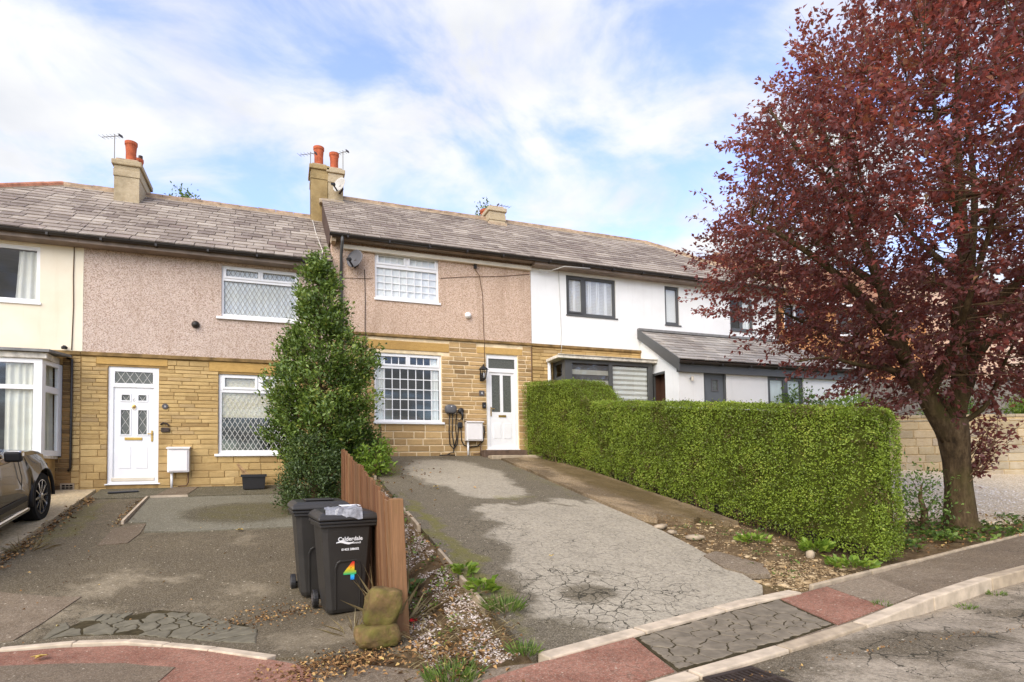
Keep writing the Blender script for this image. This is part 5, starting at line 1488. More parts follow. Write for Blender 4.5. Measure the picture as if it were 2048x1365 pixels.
    # a few leafy shoots low on the trunk
    for k in range(16):
        a = F+Vector((rng.uniform(.15, .45), rng.uniform(-.4, .2), rng.uniform(-.75, -.1)))
        e_ = a+Vector((rng.uniform(.1, .6), rng.uniform(-.3, .1), rng.uniform(.3, .9)))
        tw.tube([a-Vector((.15, 0, .05)), (a+e_)/2, e_], [.008, .005, .002], 4, cap=False)
        for j in range(34):
            q = a+(e_-a)*rng.random()
            LC.append(tuple(q+Vector((rng.gauss(0, .06), rng.gauss(0, .06), rng.gauss(0, .05))))); LA.append((rng.gauss(.3, .7), rng.gauss(0, .7), rng.gauss(.1, .6)))
    trunk.build('trunk', t, mat='bark', smooth=True)
    tag(tw.build('twigs', t, mat='twig'), kind='stuff')
    LC = np.array(LC); LA = np.array(LA); n = len(LC)
    NN = nr_.normal(size=(n, 3))*.75+np.array([0, 0, .8])
    ln = nr_.uniform(.060, .105, n); wd = ln*nr_.uniform(.50, .66, n)
    rd = np.clip(.42+.6*hash_noise(LC[::1], .8)+nr_.normal(0, .26, n), 0, 1)
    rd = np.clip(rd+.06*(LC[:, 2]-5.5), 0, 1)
    rd = np.where(nr_.random(n) < .012, 1.0, rd*.97)
    V, T, at = leaves(LC, LA, NN, ln, wd, rd, .18)
    me = np_mesh('crown', V-np.array(tuple(base)), T, ['leaf_plum'], {'rnd': at})
    o = bpy.data.objects.new('crown', me); COL.objects.link(o); o.parent = t; ORG[o.name] = base
    print('plum leaves', n)
plum_tree()

# ---- holly-like evergreen between the two front gardens
def evergreen(name, base, label, prof, nclump, leaf, mat, seed, trunk_h, jitter=.12, nl=46, trunk_r=.06, lw=.5, cone=.7):
    base = Vector(base); t = root(name, base, label, 'tree')
    rng = random.Random(seed); nr_ = np.random.default_rng(seed)
    tm = MB(); tm.tube([base-Vector((0, 0, .05)), base+Vector((.03, 0, trunk_h*.4)), base+Vector((-.02, .02, trunk_h*.75)), base+Vector((0, 0, trunk_h))], [trunk_r, trunk_r*.8, trunk_r*.5, .01], 8)
    zz = np.array([p[0] for p in prof]); rr = np.array([p[1] for p in prof]); ox = np.array([p[2] if len(p) > 2 else 0 for p in prof])
    LC = []; LA = []; LR = []
    wts = rr+.08; cum = None
    zs_ = nr_.choice(np.linspace(zz[0], zz[-1], 400), size=nclump, p=(np.interp(np.linspace(zz[0], zz[-1], 400), zz, wts)/np.interp(np.linspace(zz[0], zz[-1], 400), zz, wts).sum()))
    for z in zs_:
        an = rng.uniform(0, 2*math.pi); r = np.interp(z, zz, rr)*(rng.uniform(.35, 1.0)**.5)
        bump = 1+.42*nz(math.cos(an)*1.6+seed, math.sin(an)*1.6, z*1.5)+.12*nz(math.cos(an)*4, math.sin(an)*4, z*4)
        r *= bump
        c = base+Vector((np.interp(z, zz, ox)+math.cos(an)*r, math.sin(an)*r, z))
        root_ = base+Vector((np.interp(z, zz, ox)*.6, 0, max(.1, z-r*.5)))
        d = (c-root_)
        if d.length < .05: d = Vector((0, 0, .1))
        dn = d.normalized(); tip = c+(dn+Vector((0, 0, .55))).normalized()*rng.uniform(.08, .22)
        if rng.random() < .35: tm.tube([root_, (root_+c)/2+Vector((0, 0, -.03)), tip], [.010, .006, .002], 4, cap=False)
        tone = rng.gauss(0, .15)
        for k in range(nl):
            u = rng.random()**.8
            q = c+(tip-c)*u*1.2-dn*rng.uniform(0, .12)+Vector((rng.gauss(0, jitter*.5), rng.gauss(0, jitter*.5), rng.gauss(0, jitter*.5)))
            LC.append(tuple(q)); LA.append(tuple((tip-c).normalized()*.8+Vector((rng.gauss(0, .6), rng.gauss(0, .6), rng.gauss(0, .5))))); LR.append(.45+tone)
    tm.build('trunk', t, mat='twig', smooth=True)
    LC = np.array(LC); LA = np.array(LA); n = len(LC)
    cen = np.array(tuple(base)); OUT = LC-cen; OUT[:, 2] = 0; OUT /= np.linalg.norm(OUT, axis=1, keepdims=True)+1e-6
    NN = OUT*.7+np.array([0, 0, .7])+nr_.normal(size=(n, 3))*.5
    ln = nr_.uniform(leaf*.75, leaf*1.3, n); wd = ln*nr_.uniform(lw*.85, lw*1.15, n)
    rd = np.clip(np.array(LR)+nr_.normal(0, .2, n), 0, .97)
    V, T, at = leaves(LC, LA, NN, ln, wd, rd, .22)
    me = np_mesh('crown', V-cen, T, [mat], {'rnd': at})
    o = bpy.data.objects.new('crown', me); COL.objects.link(o); o.parent = t; ORG[o.name] = base
    return t
evergreen('evergreen_tree', (.72, 12.2, zg(.72, 12.2)-.02), 'tall dense glossy green evergreen tree in front of the drainpipe', [(0.5, .5, -.05), (.9, .70), (1.4, .82), (2.0, .90), (2.6, .88, .08), (3.0, .74, .08), (3.35, .56, .05), (3.7, .40, .02), (4.1, .30), (4.5, .20), (4.85, .06)], 620, .080, 'leaf_holly', 51, 4.6, nl=44, jitter=.13)
evergreen('evergreen_shrub', (.55, 11.5, zg(.55, 11.5)-.02), 'low dark green shrub at the foot of the evergreen tree behind the bins', [(0.05, .45), (.4, .52), (.8, .5), (1.15, .34), (1.4, .1)], 260, .05, 'leaf_holly_dark', 52, 1.2, nl=42)
evergreen('leafy_shrub', (1.55, 12.6, zg(1.55, 12.6)-.02), 'small leafy shrub behind the top of the wooden fence', [(0.05, .3), (.3, .42), (.6, .38), (.85, .2), (1.0, .05)], 90, .07, 'leaf_green', 53, .8, nl=30)
evergreen('leafy_shrub', (1.72, 11.6, zg(1.72, 11.6)-.02), 'bright yellow green plant at the edge of the damp drive', [(0.02, .2), (.2, .28), (.4, .2), (.55, .06)], 46, .075, 'leaf_bright', 54, .4, nl=22)
evergreen('sapling', (9.0, 6.05, zg(9.0, 6.05)-.02), 'leafy green sucker growth at the foot of the copper tree', [(0.05, .25, -.1), (.25, .36, -.15), (.5, .32, -.1), (.7, .22, -.1), (.85, .1, -.1)], 40, .06, 'leaf_green', 55, .7, nl=22, jitter=.25)
for k, (x, y, zt, rr_) in enumerate([(-3.0, 22.5, 2.0, 1.6), (7.6, 21.5, 2.0, .6)]):
    evergreen('garden_tree', (x, y, zt), ['bushy tree top showing over the ridge beside the pale chimney', 'slender leafy tree top behind the low square chimney'][k], [(2.0, rr_*.5), (4.0, rr_), (6.5, rr_), (8.1 if k == 0 else 8.4, rr_*.55), (9.0 if k == 0 else 9.8, .15)], 260 if k == 0 else 120, .12, 'leaf_holly', 60+k, 8.0, nl=26, jitter=.3, trunk_r=.12)

# ---- clipped hedge
def hedge():
    t = root('hedge', (6.8, 9, zg(6.8, 9)), 'long clipped green privet hedge with a taller rounded clump by the door', 'hedge')
    o0 = ORG[t.name]; nr_ = np.random.default_rng(77); rng = random.Random(77)
    ys = [4.98, 5.15, 6.5, 8.65, 11.0, 12.2, 13.0, 13.9]; xl = [6.75, 6.52, 6.4, 6.27, 6.28, 6.16, 5.95, 5.76]
    def left(y): return float(np.interp(y, ys, xl))
    def right(y): return float(np.interp(y, [4.98, 5.2, 8, 13.9], [7.0, 7.25, 7.25, 7.3]))
    def top(y): return float(np.interp(y, [4.9, 5.1, 7.7, 10.4, 11.4, 11.9, 12.3, 13.9], [2.13, 2.25, 2.60, 2.92, 3.04, 3.40, 3.64, 3.78]))
    def bot(x, y): return zg(x, y)+.02+.10*max(0, nz(x*2.2, y*2.2, 9))
    P = []; Nn = []
    def emit(p, n, c=1):
        P.append(p); Nn.append(n)
    dens = 3700
    def patch(area): return max(1, int(area*dens))
    # left face, right face, top, near end
    for k in range(patch(8.9*1.75)):
        y = rng.uniform(5.0, 13.9); x = left(y); z0, z1 = bot(x, y), top(y); u = rng.random(); z = z0+(z1-z0)*u
        rd = max(0, u-.93)/.07; x += .09*rd*rd+.05*max(0, (.15-u)/.15)**2
        if y < 5.25: x += .25*((5.25-y)/.25)**2*.4
        b = .035*nz(y*2.5, z*2.5, 1)+.02*nz(y*8, z*8, 2)
        emit((x-b, y, z), (-1, -.12, .25+rd))
    for k in range(patch(8.9*.95)):
        y = rng.uniform(5.0, 13.9); u = rng.random(); x = left(y)+(right(y)-left(y))*u; e = min(u, 1-u)*(right(y)-left(y))
        z = top(y)-.10*max(0, 1-e/.12)**2+.025*nz(x*3, y*3, 4)
        emit((x, y, z), (0, -.15, 1))
    for k in range(patch(.85*1.85)):
        u = rng.random(); x = left(5.1)+(right(5.1)-left(5.1))*u; z0, z1 = bot(x, 5.0), top(5.0); v = rng.random(); e = min(u, 1-u)
        y = 4.98+.10*max(0, 1-e/.2)**2+.1*max(0, v-.92)/.08+.03*nz(x*3, v*5, 6)
        emit((x, y, z0+(z1-z0)*v), (.2*(u-.5), -1, .2))
    for k in range(patch(8.9*1.2)//3):
        y = rng.uniform(5.05, 13.9); x = right(y); z = bot(x, y)+(top(y)-bot(x, y))*rng.random(); emit((x, y, z), (1, 0, .2))
    # taller clump returning in front of the bay
    for k in range(patch(4.6)):
        u = rng.random(); x = 6.4+1.25*u; an = rng.uniform(-.2, math.pi*.62); cy, cz = 12.75, 3.12
        ex = max(0, (x-7.25)/.4); sc = math.sqrt(max(0.02, 1-min(1, ex)**2))
        y = cy-.72*math.cos(an)*sc; z = cz+(.52)*math.sin(an)*sc
        if z > 2.6: emit((x+.03*nz(y*4, z*4), y, z), (.3*ex, -math.cos(an), math.sin(an)))
    P = np.array(P); Nn = np.array(Nn, float); Nn /= np.linalg.norm(Nn, axis=1, keepdims=True); n = len(P)
    P = P-Nn*np.abs(nr_.normal(0, .035, n))[:, None]+nr_.normal(0, .008, (n, 3))
    stray = nr_.random(n) < .02; P[stray] += Nn[stray]*nr_.uniform(.02, .07, stray.sum())[:, None]
    A = nr_.normal(size=(n, 3))+Nn*.5+np.array([0, 0, .35]); NN = Nn+nr_.normal(size=(n, 3))*.55
    ln = nr_.uniform(.022, .038, n); wd = ln*nr_.uniform(.5, .7, n)
    hn = hash_noise(P, 1.1); rd = np.clip(.47+.30*hn+.25*hash_noise(P, 4.0, 3.0)+nr_.normal(0, .2, n), .04, .98)
    rd = np.where((hash_noise(P, 2.3, 9.0) > .38) & (nr_.random(n) < .45), 0.0, rd)
    keep = (hash_noise(P, 3.4, 21.0) < .52) | (nr_.random(n) < .35)
    P, A, NN, ln, wd, rd = P[keep], A[keep], NN[keep], ln[keep], wd[keep], rd[keep]
    V, T, at = leaves(P, A, NN, ln, wd, rd, .2)
    me = np_mesh('foliage', V-np.array(tuple(o0)), T, ['leaf_privet'], {'rnd': at})
    o = bpy.data.objects.new('foliage', me); COL.objects.link(o); o.parent = t; ORG[o.name] = o0
    # dark woody core
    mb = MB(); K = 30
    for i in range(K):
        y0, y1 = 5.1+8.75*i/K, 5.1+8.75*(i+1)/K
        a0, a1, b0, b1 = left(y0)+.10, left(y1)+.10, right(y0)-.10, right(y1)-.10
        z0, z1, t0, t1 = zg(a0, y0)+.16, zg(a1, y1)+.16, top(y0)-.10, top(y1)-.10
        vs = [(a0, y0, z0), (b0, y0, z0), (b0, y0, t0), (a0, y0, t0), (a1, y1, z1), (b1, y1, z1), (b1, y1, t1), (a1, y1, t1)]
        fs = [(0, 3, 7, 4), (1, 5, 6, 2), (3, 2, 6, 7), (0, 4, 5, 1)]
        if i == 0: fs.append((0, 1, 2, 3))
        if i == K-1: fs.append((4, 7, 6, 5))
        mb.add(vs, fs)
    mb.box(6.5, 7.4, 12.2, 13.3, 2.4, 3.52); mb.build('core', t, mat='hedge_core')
    st = MB()
    for k in range(60):
        y = rng.uniform(5.1, 13.6); x = left(y)+rng.uniform(.06, .4); z = zg(x, y)-.05
        st.tube([(x, y, z), (x+rng.uniform(-.05, .05), y+rng.uniform(-.05, .05), z+.3)], [.016, .010], 5)
    tag(st.build('stems', t, mat='twig'), kind='stuff')
    print('hedge leaves', n)
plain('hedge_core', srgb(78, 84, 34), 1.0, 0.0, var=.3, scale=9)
hedge()

# ---- tufts, weeds, ground cover
def tuft(name, x, y, label, n, h, spread, mat, group, seed, w=.008, broad=False, cat='weed', z=None):
    nr_ = np.random.default_rng(seed); b = np.array([x, y, (zg(x, y) if z is None else z)-.01])
    an = nr_.uniform(0, 2*np.pi, n); r = spread*np.sqrt(nr_.random(n))*.5
    C = np.stack([r*np.cos(an), r*np.sin(an), np.zeros(n)], 1)
    lean = nr_.uniform(.2, 1.3, n)*(2.2 if mat == 'grass_dry' and h < .5 else 1)
    A = np.stack([np.cos(an)*lean, np.sin(an)*lean, np.ones(n)], 1)
    if broad: C[:, 2] += nr_.uniform(0, h*.7, n); A[:, 2] *= .4
    L_ = nr_.uniform(.5, 1.0, n)*h; Wd = np.full(n, w) if not broad else L_*.55
    V, T, at = leaves(C, A, nr_.normal(size=(n, 3))+np.array([0, 0, 1.0]), L_, Wd, nr_.random(n), .2)
    o = link_mesh(name, np_mesh(name, V, T, [mat], {'rnd': at}), None, tuple(b))
    return tag(o, label, cat, group)
for k, (x, y, n, h, s, lb) in enumerate([(1.74, 5.84, 50, .12, .16, 'leafy weed highest up the gravelly edge of the main drive'), (1.78, 5.34, 60, .14, .2, 'broad leaved weed halfway along the gravelly edge of the main drive'), (1.83, 4.9, 150, .17, .3, 'spiky bright grass clump lowest on the edge of the main drive')]):
    tuft('weed', x, y, lb, n, h, s, 'leaf_bright' if k < 2 else 'grass_blade', 'weeds along the main drive', 100+k, broad=k < 2)
for k, (x, y, n, h, s, lb) in enumerate([(1.10, 3.97, 240, .14, .36, 'wide low grass clump at the pavement beneath the leaf litter'), (1.68, 4.08, 90, .13, .2, 'small grass clump beside the end of the white edging stones')]):
    tuft('grass_tuft', x, y, lb, n, h, s, 'grass_blade', 'grass at the pavement edge', 110+k, cat='grass tuft')
for k, (x, y, n, h, s, lb) in enumerate([(5.82, 6.15, 100, .10, .4, 'low bright weed in the soil beside the broken stones'), (6.3, 5.6, 90, .15, .3, 'taller leafy weed by the upright pale stone under the hedge'), (6.2, 5.02, 130, .11, .5, 'spreading weed at the pavement edge below the hedge end')]):
    tuft('weed', x, y, lb, n, h, s, 'leaf_bright', 'weeds below the hedge end', 120+k, broad=True)
for k, (x, y, z, lb) in enumerate([(5.05, 3.80, zs(5.05), 'small grass tuft on the pavement side of the sloping kerb stone'), (5.92, 3.62, zroad(5.9, 3.6), 'grass tuft in the gutter below the raised kerb'), (6.6, 3.76, zroad(6.6, 3.76), 'thin grass tuft in the gutter farthest along the raised kerb')]):
    tuft('grass_tuft', x, y, lb, 50, .07, .16, 'grass_blade', 'grass along the kerb', 130+k, cat='grass tuft', z=z)
tuft('grass_tuft', -3.2, 9.9, 'dry straw coloured grass trailing over the edge of the concrete drive', 40, .36, .3, 'grass_dry', None, 140, w=.006, cat='grass tuft')
tuft('dry_stalks', .98, 5.55, 'dry pale stalks leaning between the bin and the fence post', 30, .7, .3, 'grass_dry', None, 141, w=.005, cat='weed')
tuft('dry_stalks', .62, 5.55, 'flattened dry stalks on the ground beside the stacked rocks', 26, .35, .3, 'grass_dry', None, 142, w=.008, cat='weed')
tuft('weed', 1.2, 6.25, 'broad leaved green weed on the gravel behind the fence post', 16, .2, .25, 'leaf_green', None, 143, broad=True)
def spread(name, P, n, h, s, mat, seed, broad=True):
    nr_ = np.random.default_rng(seed); C = []
    for (x, y) in P:
        for k in range(n):
            a, r = nr_.uniform(0, 6.28), s*math.sqrt(nr_.random()); xx, yy = x+r*math.cos(a), y+r*math.sin(a); C.append((xx, yy, zg(xx, yy)-.02+nr_.random()*h*.6))
    C = np.array(C); m = len(C); an = nr_.uniform(0, 6.28, m); A = np.stack([np.cos(an), np.sin(an), nr_.uniform(.1, .9, m)], 1); L_ = nr_.uniform(.4, 1.0, m)*h
    V, T, at = leaves(C, A, nr_.normal(size=(m, 3))*.5+np.array([0, 0, 1.0]), L_, L_*(.6 if broad else .045), nr_.random(m), .2)
    return tag(link_mesh(name, np_mesh(name, V, T, [mat], {'rnd': at})), kind='stuff')
rg = random.Random(12)
spread('ground_cover', [(rg.uniform(7.2, 11.5), rg.uniform(5.2, 6.3)) for _ in range(34)], 34, .11, .24, 'leaf_green', 150)
spread('weeds', [(rg.uniform(1.05, 1.7), rg.uniform(4.2, 11)) for _ in range(46)], 12, .06, .10, 'leaf_green', 151)
spread('weeds', [(rg.uniform(1.1, 1.75), rg.uniform(4.2, 9)) for _ in range(30)], 12, .05, .08, 'leaf_bright', 152)
spread('straw', [(rg.uniform(.9, 1.75), rg.uniform(3.9, 5.6)) for _ in range(36)], 13, .15, .12, 'grass_dry', 153, broad=False)
spread('weeds', [(rg.uniform(5.0, 6.4), rg.uniform(4.8, 7.2)) for _ in range(26)], 12, .05, .09, 'leaf_green', 154)
# ------------------------------------------------------------------ wall mounted and ground floor things
def meter_box(x0, x1, z0, z1, label, pipe_side):
    r = root('meter_box', ((x0+x1)/2, D, z0), label, 'meter box'); y = D-.016
    q = MB(); q.box(x0, x1, y-.17, y, z0, z1); b = q.build('case', r, mat='meter_white', bevel=.015)
    q = MB(); q.box(x0+.03, x1-.03, y-.19, y-.171, z0+.03, z1-.05); q.build('door', r, mat='meter_white', bevel=.006)
    q = MB(); q.add([(x0-.015, y-.21, z1+.002), (x1+.015, y-.21, z1+.002), (x1+.015, y, z1+.03), (x0-.015, y, z1+.03), (x0-.015, y-.21, z1-.02), (x1+.015, y-.21, z1-.02)], [(0, 1, 2, 3), (4, 5, 1, 0)]); q.build('rain_lip', r, mat='meter_white')
    g = zg(x0, D-.1)
    q = MB(); q.tube([(x0+.07, y-.06, z0), (x0+.07, y-.06, g+.02)], .026, 10); q.build('pipe', r, mat='pvc_white', smooth=True)
    q = MB(); q.tube([(x1-.03, y-.05, z0), (x1-.03, y-.05, g+.12), (x1-.06, y-.05, g+.06), (x1-.22, y-.05, g+.05)], .014, 8); q.build('pipe', r, mat='cable_brown', smooth=True)
    return r
meter_box(-2.17, -1.77, 1.62, 2.13, 'white meter box between the panelled door and the leaded window', 0)
meter_box(4.27, 4.70, 2.28, 2.76, 'white meter box beside the half glazed white door', 0)
r = root('house_plaque', (-2.24, D-.016, 2.95), 'small dark oval number plaque beside the panelled white door', 'plaque')
MB().lathe([(.055, 0), (.06, .008), (.05, .014)], (-2.24, D-.016, 3.005), (0, -1, 0), 16).build('plate', r, mat='plaque_slate'); put_text('number', '6', .06, r, (-2.24, D-.0315, 3.005), (1, 0, 0), (0, 0, 1), 'print_white')
r = root('door_ornament', (-2.23, D-.016, 2.46), 'small brown figured ornament on the wall by the panelled door', 'ornament')
q = MB(); q.box(-2.31, -2.15, D-.05, D-.016, 2.46, 2.56); q.build('body', r, mat='iron', bevel=.015); q = MB(); q.tube([(-2.32, D-.03, 2.62), (-2.27, D-.04, 2.66), (-2.2, D-.04, 2.64), (-2.16, D-.03, 2.59)], .018, 6); q.build('scroll', r, mat='iron')
r = root('house_plaque', (4.73, D-.016, 3.43), 'small grey number plaque on the stone beside the half glazed door', 'plaque')
q = MB(); q.box(4.665, 4.805, D-.028, D-.016, 3.43, 3.56); q.build('plate', r, mat='plaque_slate', bevel=.02); put_text('number', '4', .09, r, (4.735, D-.0305, 3.495), (1, 0, 0), (0, 0, 1), 'print_white')
r = root('doorbell', (4.79, D-.016, 3.1), 'black doorbell box beside the half glazed white door', 'doorbell')
q = MB(); q.box(4.735, 4.835, D-.07, D-.016, 3.11, 3.26); q.build('case', r, mat='black_plastic', bevel=.015); MB().lathe([(.02, 0), (.018, .008)], (4.785, D-.07, 3.17), (0, -1, 0), 10).build('button', r, mat='chrome')
# lantern
r = root('wall_lantern', (4.74, D, 3.78), 'black wall lantern beside the half glazed white door', 'lantern')
q = MB(); q.box(4.69, 4.79, D-.03, D-.014, 3.8, 4.0); q.tube([(4.74, D-.03, 3.86), (4.74, D-.10, 3.82), (4.74, D-.17, 3.83)], .012, 8); q.build('bracket', r, mat='black_plastic')
q = MB(); c = (4.74, D-.17, 3.80)
q.lathe([(.02, 0), (.055, .03), (.06, .05)], c, n=6); q.lathe([(.125, .27), (.10, .30), (.05, .35), (.02, .36), (.025, .39), (.005, .41)], c, n=6); q.build('cap', r, mat='black_plastic')
q = MB()
for k in range(6):
    an = 2*math.pi*k/6; q.bar((c[0]+.06*math.cos(an), c[1]+.06*math.sin(an), c[2]+.05), (c[0]+.10*math.cos(an), c[1]+.10*math.sin(an), c[2]+.27), .012)
q.build('cage', r, mat='black_plastic')
MB().lathe([(.055, .055), (.092, .262)], c, n=6, cap=False).build('pane', r, mat='glass'); MB().lathe([(.012, .06), (.022, .1), (.02, .17), (.006, .2)], c, n=10).build('bulb', r, mat='print_white', smooth=True)
# car charger
r = root('car_charger', (3.95, D, 2.9), 'dark oval car charging unit with looped black cable on the stone wall', 'charger')
q = MB(); vs = []; N = 28
for (sc, dy) in ((1.0, 0), (1.0, .07), (.93, .11), (.6, .125)):
    for k in range(N):
        an = 2*math.pi*k/N; ca, sa = math.cos(an), math.sin(an); ex = .55
        vs.append((3.91+.145*sc*math.copysign(abs(ca)**ex, ca), D-.016-dy, 3.07+.115*sc*math.copysign(abs(sa)**.75, sa)*(1 if sa < 0 else .95)))
fs = [(i*N+k, i*N+(k+1) % N, (i+1)*N+(k+1) % N, (i+1)*N+k) for i in range(3) for k in range(N)]+[tuple(3*N+k for k in range(N))]
q.add(vs, fs); q.build('case', r, mat='dish_grey', smooth=True)
MB().lathe([(.015, 0), (.013, .004)], (3.91, D-.142, 3.13), (0, -1, 0), 10).build('indicator', r, mat='print_white')
g = zg(3.9, 14)
q = MB(); q.tube([(3.87, D-.09, 2.96), (3.86, D-.06, 2.5), (3.88, D-.06, 2.2), (3.97, D-.07, 2.08), (4.06, D-.06, 2.2), (4.09, D-.06, 2.5), (4.1, D-.05, 2.74)], .014, 8)
q.tube([(3.95, D-.09, 2.96), (3.94, D-.05, 2.5), (3.98, D-.07, 2.15), (3.96, D-.08, 2.0), (3.88, D-.1, g+.08), (3.78, D-.16, g+.03), (3.62, D-.24, g+.02), (3.55, D-.32, g+.02), (3.7, D-.38, g+.02), (3.92, D-.34, g+.02), (3.95, D-.25, g+.02), (3.8, D-.2, g+.03)], .014, 8)
q.tube([(4.05, D-.05, 2.9), (4.03, D-.05, 2.6), (4.05, D-.05, 2.35), (4.0, D-.06, 2.15)], .012, 8)
q.build('cable', r, mat='cable_black', smooth=True)
r = root('cable_holder', (4.17, D, 2.55), 'black charging plug and hook mounted beside the oval charger', 'plug holder')
q = MB(); q.lathe([(.03, 0), (.07, .02), (.075, .07), (.05, .09)], (4.17, D-.016, 3.03), (0, -1, 0), 16); q.tube([(4.18, D-.08, 3.02), (4.2, D-.1, 2.92), (4.2, D-.08, 2.8)], [.035, .03, .018], 8); q.build('hook', r, mat='black_plastic', smooth=True)
q = MB(); q.box(4.08, 4.21, D-.09, D-.016, 2.6, 2.75); q.build('socket', r, mat='black_plastic', bevel=.03)
q = MB(); q.tube([(4.1, D-.09, 3.02), (4.06, D-.06, 2.95), (4.05, D-.06, 2.82), (4.14, D-.07, 2.78), (4.19, D-.06, 2.86)], .010, 6); q.tube([(4.17, D-.05, 2.6), (4.18, D-.05, 2.3), (4.24, D-.05, 2.18), (4.4, D-.05, 2.13), (4.6, D-.05, 2.16), (4.74, D-.05, 2.28), (4.78, D-.05, 2.5), (4.77, D-.05, 2.66)], .014, 8); q.build('cable', r, mat='cable_black', smooth=True)
q = MB(); q.box(4.705, 4.76, D-.05, D-.016, 2.5, 2.68); q.build('junction', r, mat='dish_pale', bevel=.008)
# trough
gx_, gy_ = -.52, 13.72; gz = zg(gx_, gy_)+.014
r = root('planter_trough', (gx_, gy_, gz), 'black plastic trough with a lip standing below the leaded window', 'trough')
q = MB(); a, b_, h = .23, .15, .30
q.add([(gx_-a*.9, gy_-b_*.85, gz), (gx_+a*.9, gy_-b_*.85, gz), (gx_+a*.9, gy_+b_*.85, gz), (gx_-a*.9, gy_+b_*.85, gz), (gx_-a, gy_-b_, gz+h), (gx_+a, gy_-b_, gz+h), (gx_+a, gy_+b_, gz+h), (gx_-a, gy_+b_, gz+h),
       (gx_-a*.93, gy_-b_*.9, gz+h), (gx_+a*.93, gy_-b_*.9, gz+h), (gx_+a*.93, gy_+b_*.9, gz+h), (gx_-a*.93, gy_+b_*.9, gz+h), (gx_-a*.85, gy_-b_*.8, gz+.15), (gx_+a*.85, gy_-b_*.8, gz+.15), (gx_+a*.85, gy_+b_*.8, gz+.15), (gx_-a*.85, gy_+b_*.8, gz+.15)],
      [(3, 2, 1, 0), (0, 1, 5, 4), (1, 2, 6, 5), (2, 3, 7, 6), (3, 0, 4, 7), (4, 5, 9, 8), (5, 6, 10, 9), (6, 7, 11, 10), (7, 4, 8, 11), (8, 9, 13, 12), (9, 10, 14, 13), (10, 11, 15, 14), (11, 8, 12, 15), (12, 13, 14, 15)])
q.build('tub', r, mat='black_plastic')
q = MB(); q.box(gx_-a-.02, gx_+a+.02, gy_-b_-.02, gy_-b_, gz+h-.05, gz+h+.005); q.box(gx_-a-.02, gx_+a+.02, gy_+b_, gy_+b_+.02, gz+h-.05, gz+h+.005); q.box(gx_-a-.02, gx_-a, gy_-b_, gy_+b_, gz+h-.05, gz+h+.005); q.box(gx_+a, gx_+a+.02, gy_-b_, gy_+b_, gz+h-.05, gz+h+.005); q.build('lip', r, mat='black_plastic')
q = MB(); q.obox((gx_-.22, gy_+.03, gz+.36), Vector((-.10, 0, .17)), (0, .05, 0), Vector((.02, 0, .012))); q.obox((gx_-.17, gy_-.04, gz+.37), Vector((-.13, 0, .14)), (0, .02, 0), Vector((.012, 0, .012)))
tag(q.build('wood_offcut', mat='wood_raw'), 'two lengths of split wood leaning out of the black trough', 'wood')
z_ = zg(-2.88, 13.6)+.012
q = MB(); q.obox((-2.88, 13.66, z_+.03), (.25, .06, .008), (-.012, .05, .008), (0, 0, .014)); tag(q.build('rubber_strip', mat='black_plastic', bevel=.012), 'black rubber strip lying on the path before the panelled door', 'strip')

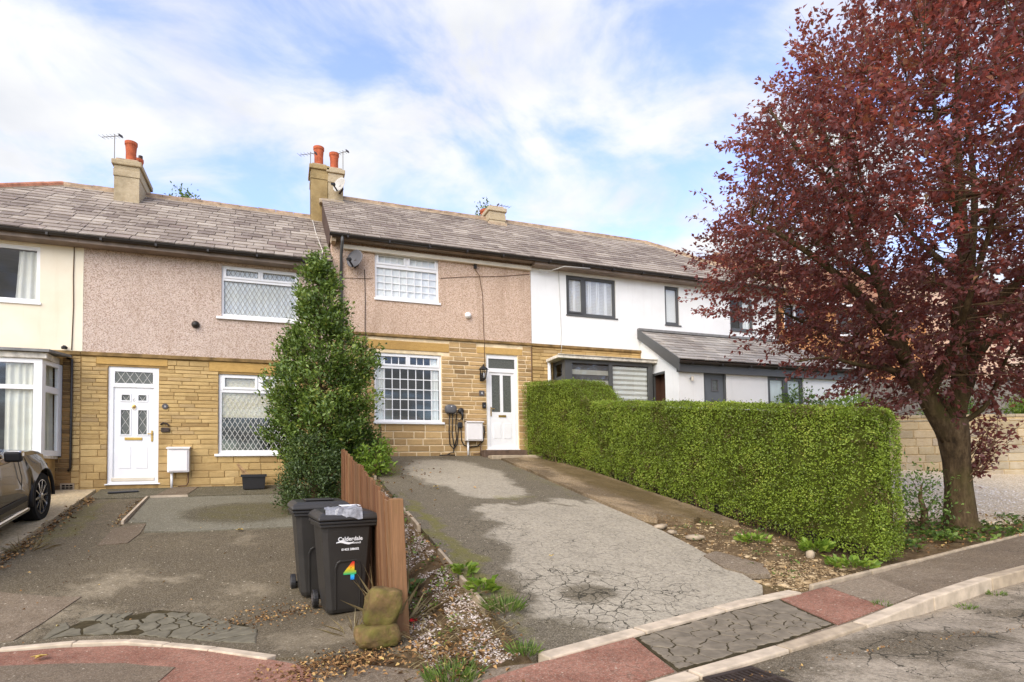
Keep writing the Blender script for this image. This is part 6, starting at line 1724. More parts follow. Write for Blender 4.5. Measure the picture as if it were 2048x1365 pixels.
# ------------------------------------------------------------------ bins
def mat_rainbow():
    t = NT('rainbow_print')
    sx = t.n('ShaderNodeSeparateXYZ'); t.l(t.obj(), sx.inputs[0])
    f = t.math('DIVIDE', t.math('SUBTRACT', sx.outputs[2], .355), .19)
    col = t.ramp(f, [(0, srgb(30, 120, 200)), (.2, srgb(40, 150, 220)), (.38, srgb(60, 180, 110)), (.55, srgb(180, 200, 60)), (.72, srgb(245, 190, 50)), (.86, srgb(235, 120, 50)), (1, srgb(220, 60, 50))])
    t.fin(col, .5, None, .3)
mat_rainbow()
plain('bin_plastic', srgb(50, 47, 43), .42, .4, var=.12, scale=4, bump=.25, bscale=160)
def wheelie_bin(loc, yaw, label, printed, tilt=0.0):
    r = root('wheelie_bin', loc, label, 'bin', 'wheelie bins', rot=(0, 0, yaw))
    # local: front faces -y, wheels at +y; 0.58 wide, 0.74 deep, 1.07 high
    q = MB(); L = []
    for (z, wx, yf, yb) in ((0.02, .205, -.235, .14), (.06, .215, -.25, .16), (.20, .225, -.262, .27), (.93, .275, -.325, .31), (.985, .278, -.33, .315)):
        c_ = .05
        L.append([(-wx+c_, yf, z), (wx-c_, yf, z), (wx, yf+c_, z), (wx, yb-c_, z), (wx-c_, yb, z), (-wx+c_, yb, z), (-wx, yb-c_, z), (-wx, yf+c_, z)])
    vs = [p for l in L for p in l]; fs = [tuple(range(8))[::-1]]
    for i in range(len(L)-1): fs += [(i*8+k, i*8+(k+1) % 8, (i+1)*8+(k+1) % 8, (i+1)*8+k) for k in range(8)]
    q.add(vs, fs); body = q.build('body', r, mat='bin_plastic', bevel=.006)
    q = MB()
    for (z0, z1, e_) in ((.93, .965, .022), (.965, .995, .038)):
        q.box(-.278-e_, .278+e_, -.33-e_, .315+e_, z0, z1-.001)
    q.build('rim', r, mat='bin_plastic', bevel=.008)
    # raised arch panel low on the front
    arch = [(-.135, .06), (-.142, .51), (-.122, .56), (-.09, .58), (.09, .58), (.122, .56), (.142, .51), (.135, .06)]
    fy = lambda z: -.25-(z-.06)*.0885
    inner = [(x*.90, .06+(z-.06)*.965) for x, z in arch]
    q = MB(); n_ = len(arch)
    A = [(x, fy(z)-.001, z) for x, z in arch]+[(x*.965, fy(z)-.012, .06+(z-.06)*.985) for x, z in arch]+[(x, fy(z)-.012, z) for x, z in inner]+[(x*.97, fy(z)-.002, z) for x, z in inner]
    for rr in range(3): q.add(A, [(rr*n_+k, rr*n_+k+1, (rr+1)*n_+k+1, (rr+1)*n_+k) for k in range(n_-1)]) if rr == 0 else None
    q = MB(); q.add(A, [(rr*n_+k, rr*n_+k+1, (rr+1)*n_+k+1, (rr+1)*n_+k) for rr in range(3) for k in range(n_-1)]); q.build('front_moulding', r, mat='bin_plastic')
    # lid
    q = MB(); Lr = []
    for (z, s, yo) in ((1.0, 1.0, 0), (1.03, 1.0, 0), (1.06, .93, .0), (1.085, .80, .02)):
        wx = .325*s; Lr.append([(-wx, -.385*s+yo, z), (wx, -.385*s+yo, z), (wx, .34*s+yo, z+.012), (-wx, .34*s+yo, z+.012)])
    vs = [p for l in Lr for p in l]; fs = [(3, 2, 1, 0)]
    for i in range(3): fs += [(i*4+k, i*4+(k+1) % 4, (i+1)*4+(k+1) % 4, (i+1)*4+k) for k in range(4)]
    fs.append((12, 13, 14, 15)); q.add(vs, fs); lid = q.build('lid', r, mat='bin_plastic', bevel=.012)
    lid.location.z += tilt*.16
    lid.rotation_euler = (-tilt*.35, 0, 0)
    q = MB(); q.box(-.16, .16, -.20, .18, 1.095, 1.11); o = q.build('lid_panel', lid, mat='bin_plastic', bevel=.01)
    q = MB(); q.tube([(-.27, .34, .99), (-.27, .42, 1.0), (.27, .42, 1.0), (.27, .34, .99)], .016, 8); q.build('handle', r, mat='black_plastic', smooth=True)
    for s in (-1, 1):
        wq = MB(); wq.lathe([(.095, -.028), (.1, -.02), (.1, .02), (.095, .028)], (s*.26, .27, .1), (1, 0, 0), 20); wh = wq.build('wheel', r, mat='black_plastic', smooth=False)
        wq = MB(); wq.lathe([(.055, -.032), (.05, .0), (.055, .032)], (s*.26, .27, .1), (1, 0, 0), 12); wq.build('hub', wh, mat='plaque_slate')
    q = MB(); q.tube([(-.23, .27, .1), (.23, .27, .1)], .014, 8); q.build('axle', r, mat='iron')
    if printed:
        up_ = Vector((0, -.0885, 1)).normalized(); f2 = lambda z: fy(z)-.003
        put_text('lettering', 'Calderdale', .060, r, (.02, f2(.80), .80), (1, 0, 0), up_, 'print_white', bold=.0015)
        put_text('lettering', 'Council', .030, r, (.085, f2(.757), .757), (1, 0, 0), up_, 'print_white', bold=.0008)
        q = MB(); pts = [(-.13+.19*k/12, .764+.010*math.sin(k/12*2*math.pi)) for k in range(13)]
        for k in range(12):
            (x0, z0), (x1, z1) = pts[k], pts[k+1]; h_ = .010*math.sin((k+.5)/12*math.pi)+.003
            q.add([(x0, f2(z0), z0-h_), (x1, f2(z1), z1-h_), (x1, f2(z1), z1+h_), (x0, f2(z0), z0+h_)], [(0, 1, 2, 3)])
        q.build('wave_mark', r, mat='print_white')
        put_text('lettering', '01422 288002', .032, r, (.02, f2(.69), .69), (1, 0, 0), up_, 'print_white', bold=.0012)
        o = put_text('number_sticker', '4', .26, r, (.02, f2(.45)-.004, .45), (1, 0, 0), up_, 'rainbow_print', bold=.008)
    return r
by_ = 6.42
bin1 = wheelie_bin((.615, 6.52, zg(.615, 6.52)-.005), .10, 'black wheelie bin with a rainbow coloured number four sticker', True)
bin1.scale = (.94, .94, .96)
bin2 = wheelie_bin((.42, 7.42, zg(.42, 7.42)-.01), .06, 'black wheelie bin with no number, behind the numbered one', False)
# crumpled sheet and envelope on the near lid
q = MB(); rng = random.Random(4); g_ = 9; vs = []; fs = []
for i in range(g_):
    for j in range(g_):
        x, y = .42+.36*i/(g_-1), 6.16+.28*j/(g_-1); vs.append((x, y, bin1.location.z+1.065+.05*abs(nz(x*9, y*9, 2))-(.10 if j == 0 else 0)*1.0))
for i in range(g_-1):
    for j in range(g_-1): fs.append((i*g_+j, (i+1)*g_+j, (i+1)*g_+j+1, i*g_+j+1))
q.add(vs, fs); tag(q.build('plastic_sheet', mat='grey_poly', smooth=False), 'crumpled grey plastic lying over the near bin lid', 'plastic')
q = MB(); q.obox((.70, 6.62, bin1.location.z+1.085), (.10, .02, .0), (-.012, .06, .004), (0, 0, .002)); tag(q.build('sticker', mat='print_white'), 'white label stuck on the numbered bin lid', 'label')

# ------------------------------------------------------------------ fence
def mat_fencewood():
    t = NT('fence_wood')
    g_ = t.noise(14, 6, .7, stretch=(3, 3, .18))
    col = t.ramp(g_, [(.3, srgb(66, 42, 27)), (.5, srgb(120, 78, 51)), (.72, srgb(164, 120, 84))])
    col = t.mix(t.math('MULTIPLY', t.rnd(), .7), col, srgb(150, 116, 82))
    r2 = t.math('FRACT', t.math('MULTIPLY', t.rnd(), 7.31))
    col = t.mix(t.math('MULTIPLY', r2, .5), col, srgb(78, 52, 36))
    z = t.n('ShaderNodeSeparateXYZ'); t.l(t.pos(), z.inputs[0])
    col = t.mix(t.ramp(t.noise(2, 5, .7), [(.55, G4(0)), (.8, G4(.5))]), col, srgb(118, 104, 56))
    t.fin(col, .88, t.bump(g_, .8, .008), .15)
mat_fencewood()
fence = root('wooden_fence', (.95, 7.5, .4), 'weathered red brown board fence with a leaning end post between the drives', 'fence')
rng = random.Random(9); y = 5.30; k = 0
while y < 9.9:
    wd = rng.uniform(.10, .135); zt = 1.385+(y-5.68)*.136+rng.uniform(-.024, .016); x = .95+.02*math.sin(y*1.1)+rng.uniform(-.010, .010); lean = .05*(1-(y-5.6)/4.3)
    zb = zg(.94, y)-.05
    q = MB(); q.add([(x+.0, y, zb), (x+.022, y, zb), (x+.010, y+wd+.015, zb), (x-.002, y+wd+.015, zb), (x-lean, y, zt), (x+.022-lean, y, zt), (x+.010-lean, y+wd+.015, zt+.012), (x-.002-lean, y+wd+.015, zt+.012)], [(0, 3, 2, 1), (4, 5, 6, 7), (0, 1, 5, 4), (1, 2, 6, 5), (2, 3, 7, 6), (3, 0, 4, 7)])
    q.build('board', fence, mat='fence_wood'); y += wd+rng.uniform(.014, .026); k += 1
for hz in (.25, .85):
    q = MB(); q.bar((1.0, 5.5, zg(.94, 5.5)+hz), (1.0, 9.9, zg(.94, 9.9)+hz), .05, .08); q.build('rail', fence, mat='fence_wood')
q = MB(); zb = zg(1.02, 5.2)-.15; q.prism([(.945, 5.17, zb), (1.055, 5.17, zb), (1.055, 5.285, zb), (.945, 5.285, zb)], (-.055, -.01, 1.33)); q.build('post', fence, mat='fence_wood', bevel=.008)

# ------------------------------------------------------------------ rocks
def mat_rock():
    t = NT('mossy_rock')
    col = t.ramp(t.noise(5, 7, .7), [(.3, srgb(82, 68, 46)), (.55, srgb(126, 102, 66)), (.75, srgb(164, 132, 92))])
    n_ = t.n('ShaderNodeNewGeometry'); sx = t.n('ShaderNodeSeparateXYZ'); t.l(n_.outputs['Normal'], sx.inputs[0])
    m = t.ramp(t.noise(4.5, 6, .7), [(.44, G4(0)), (.66, G4(.75))])
    col = t.mix(m, col, srgb(108, 110, 42))
    t.fin(col, .92, t.bump(t.noise(34, 8, .75), 1.0, .02), .15)
mat_rock()
def rock(c, size, seed, label, rotz=0.0, tilt=0.0, mat='mossy_rock', name='rock', sub=4, sq=.45):
    bm = bmesh.new(); bmesh.ops.create_icosphere(bm, subdivisions=sub, radius=1.0)
    rg_ = random.Random(seed); cuts = []
    for _ in range(18):
        n_ = Vector((rg_.gauss(0, 1), rg_.gauss(0, 1), rg_.gauss(0, 1))).normalized(); cuts.append((n_, rg_.uniform(.86, 1.0)*(1+.32*sq)))
    for v in bm.verts:
        p = v.co.copy(); m = max(abs(p.x), abs(p.y), abs(p.z)); v.co = p.lerp(p/m, sq)
        for n_, d_ in cuts:
            e_ = v.co.dot(n_)-d_
            if e_ > 0: v.co -= n_*e_*.95
    for v in bm.verts:
        p = v.co.copy()
        k = 1+.07*nz(p.x*1.2+seed, p.y*1.2, p.z*1.2, 3)+.035*nz(p.x*5+seed, p.y*5, p.z*5, 3)
        v.co = Vector((p.x*size[0], p.y*size[1], p.z*size[2]))*k
    bmesh.ops.rotate(bm, verts=bm.verts, cent=(0, 0, 0), matrix=Matrix.Rotation(tilt, 3, 'Y') @ Matrix.Rotation(rotz, 3, 'Z'))
    me = bpy.data.meshes.new(name); bm.to_mesh(me); bm.free(); me.materials.append(M(mat))
    me.polygons.foreach_set('use_smooth', [True]*len(me.polygons))
    o = bpy.data.objects.new(name, me); COL.objects.link(o); o.location = c; ORG[o.name] = Vector(c)
    return tag(o, label, 'rock') if label else o
rz_ = zg(.76, 4.98)
rock((.74, 4.98, rz_+.10), (.18, .14, .095), 3, 'rounded mossy rock underneath the squarer rock by the fence post', .2, sq=.6)
rock((.79, 5.02, rz_+.315), (.135, .11, .15), 7, 'upright squarish rock with yellow green moss leaning by the fence post', .1, .2, sq=.95)

# ------------------------------------------------------------------ drain grate
gr = root('drain_grate', (2.95, 3.0, zroad(2.95, 3.0)), 'rusty iron road drain grate at the kerb', 'drain')
c0 = Vector((2.74, 2.93, zroad(2.74, 2.93))); ax = Vector((.998, .06, .02)).normalized()*.70; ay = Vector((-.06, .998, 0)).normalized()
q = MB(); q.obox(c0+Vector((0, 0, -.004)), ax*.30, ay*.22, (0, 0, .004)); q.build('pit', gr, mat='dark_hole')
q = MB()
for s in (-1, 1):
    q.obox(c0+ay*.205*s+Vector((0, 0, .010)), ax*.30, ay*.018, (0, 0, .012)); q.obox(c0+ax*.282*s+Vector((0, 0, .0105)), ax*.018, ay*.186, (0, 0, .012))
q.build('frame', gr, mat='iron')
for k in range(9):
    q = MB(); q.obox(c0+ax*(-.225+k*.056)+Vector((0, 0, .008)), ax*.012, ay*.186, (0, 0, .009)); q.build('bar', gr, mat='iron')
q = MB(); q.obox(c0+Vector((0, 0, .013)), ax*.262, ay*.012, (0, 0, .009)); q.build('bar', gr, mat='iron')

# ------------------------------------------------------------------ car
def mat_paint():
    t = NT('car_paint')
    t.fin(srgb(46, 40, 36), .25, None, .4, .1)
    t.b.inputs['Coat Weight'].default_value = .7; t.b.inputs['Coat Roughness'].default_value = .04
mat_paint()
plain('tail_red', srgb(150, 24, 22), .2, .5, var=.1)
plain('brass_plate', srgb(222, 196, 70), .5, .3, var=.05)
plain('tyre', srgb(30, 29, 28), .85, .2, var=.1, scale=20, bump=.4, bscale=60)
plain('alloy', srgb(176, 174, 170), .25, .5, .9, var=.05)
plain('car_trim', srgb(34, 32, 31), .55, .35, var=.1)
plain('car_glass', srgb(24, 28, 28), .05, .6, var=.1)
def car():
    slope = math.atan(.17)
    base = (-4.5, 11.6, zg(-4.5, 11.6)+.03)
    r = root('parked_car', base, 'dark brown sports utility car parked nose to the house at the left edge', 'car', rot=(slope, 0, 0))
    # local: +y forward (nose), x right; front axle at y=.05
    HW = .94; yf, yr = .05, -2.75; R = .385; AR = .46
    def arch(yc, n=12): return [(yc+AR*math.cos(a), .36+AR*math.sin(a)) for a in [math.pi*(1-i/n) for i in range(n+1)]]
    out = [(-3.6, .32), (-3.66, .6), (-3.62, .95), (-3.55, 1.12)]
    topl = [(-3.3, 1.16), (-2.2, 1.14), (-1.1, 1.11), (-.75, 1.12), (-.45, 1.13), (.1, 1.09), (.5, 1.02), (.72, .92), (.80, .78), (.80, .5), (.76, .30)]
    bot = [(.62, .26), (yf+AR, .28)]+arch(yf)[::-1]+[(yf-AR, .30), (yr+AR, .30)]+arch(yr)[::-1]+[(yr-AR, .32)]
    side = out+topl+bot
    # sections across the car; plan curvature narrows the nose and tail, sides lean in above the shoulder
    def inset(y, z):
        s = .0
        s += .28*max(0, (y-.15)/.65)**2.2+.16*max(0, (-y-3.0)/.66)**2
        s += .05*max(0, (z-.82)/.3)**1.5+.035*max(0, (.55-z)/.3)
        s -= .028*math.exp(-((math.hypot(y-yf, z-.36)-AR)/.10)**2)+.028*math.exp(-((math.hypot(y-yr, z-.36)-AR)/.10)**2)
        return s
    mb = MB(); n = len(side); rings = []
    xs = [-1, -.93, -.8, -.4, 0, .4, .8, .93, 1]
    vs = []
    for sx in xs:
        for (y, z) in side:
            e = abs(sx); w_ = HW-inset(y, z)
            crown = .035*(1-e*e)*(1 if z > .9 else 0)
            pull = (.05 if e > .95 else 0)
            cy_, cz_ = -1.4, .7
            k = .0
            if e > .95 and z > .98: z2 = z-.045
            else: z2 = z+crown
            vs.append((sx*w_ if e > .9 else sx*(HW-.02-inset(y, min(z, .8))*.8), y, z2))
    fs = []
    for i in range(len(xs)-1):
        for k in range(n): fs.append((i*n+k, i*n+(k+1) % n, (i+1)*n+(k+1) % n, (i+1)*n+k))
    mb.add(vs, fs)
    b = mb.build('body', r, mat='car_paint', smooth=False)
    # closed sides, triangulated
    for sgn, idx in ((1, len(xs)-1), (-1, 0)):
        bm = bmesh.new(); vv = [bm.verts.new(vs[idx*n+k]) for k in range(n)]
        try: f = bm.faces.new(vv); bmesh.ops.triangulate(bm, faces=[f])
        except Exception: pass
        bmesh.ops.subdivide_edges(bm, edges=bm.edges[:], cuts=1)
        for v in bm.verts:
            if abs(v.co.y) < 3.5:
                v.co.x = sgn*(HW-inset(v.co.y, v.co.z))+sgn*.03*math.exp(-((v.co.z-.82)/.16)**2)*(1 if -3 < v.co.y < .3 else 0)
        me = bpy.data.meshes.new('side_panel'); bm.to_mesh(me); bm.free(); me.materials.append(M('car_paint')); me.polygons.foreach_set('use_smooth', [True]*len(me.polygons))
        o = bpy.data.objects.new('side_panel', me); COL.objects.link(o); o.parent = r; ORG[o.name] = Vector((0, 0, 0))
        # wheel arch trims, sill and door shuts
        for yc in (yf, yr):
            q = MB(); pts = [(sgn*(HW+.012), yc+(AR+.015)*math.cos(a), .36+(AR+.015)*math.sin(a)) for a in [math.pi*i/14*1.08-.12 for i in range(15)]]; q.tube(pts, .03, 6); q.build('arch_trim', r, mat='car_trim', smooth=True)
        q = MB(); q.box(sgn*.72, sgn*.95, yr+AR+.05, yf-AR-.03, .24, .32); q.build('running_board', r, mat='chrome', bevel=.03)
        q = MB(); q.box(*sorted((sgn*(HW-.002), sgn*(HW+.018))), -2.2, -.55, .42, .50); q.build('door_moulding', r, mat='car_trim', bevel=.008)
        for yc in (-.75, -1.9):
            q = MB(); q.tube([(sgn*(HW-.012), yc, .42), (sgn*(HW+.024), yc, .8), (sgn*(HW-.01), yc-.02, 1.08)], .006, 4); q.build('door_shut', r, mat='car_trim')
        q = MB(); q.box(*sorted((sgn*(HW+.01), sgn*(HW+.04))), -1.65, -1.45, .90, .93); q.build('door_handle', r, mat='car_paint', bevel=.008)
        # mirror
        q = MB(); q.obox((sgn*(HW+.10), -1.22, 1.19), (.10, 0, 0), (0, .06, 0), (0, 0, .075)); q.build('wing_mirror', r, mat='car_trim', bevel=.035, seg=3)
        q = MB(); q.obox((sgn*(HW+.11), -1.20, 1.225), (.095, 0, 0), (0, .062, 0), (0, 0, .045)); q.build('mirror_cap', r, mat='chrome', bevel=.03, seg=3)
    q = MB(); G = [(-3.35, 1.12, .80), (-3.0, 1.55, .62), (-2.2, 1.66, .60), (-1.78, 1.63, .60), (-.95, 1.13, .78)]
    vs = [(-w_, y, z) for y, z, w_ in G]+[(w_, y, z) for y, z, w_ in G]
    q.add(vs, [(0, 1, 6, 5), (3, 4, 9, 8), (0, 4, 3, 2, 1), (5, 6, 7, 8, 9)]); q.build('windows', r, mat='car_glass')
    q = MB(); q.add([(-.62, -3.02, 1.56), (.62, -3.02, 1.56), (.6, -2.2, 1.68), (-.6, -2.2, 1.68), (.6, -1.76, 1.645), (-.6, -1.76, 1.645)], [(0, 1, 2, 3), (3, 2, 4, 5)]); q.build('roof', r, mat='car_paint')
    for s in (-1, 1):
        q = MB(); q.tube([(s*.785, -.93, 1.13), (s*.60, -1.75, 1.64), (s*.6, -2.2, 1.675), (s*.62, -3.02, 1.56), (s*.8, -3.36, 1.13)], .035, 6); q.tube([(s*.79, -2.0, 1.12), (s*.605, -2.03, 1.66)], .03, 6); q.build('pillar', r, mat='car_paint', smooth=True)
        q = MB(); q.tube([(s*.82, -.9, 1.115), (s*.83, -1.7, 1.12), (s*.82, -3.36, 1.14)], .012, 5); q.build('window_trim', r, mat='chrome')
        q = MB(); q.obox((s*.62, .74, .82), (.16, -s*.05, 0), (0, .06, 0), (0, 0, .06)); q.build('headlight', r, mat='glass_frost', bevel=.02)
        q = MB(); q.obox((s*.70, -3.60, .92), (.13, s*.03, 0), (0, .045, 0), (0, 0, .075)); q.build('tail_light', r, mat='tail_red', bevel=.02)
    q = MB(); q.box(-.80, .80, -3.70, -3.60, .34, .55); q.build('bumper', r, mat='car_trim', bevel=.03)
    q = MB(); q.box(-.26, .26, -3.690, -3.664, .72, .83); q.build('number_plate', r, mat='brass_plate')
    for yc in (yf, yr):
        for s in (-1, 1):
            q = MB(); q.lathe([(R-.11, -.11), (R-.02, -.115), (R, -.08), (R, .08), (R-.02, .115), (R-.11, .11)], (s*(HW-.10), yc, .36), (1, 0, 0), 40, cap=False); wh = q.build('wheel', r, mat='tyre', smooth=False)
            q = MB(); cx = s*(HW-.10)+s*.085
            q.lathe([(.275, -.02), (.275, .02), (.262, .02), (.262, -.02), (.275, -.02)], (cx, yc, .36), (1, 0, 0), 36, cap=False); q.lathe([(.06, -.02), (.06, .02), (.03, .03)], (cx, yc, .36), (1, 0, 0), 14)
            for k in range(10):
                an = 2*math.pi*k/10; d_ = Vector((0, math.cos(an), math.sin(an))); c_ = Vector((cx, yc, .36)); q.bar(c_+d_*.05, c_+d_*.268, .034 if k % 2 else .022, .02, upv=(1, 0, 0))
            q.build('rim', wh, mat='alloy')
            q = MB(); q.lathe([(.27, 0), (.27, .01)], (s*(HW-.10)+s*.03, yc, .36), (1, 0, 0), 24); q.build('wheel_shade', wh, mat='dark_hole')  # near-black disc; its colour stands in for the shade behind the spokes
            q = MB(); q.lathe([(AR-.02, 0), (AR-.02, .03)], (s*(HW-.30), yc, .38), (1, 0, 0), 20); q.build('wheel_arch', r, mat='dark_hole')
    return r
car()

# ------------------------------------------------------------------ right hand garden wall, fence and what lies behind
wa, wb = Vector((12.9, 11.72, 0)), Vector((22.0, 8.53, 0)); wlen = (wb-wa).length; wd_ = (wb-wa).normalized(); wrot = math.atan2(wd_.y, wd_.x); wn_ = Vector((-wd_.y, wd_.x, 0))
gw = root('garden_wall', (16.9, 10.3, 1.3), 'long low coursed stone garden wall behind the pale gravel', 'wall')
q = MB(); q.prism([wa+Vector((0, 0, 1.0)), wb+Vector((0, 0, 1.0)), wb+Vector((0, 0, 2.74)), wa+Vector((0, 0, 2.74))], wn_*.3); q.build('core', gw, mat='mortar_garden')
def wplace(p):
    v = wa+wd_*p.x; return Vector((v.x, v.y, p.z)), wrot
bricks(gw, 'stone_garden', 0, wlen, 1.12, 2.70, [], 0, lambda z: .215, (.38, .75), seed=71, gap=.018, proud=.02, name='stone', place=wplace)
i_ = 0; s_ = 0.0
while s_ < wlen-.3:
    L_ = random.Random(i_).uniform(.5, .8); a = wa+wd_*s_-wn_*.03; b_ = wa+wd_*min(s_+L_-.012, wlen)-wn_*.03
    q = MB(); q.prism([a+Vector((0, 0, 2.742)), b_+Vector((0, 0, 2.742)), b_+Vector((0, 0, 2.82)), a+Vector((0, 0, 2.82))], wn_*.36); q.build('coping_stone', gw, mat='stone_garden', bevel=.012); s_ += L_; i_ += 1
bf = root('back_fence', (18.5, 13.2, 2.7), 'grey weathered vertical board fence above the stone garden wall', 'fence')
fa, fb = Vector((14.6, 13.9, 0)), Vector((24.0, 10.8, 0)); fd = (fb-fa).normalized(); fn = Vector((-fd.y, fd.x, 0)); s_ = 0.0; rng = random.Random(5)
while s_ < (fb-fa).length:
    c_ = fa+fd*s_; zt = 4.15+rng.uniform(-.03, .03); q = MB(); q.obox((c_.x, c_.y, (2.4+zt)/2), fd*.068, fn*.012, (0, 0, (zt-2.4)/2)); q.build('board', bf, mat='wood_grey'); s_ += .145
for hz in (2.8, 3.8):
    q = MB(); q.bar(fa+fn*.04+Vector((0, 0, hz)), fb+fn*.04+Vector((0, 0, hz)), .05, .08); q.build('rail', bf, mat='wood_grey')
# raised bed behind the wall
tb = MB(); tb.prism([(12.9, 12.02, 2.5), (22.1, 8.8, 2.5), (30, 8.0, 2.5), (30, 30, 2.5), (16.2, 30, 2.5), (16.2, 16, 2.5), (14.0, 14.0, 2.5)], (0, 0, -2.0)); o = tb.build('terrace_ground', mat='soil'); o['kind'] = 'structure'
for k, (x, y, s_, m, lb) in enumerate([(14.7, 11.9, .7, 'leaf_bright', 'yellow green shrub above the garden wall behind the copper trunk'), (13.3, 12.3, .8, 'leaf_green', 'green shrub with a purple flower behind the hedge end'), (17.6, 10.9, .55, 'leaf_green', 'low green shrub on the garden wall beyond the copper trunk'), (20.0, 10.2, .6, 'leaf_bright', 'light green shrub above the far end of the garden wall')]):
    sh_ = evergreen('garden_shrub', (x, y, 2.48), lb, [(0.02, s_*.7), (.3, s_), (.6, s_*.8), (.9, s_*.3), (1.0, .05)], 90, .09, m, 80+k, .6, nl=24, jitter=.25)
    if k == 1:
        q = MB(); rng = random.Random(3)
        for j in range(60): 
            p = Vector((x-.2+rng.gauss(0, .04), y-.55+rng.gauss(0, .04), 2.48+.55+j*.005)); q.add([p, p+Vector((.03, 0, .02)), p+Vector((.01, -.02, .04))], [(0, 1, 2)])
        q.build('blossom', sh_, mat='petal_purple')
# neighbouring houses seen through the tree
def far_house(name, x0, x1, y0, y1, z0, ze, zr, wall, roof, label, wins, band=None):
    h = root(name, ((x0+x1)/2, y0, z0), label, 'house')
    w_ = MB(); panel(w_, x0, x1, z0, ze, [v[:4] for v in wins], y0, .1, wall); w_.add([(x0, y0, z0), (x0, y1, z0), (x0, y1, ze), (x0, (y0+y1)/2, zr), (x0, y0, ze)], [(0, 1, 2, 3, 4)], wall); w_.add([(x1, y0, z0), (x1, y1, z0), (x1, y1, ze), (x1, (y0+y1)/2, zr), (x1, y0, ze)], [(4, 3, 2, 1, 0)], wall); w_.add([(x0, y1, z0), (x1, y1, z0), (x1, y1, ze), (x0, y1, ze)], [(0, 3, 2, 1)], wall)
    wl2 = w_.build('wall', h)
    q = MB(); ym = (y0+y1)/2; o_ = .25
    q.add([(x0-.15, y0-o_, ze-.12), (x1+.15, y0-o_, ze-.12), (x1+.15, ym, zr+.05), (x0-.15, ym, zr+.05), (x0-.15, y1+o_, ze-.12), (x1+.15, y1+o_, ze-.12)], [(0, 1, 2, 3), (3, 2, 5, 4)]); ro = q.build('roof', h, mat=roof); m_ = ro.modifiers.new('solid', 'SOLIDIFY'); m_.thickness = .1
    c = 0; L_ = math.hypot(ym-y0+o_, zr-ze+.17); pt = math.atan2(zr-ze+.17, ym-y0+o_)
    q = MB(); q.bar((x0-.1, y0-o_-.05, ze-.16), (x1+.1, y0-o_-.05, ze-.16), .1); q.build('gutter', h, mat='pvc_white')
    for v in wins:
        a, b_, c_, d_ = v[:4]; fr_ = MB(); mid = (a+b_)/2
        panel(fr_, a, b_, c_, d_, [(a+.07, mid-.04, c_+.07, d_-.07), (mid+.04, b_-.07, c_+.07, d_-.07)], y0+.03, .04, 'pvc_white'); wf = fr_.build('window', h)
        for (xa, xb) in ((a+.07, mid-.04), (mid+.04, b_-.07)):
            q = MB(); q.box(xa, xb, y0+.06, y0+.064, c_+.07, d_-.07); q.build('pane', wf, mat='glass_bright')
        q = MB(); q.box(a-.05, b_+.05, y0-.08, y0+.02, c_-.06, c_); q.build('sill', wf, mat='pvc_white')
        room(h, a-.1, b_+.1, c_-.1, d_+.1, y0+.11, 1.5, 'room_wall')
    if band:
        q = MB(); q.box(x0-.01, x1+.01, y0-.04, y0+.0, band[0], band[1]); q.build('band', h, mat='roof_far')
    return h
far_house('brick_house', 16.6, 24.5, 16.0, 22, 1.9, 7.6, 10.2, 'tile_orange', 'roof_far', 'orange walled house with white windows glimpsed behind the copper tree', [(16.9, 18.0, 6.4, 7.4), (19.5, 21.0, 6.4, 7.4), (19.4, 21.2, 3.6, 4.9)], band=(5.6, 5.72))
far_house('rendered_house', 26.0, 35, 14.0, 21, 2.0, 7.4, 10.0, 'render_far', 'roof_far', 'pale pinkish rendered house far behind the copper tree', [(27.2, 28.8, 5.8, 7.0), (31, 32.6, 5.8, 7.0), (27.0, 29.0, 3.0, 4.3)])

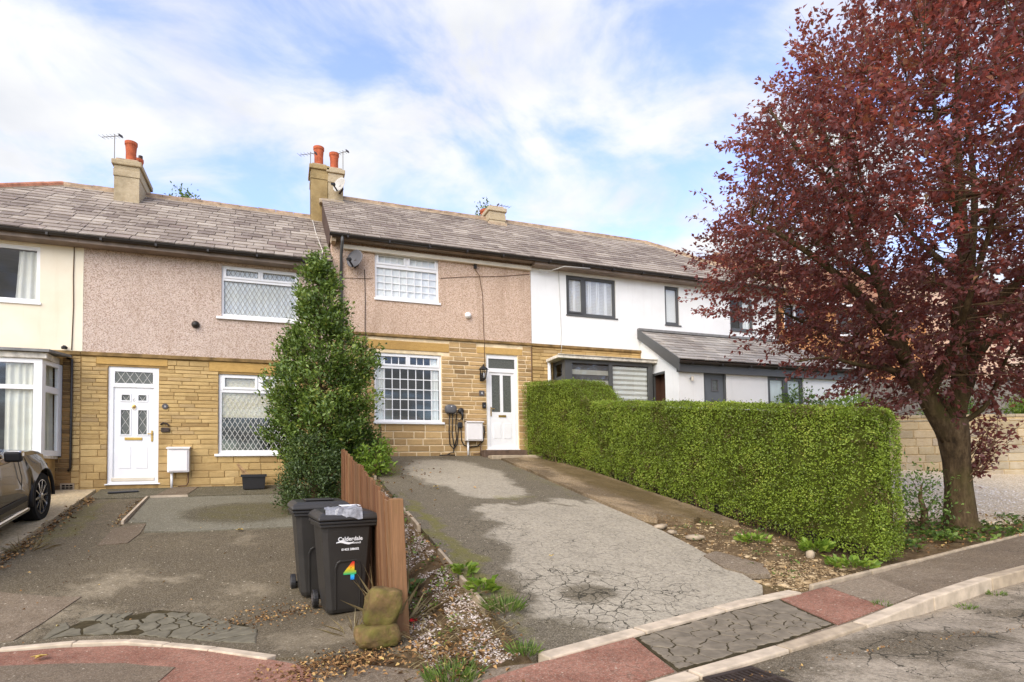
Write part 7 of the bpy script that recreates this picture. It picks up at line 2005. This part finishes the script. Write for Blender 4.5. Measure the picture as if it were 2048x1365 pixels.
# ------------------------------------------------------------------ loose ground cover
def scatter(n, fn, seed):
    rng = random.Random(seed); out = []
    while len(out) < n:
        p = fn(rng)
        if p: out.append(p)
    return np.array(out)
def leaf_litter(name, P, size, seed, z=None, mat='dead_leaf'):
    nr_ = np.random.default_rng(seed); n = len(P)
    Z = np.array([(zg(x, y) if z is None else z(x, y)) for x, y in P])+nr_.uniform(.008, .04, n)
    C = np.column_stack([P, Z]); A = np.column_stack([nr_.normal(size=(n, 2)), nr_.normal(0, .25, n)]); N_ = np.column_stack([nr_.normal(0, .4, (n, 2)), np.ones(n)])
    L_ = nr_.uniform(.6, 1.3, n)*size; V, T, at = leaves(C, A, N_, L_, L_*.6, nr_.random(n), .35)
    return tag(link_mesh(name, np_mesh(name, V, T, [mat], {'rnd': at})), kind='stuff')
def stones(name, P, smin, smax, seed, mat, zoff=0.0, flat=.6):
    nr_ = np.random.default_rng(seed); n = len(P)
    base = np.array([(1, 0, 0), (0, 1, 0), (-1, 0, 0), (0, -1, 0), (.55, .55, .75), (-.55, .55, .75), (-.55, -.55, .75), (.55, -.55, .75)], float)
    tri = np.array([(0, 1, 4), (1, 5, 4), (1, 2, 5), (2, 6, 5), (2, 3, 6), (3, 7, 6), (3, 0, 7), (0, 4, 7), (4, 5, 6), (4, 6, 7)])
    S = nr_.uniform(0, 1, n)**2*(smax-smin)+smin; an = nr_.uniform(0, 6.28, n)
    V = base[None]*(1+nr_.normal(0, .16, (n, 8, 3))); V = V*S[:, None, None]*np.array([1, .75, flat])
    c, s = np.cos(an)[:, None], np.sin(an)[:, None]; X = V[:, :, 0]*c-V[:, :, 1]*s; Y = V[:, :, 0]*s+V[:, :, 1]*c
    Zg = np.array([zg(x, y) for x, y in P])+zoff
    V = np.stack([X+P[:, :1], Y+P[:, 1:2], V[:, :, 2]+Zg[:, None]], 2)
    T = (tri[None]+np.arange(n)[:, None, None]*8).reshape(-1, 3)
    return tag(link_mesh(name, np_mesh(name, V.reshape(-1, 3), T, [mat], {'rnd': np.repeat(nr_.random(n), 8)})), kind='stuff')
def f_bank(r):
    y = r.uniform(4.1, 10.5); x = r.uniform(1.04, 1.68)
    return (x, y) if r.random() < (1.2-.12*(y-4))*sstep(-.15, .3, nz(x*2.5, y*1.6, 5)+.12) else None
stones('gravel', scatter(9000, f_bank, 1), .005, .015, 1, 'pebbles', -.045)
def f_rub(r):
    x, y = r.uniform(4.75, 6.45), r.uniform(4.62, 7.3)
    lim = float(np.interp(y, [4.6, 5.2, 6.2, 7.2], [4.65, 4.76, 4.9, 5.0]))
    if x < lim: return None
    d = math.hypot((x-5.3)/.8, (y-5.0)/.55)
    return (x, y) if r.random() < max(.12, 1-d*.75) else None
stones('rubble', scatter(430, f_rub, 2), .012, .062, 2, 'rubble', -.055, .45)
stones('grit', scatter(2600, f_rub, 3), .006, .018, 3, 'rubble', -.045)
def f_gd(r):
    x = r.uniform(8.6, 15); y = r.uniform(6.4, 9.5)
    return (x, y) if y > 6.9-.12*(x-9) else None
stones('gravel', scatter(6000, f_gd, 4), .010, .028, 4, 'gravel_bits', -.004)
leaf_litter('leaf_litter', scatter(800, lambda r: (r.gauss(.42, .26), r.gauss(4.68, .16)), 5), .035, 5)
leaf_litter('leaf_litter', scatter(420, lambda r: (r.gauss(1.2, .2), r.gauss(4.35, .3)), 6), .045, 6)
leaf_litter('leaf_litter', scatter(420, lambda r: (r.gauss(-3.3, .07), r.uniform(9.0, 13.2)), 7), .05, 7)
leaf_litter('leaf_litter', scatter(330, lambda r: (r.uniform(1.05, 1.72), r.uniform(5, 12.5)), 8), .06, 8)
leaf_litter('leaf_litter', scatter(300, lambda r: (r.gauss(-.05, .28), r.gauss(6.65, .22)), 9), .035, 9)
leaf_litter('leaf_litter', scatter(150, lambda r: (r.gauss(-2.43, .05), r.uniform(11.0, 13.0)), 10), .04, 10)
leaf_litter('leaf_litter', scatter(120, lambda r: (r.uniform(-3.2, .8), r.uniform(6.6, 13.4)), 11), .035, 11)
leaf_litter('leaf_litter', scatter(70, lambda r: (r.gauss(2.3, .4), r.gauss(11.3, 1.0)), 12), .06, 12)
leaf_litter('leaf_litter', scatter(260, lambda r: (r.uniform(5.0, 6.5), r.uniform(4.8, 7.6)), 13), .035, 13)
leaf_litter('leaf_litter', scatter(500, lambda r: (r.uniform(7.2, 11.5), r.uniform(5.1, 6.6)), 14), .05, 14)
leaf_litter('leaf_litter', scatter(160, lambda r: (r.uniform(2.4, 7.0), 3.0), 15) + np.array([0, 0]), .02, 15, z=lambda x, y: zroad(x, y))
for k, (x, y, s) in enumerate([(-1.9, 6.22, .13), (-.6, 10.35, .12), (2.55, 10.2, .10), (2.85, 6.1, .07)]):
    rng = random.Random(k); q = MB(); z = zg(x, y)+.03; pts = []
    for j in range(10):
        an = 2*math.pi*j/10; rr = s*(.5 if j % 2 else .28)*rng.uniform(.8, 1.2); pts.append((x+rr*math.cos(an), y+rr*math.sin(an), z+rng.uniform(0, .025)))
    q.add([(x, y, z)]+pts, [(0, 1+j, 1+(j+1) % 10) for j in range(10)])
    tag(q.build('fallen_leaf', mat='yellow_leaf'), ['large yellow leaf on the red paving', 'yellow leaf at the lower edge of the grey slab', 'pale leaf on the damp upper drive', 'orange brown leaf on the cracked part of the drive'][k], 'leaf')
q = MB(); rng = random.Random(8); x, y = 1.12, 5.35; z = zg(x, y)
for j in range(9):
    an = j*.7; q.add([(x, y, z+.05), (x+.03*math.cos(an), y+.03*math.sin(an), z+.065), (x+.045*math.cos(an+.4), y+.045*math.sin(an+.4), z+.045)], [(0, 1, 2)])
q.tube([(x, y, z-.02), (x, y, z+.05)], .004, 4); tag(q.build('red_flower', mat='petal_red'), 'small red flower lying on the pale gravel behind the fence post', 'flower')
for k, (x, y, s, lb) in enumerate([(5.2, 6.55, (.13, .10, .035), 'flat pale broken stone on the soil beside the drive'), (5.08, 7.15, (.2, .08, .03), 'long broken flag at the end of the concrete path'), (5.05, 6.85, (.07, .06, .03), 'small pale stone below the end of the concrete path'), (6.15, 5.55, (.05, .07, .06), 'upright pale stone at the foot of the hedge end')]):
    rock((x, y, zg(x, y)-.02), s, 20+k, lb, k*.7, 0, mat='concrete_kerb_grey', name='loose_stone', sub=2, sq=.6)
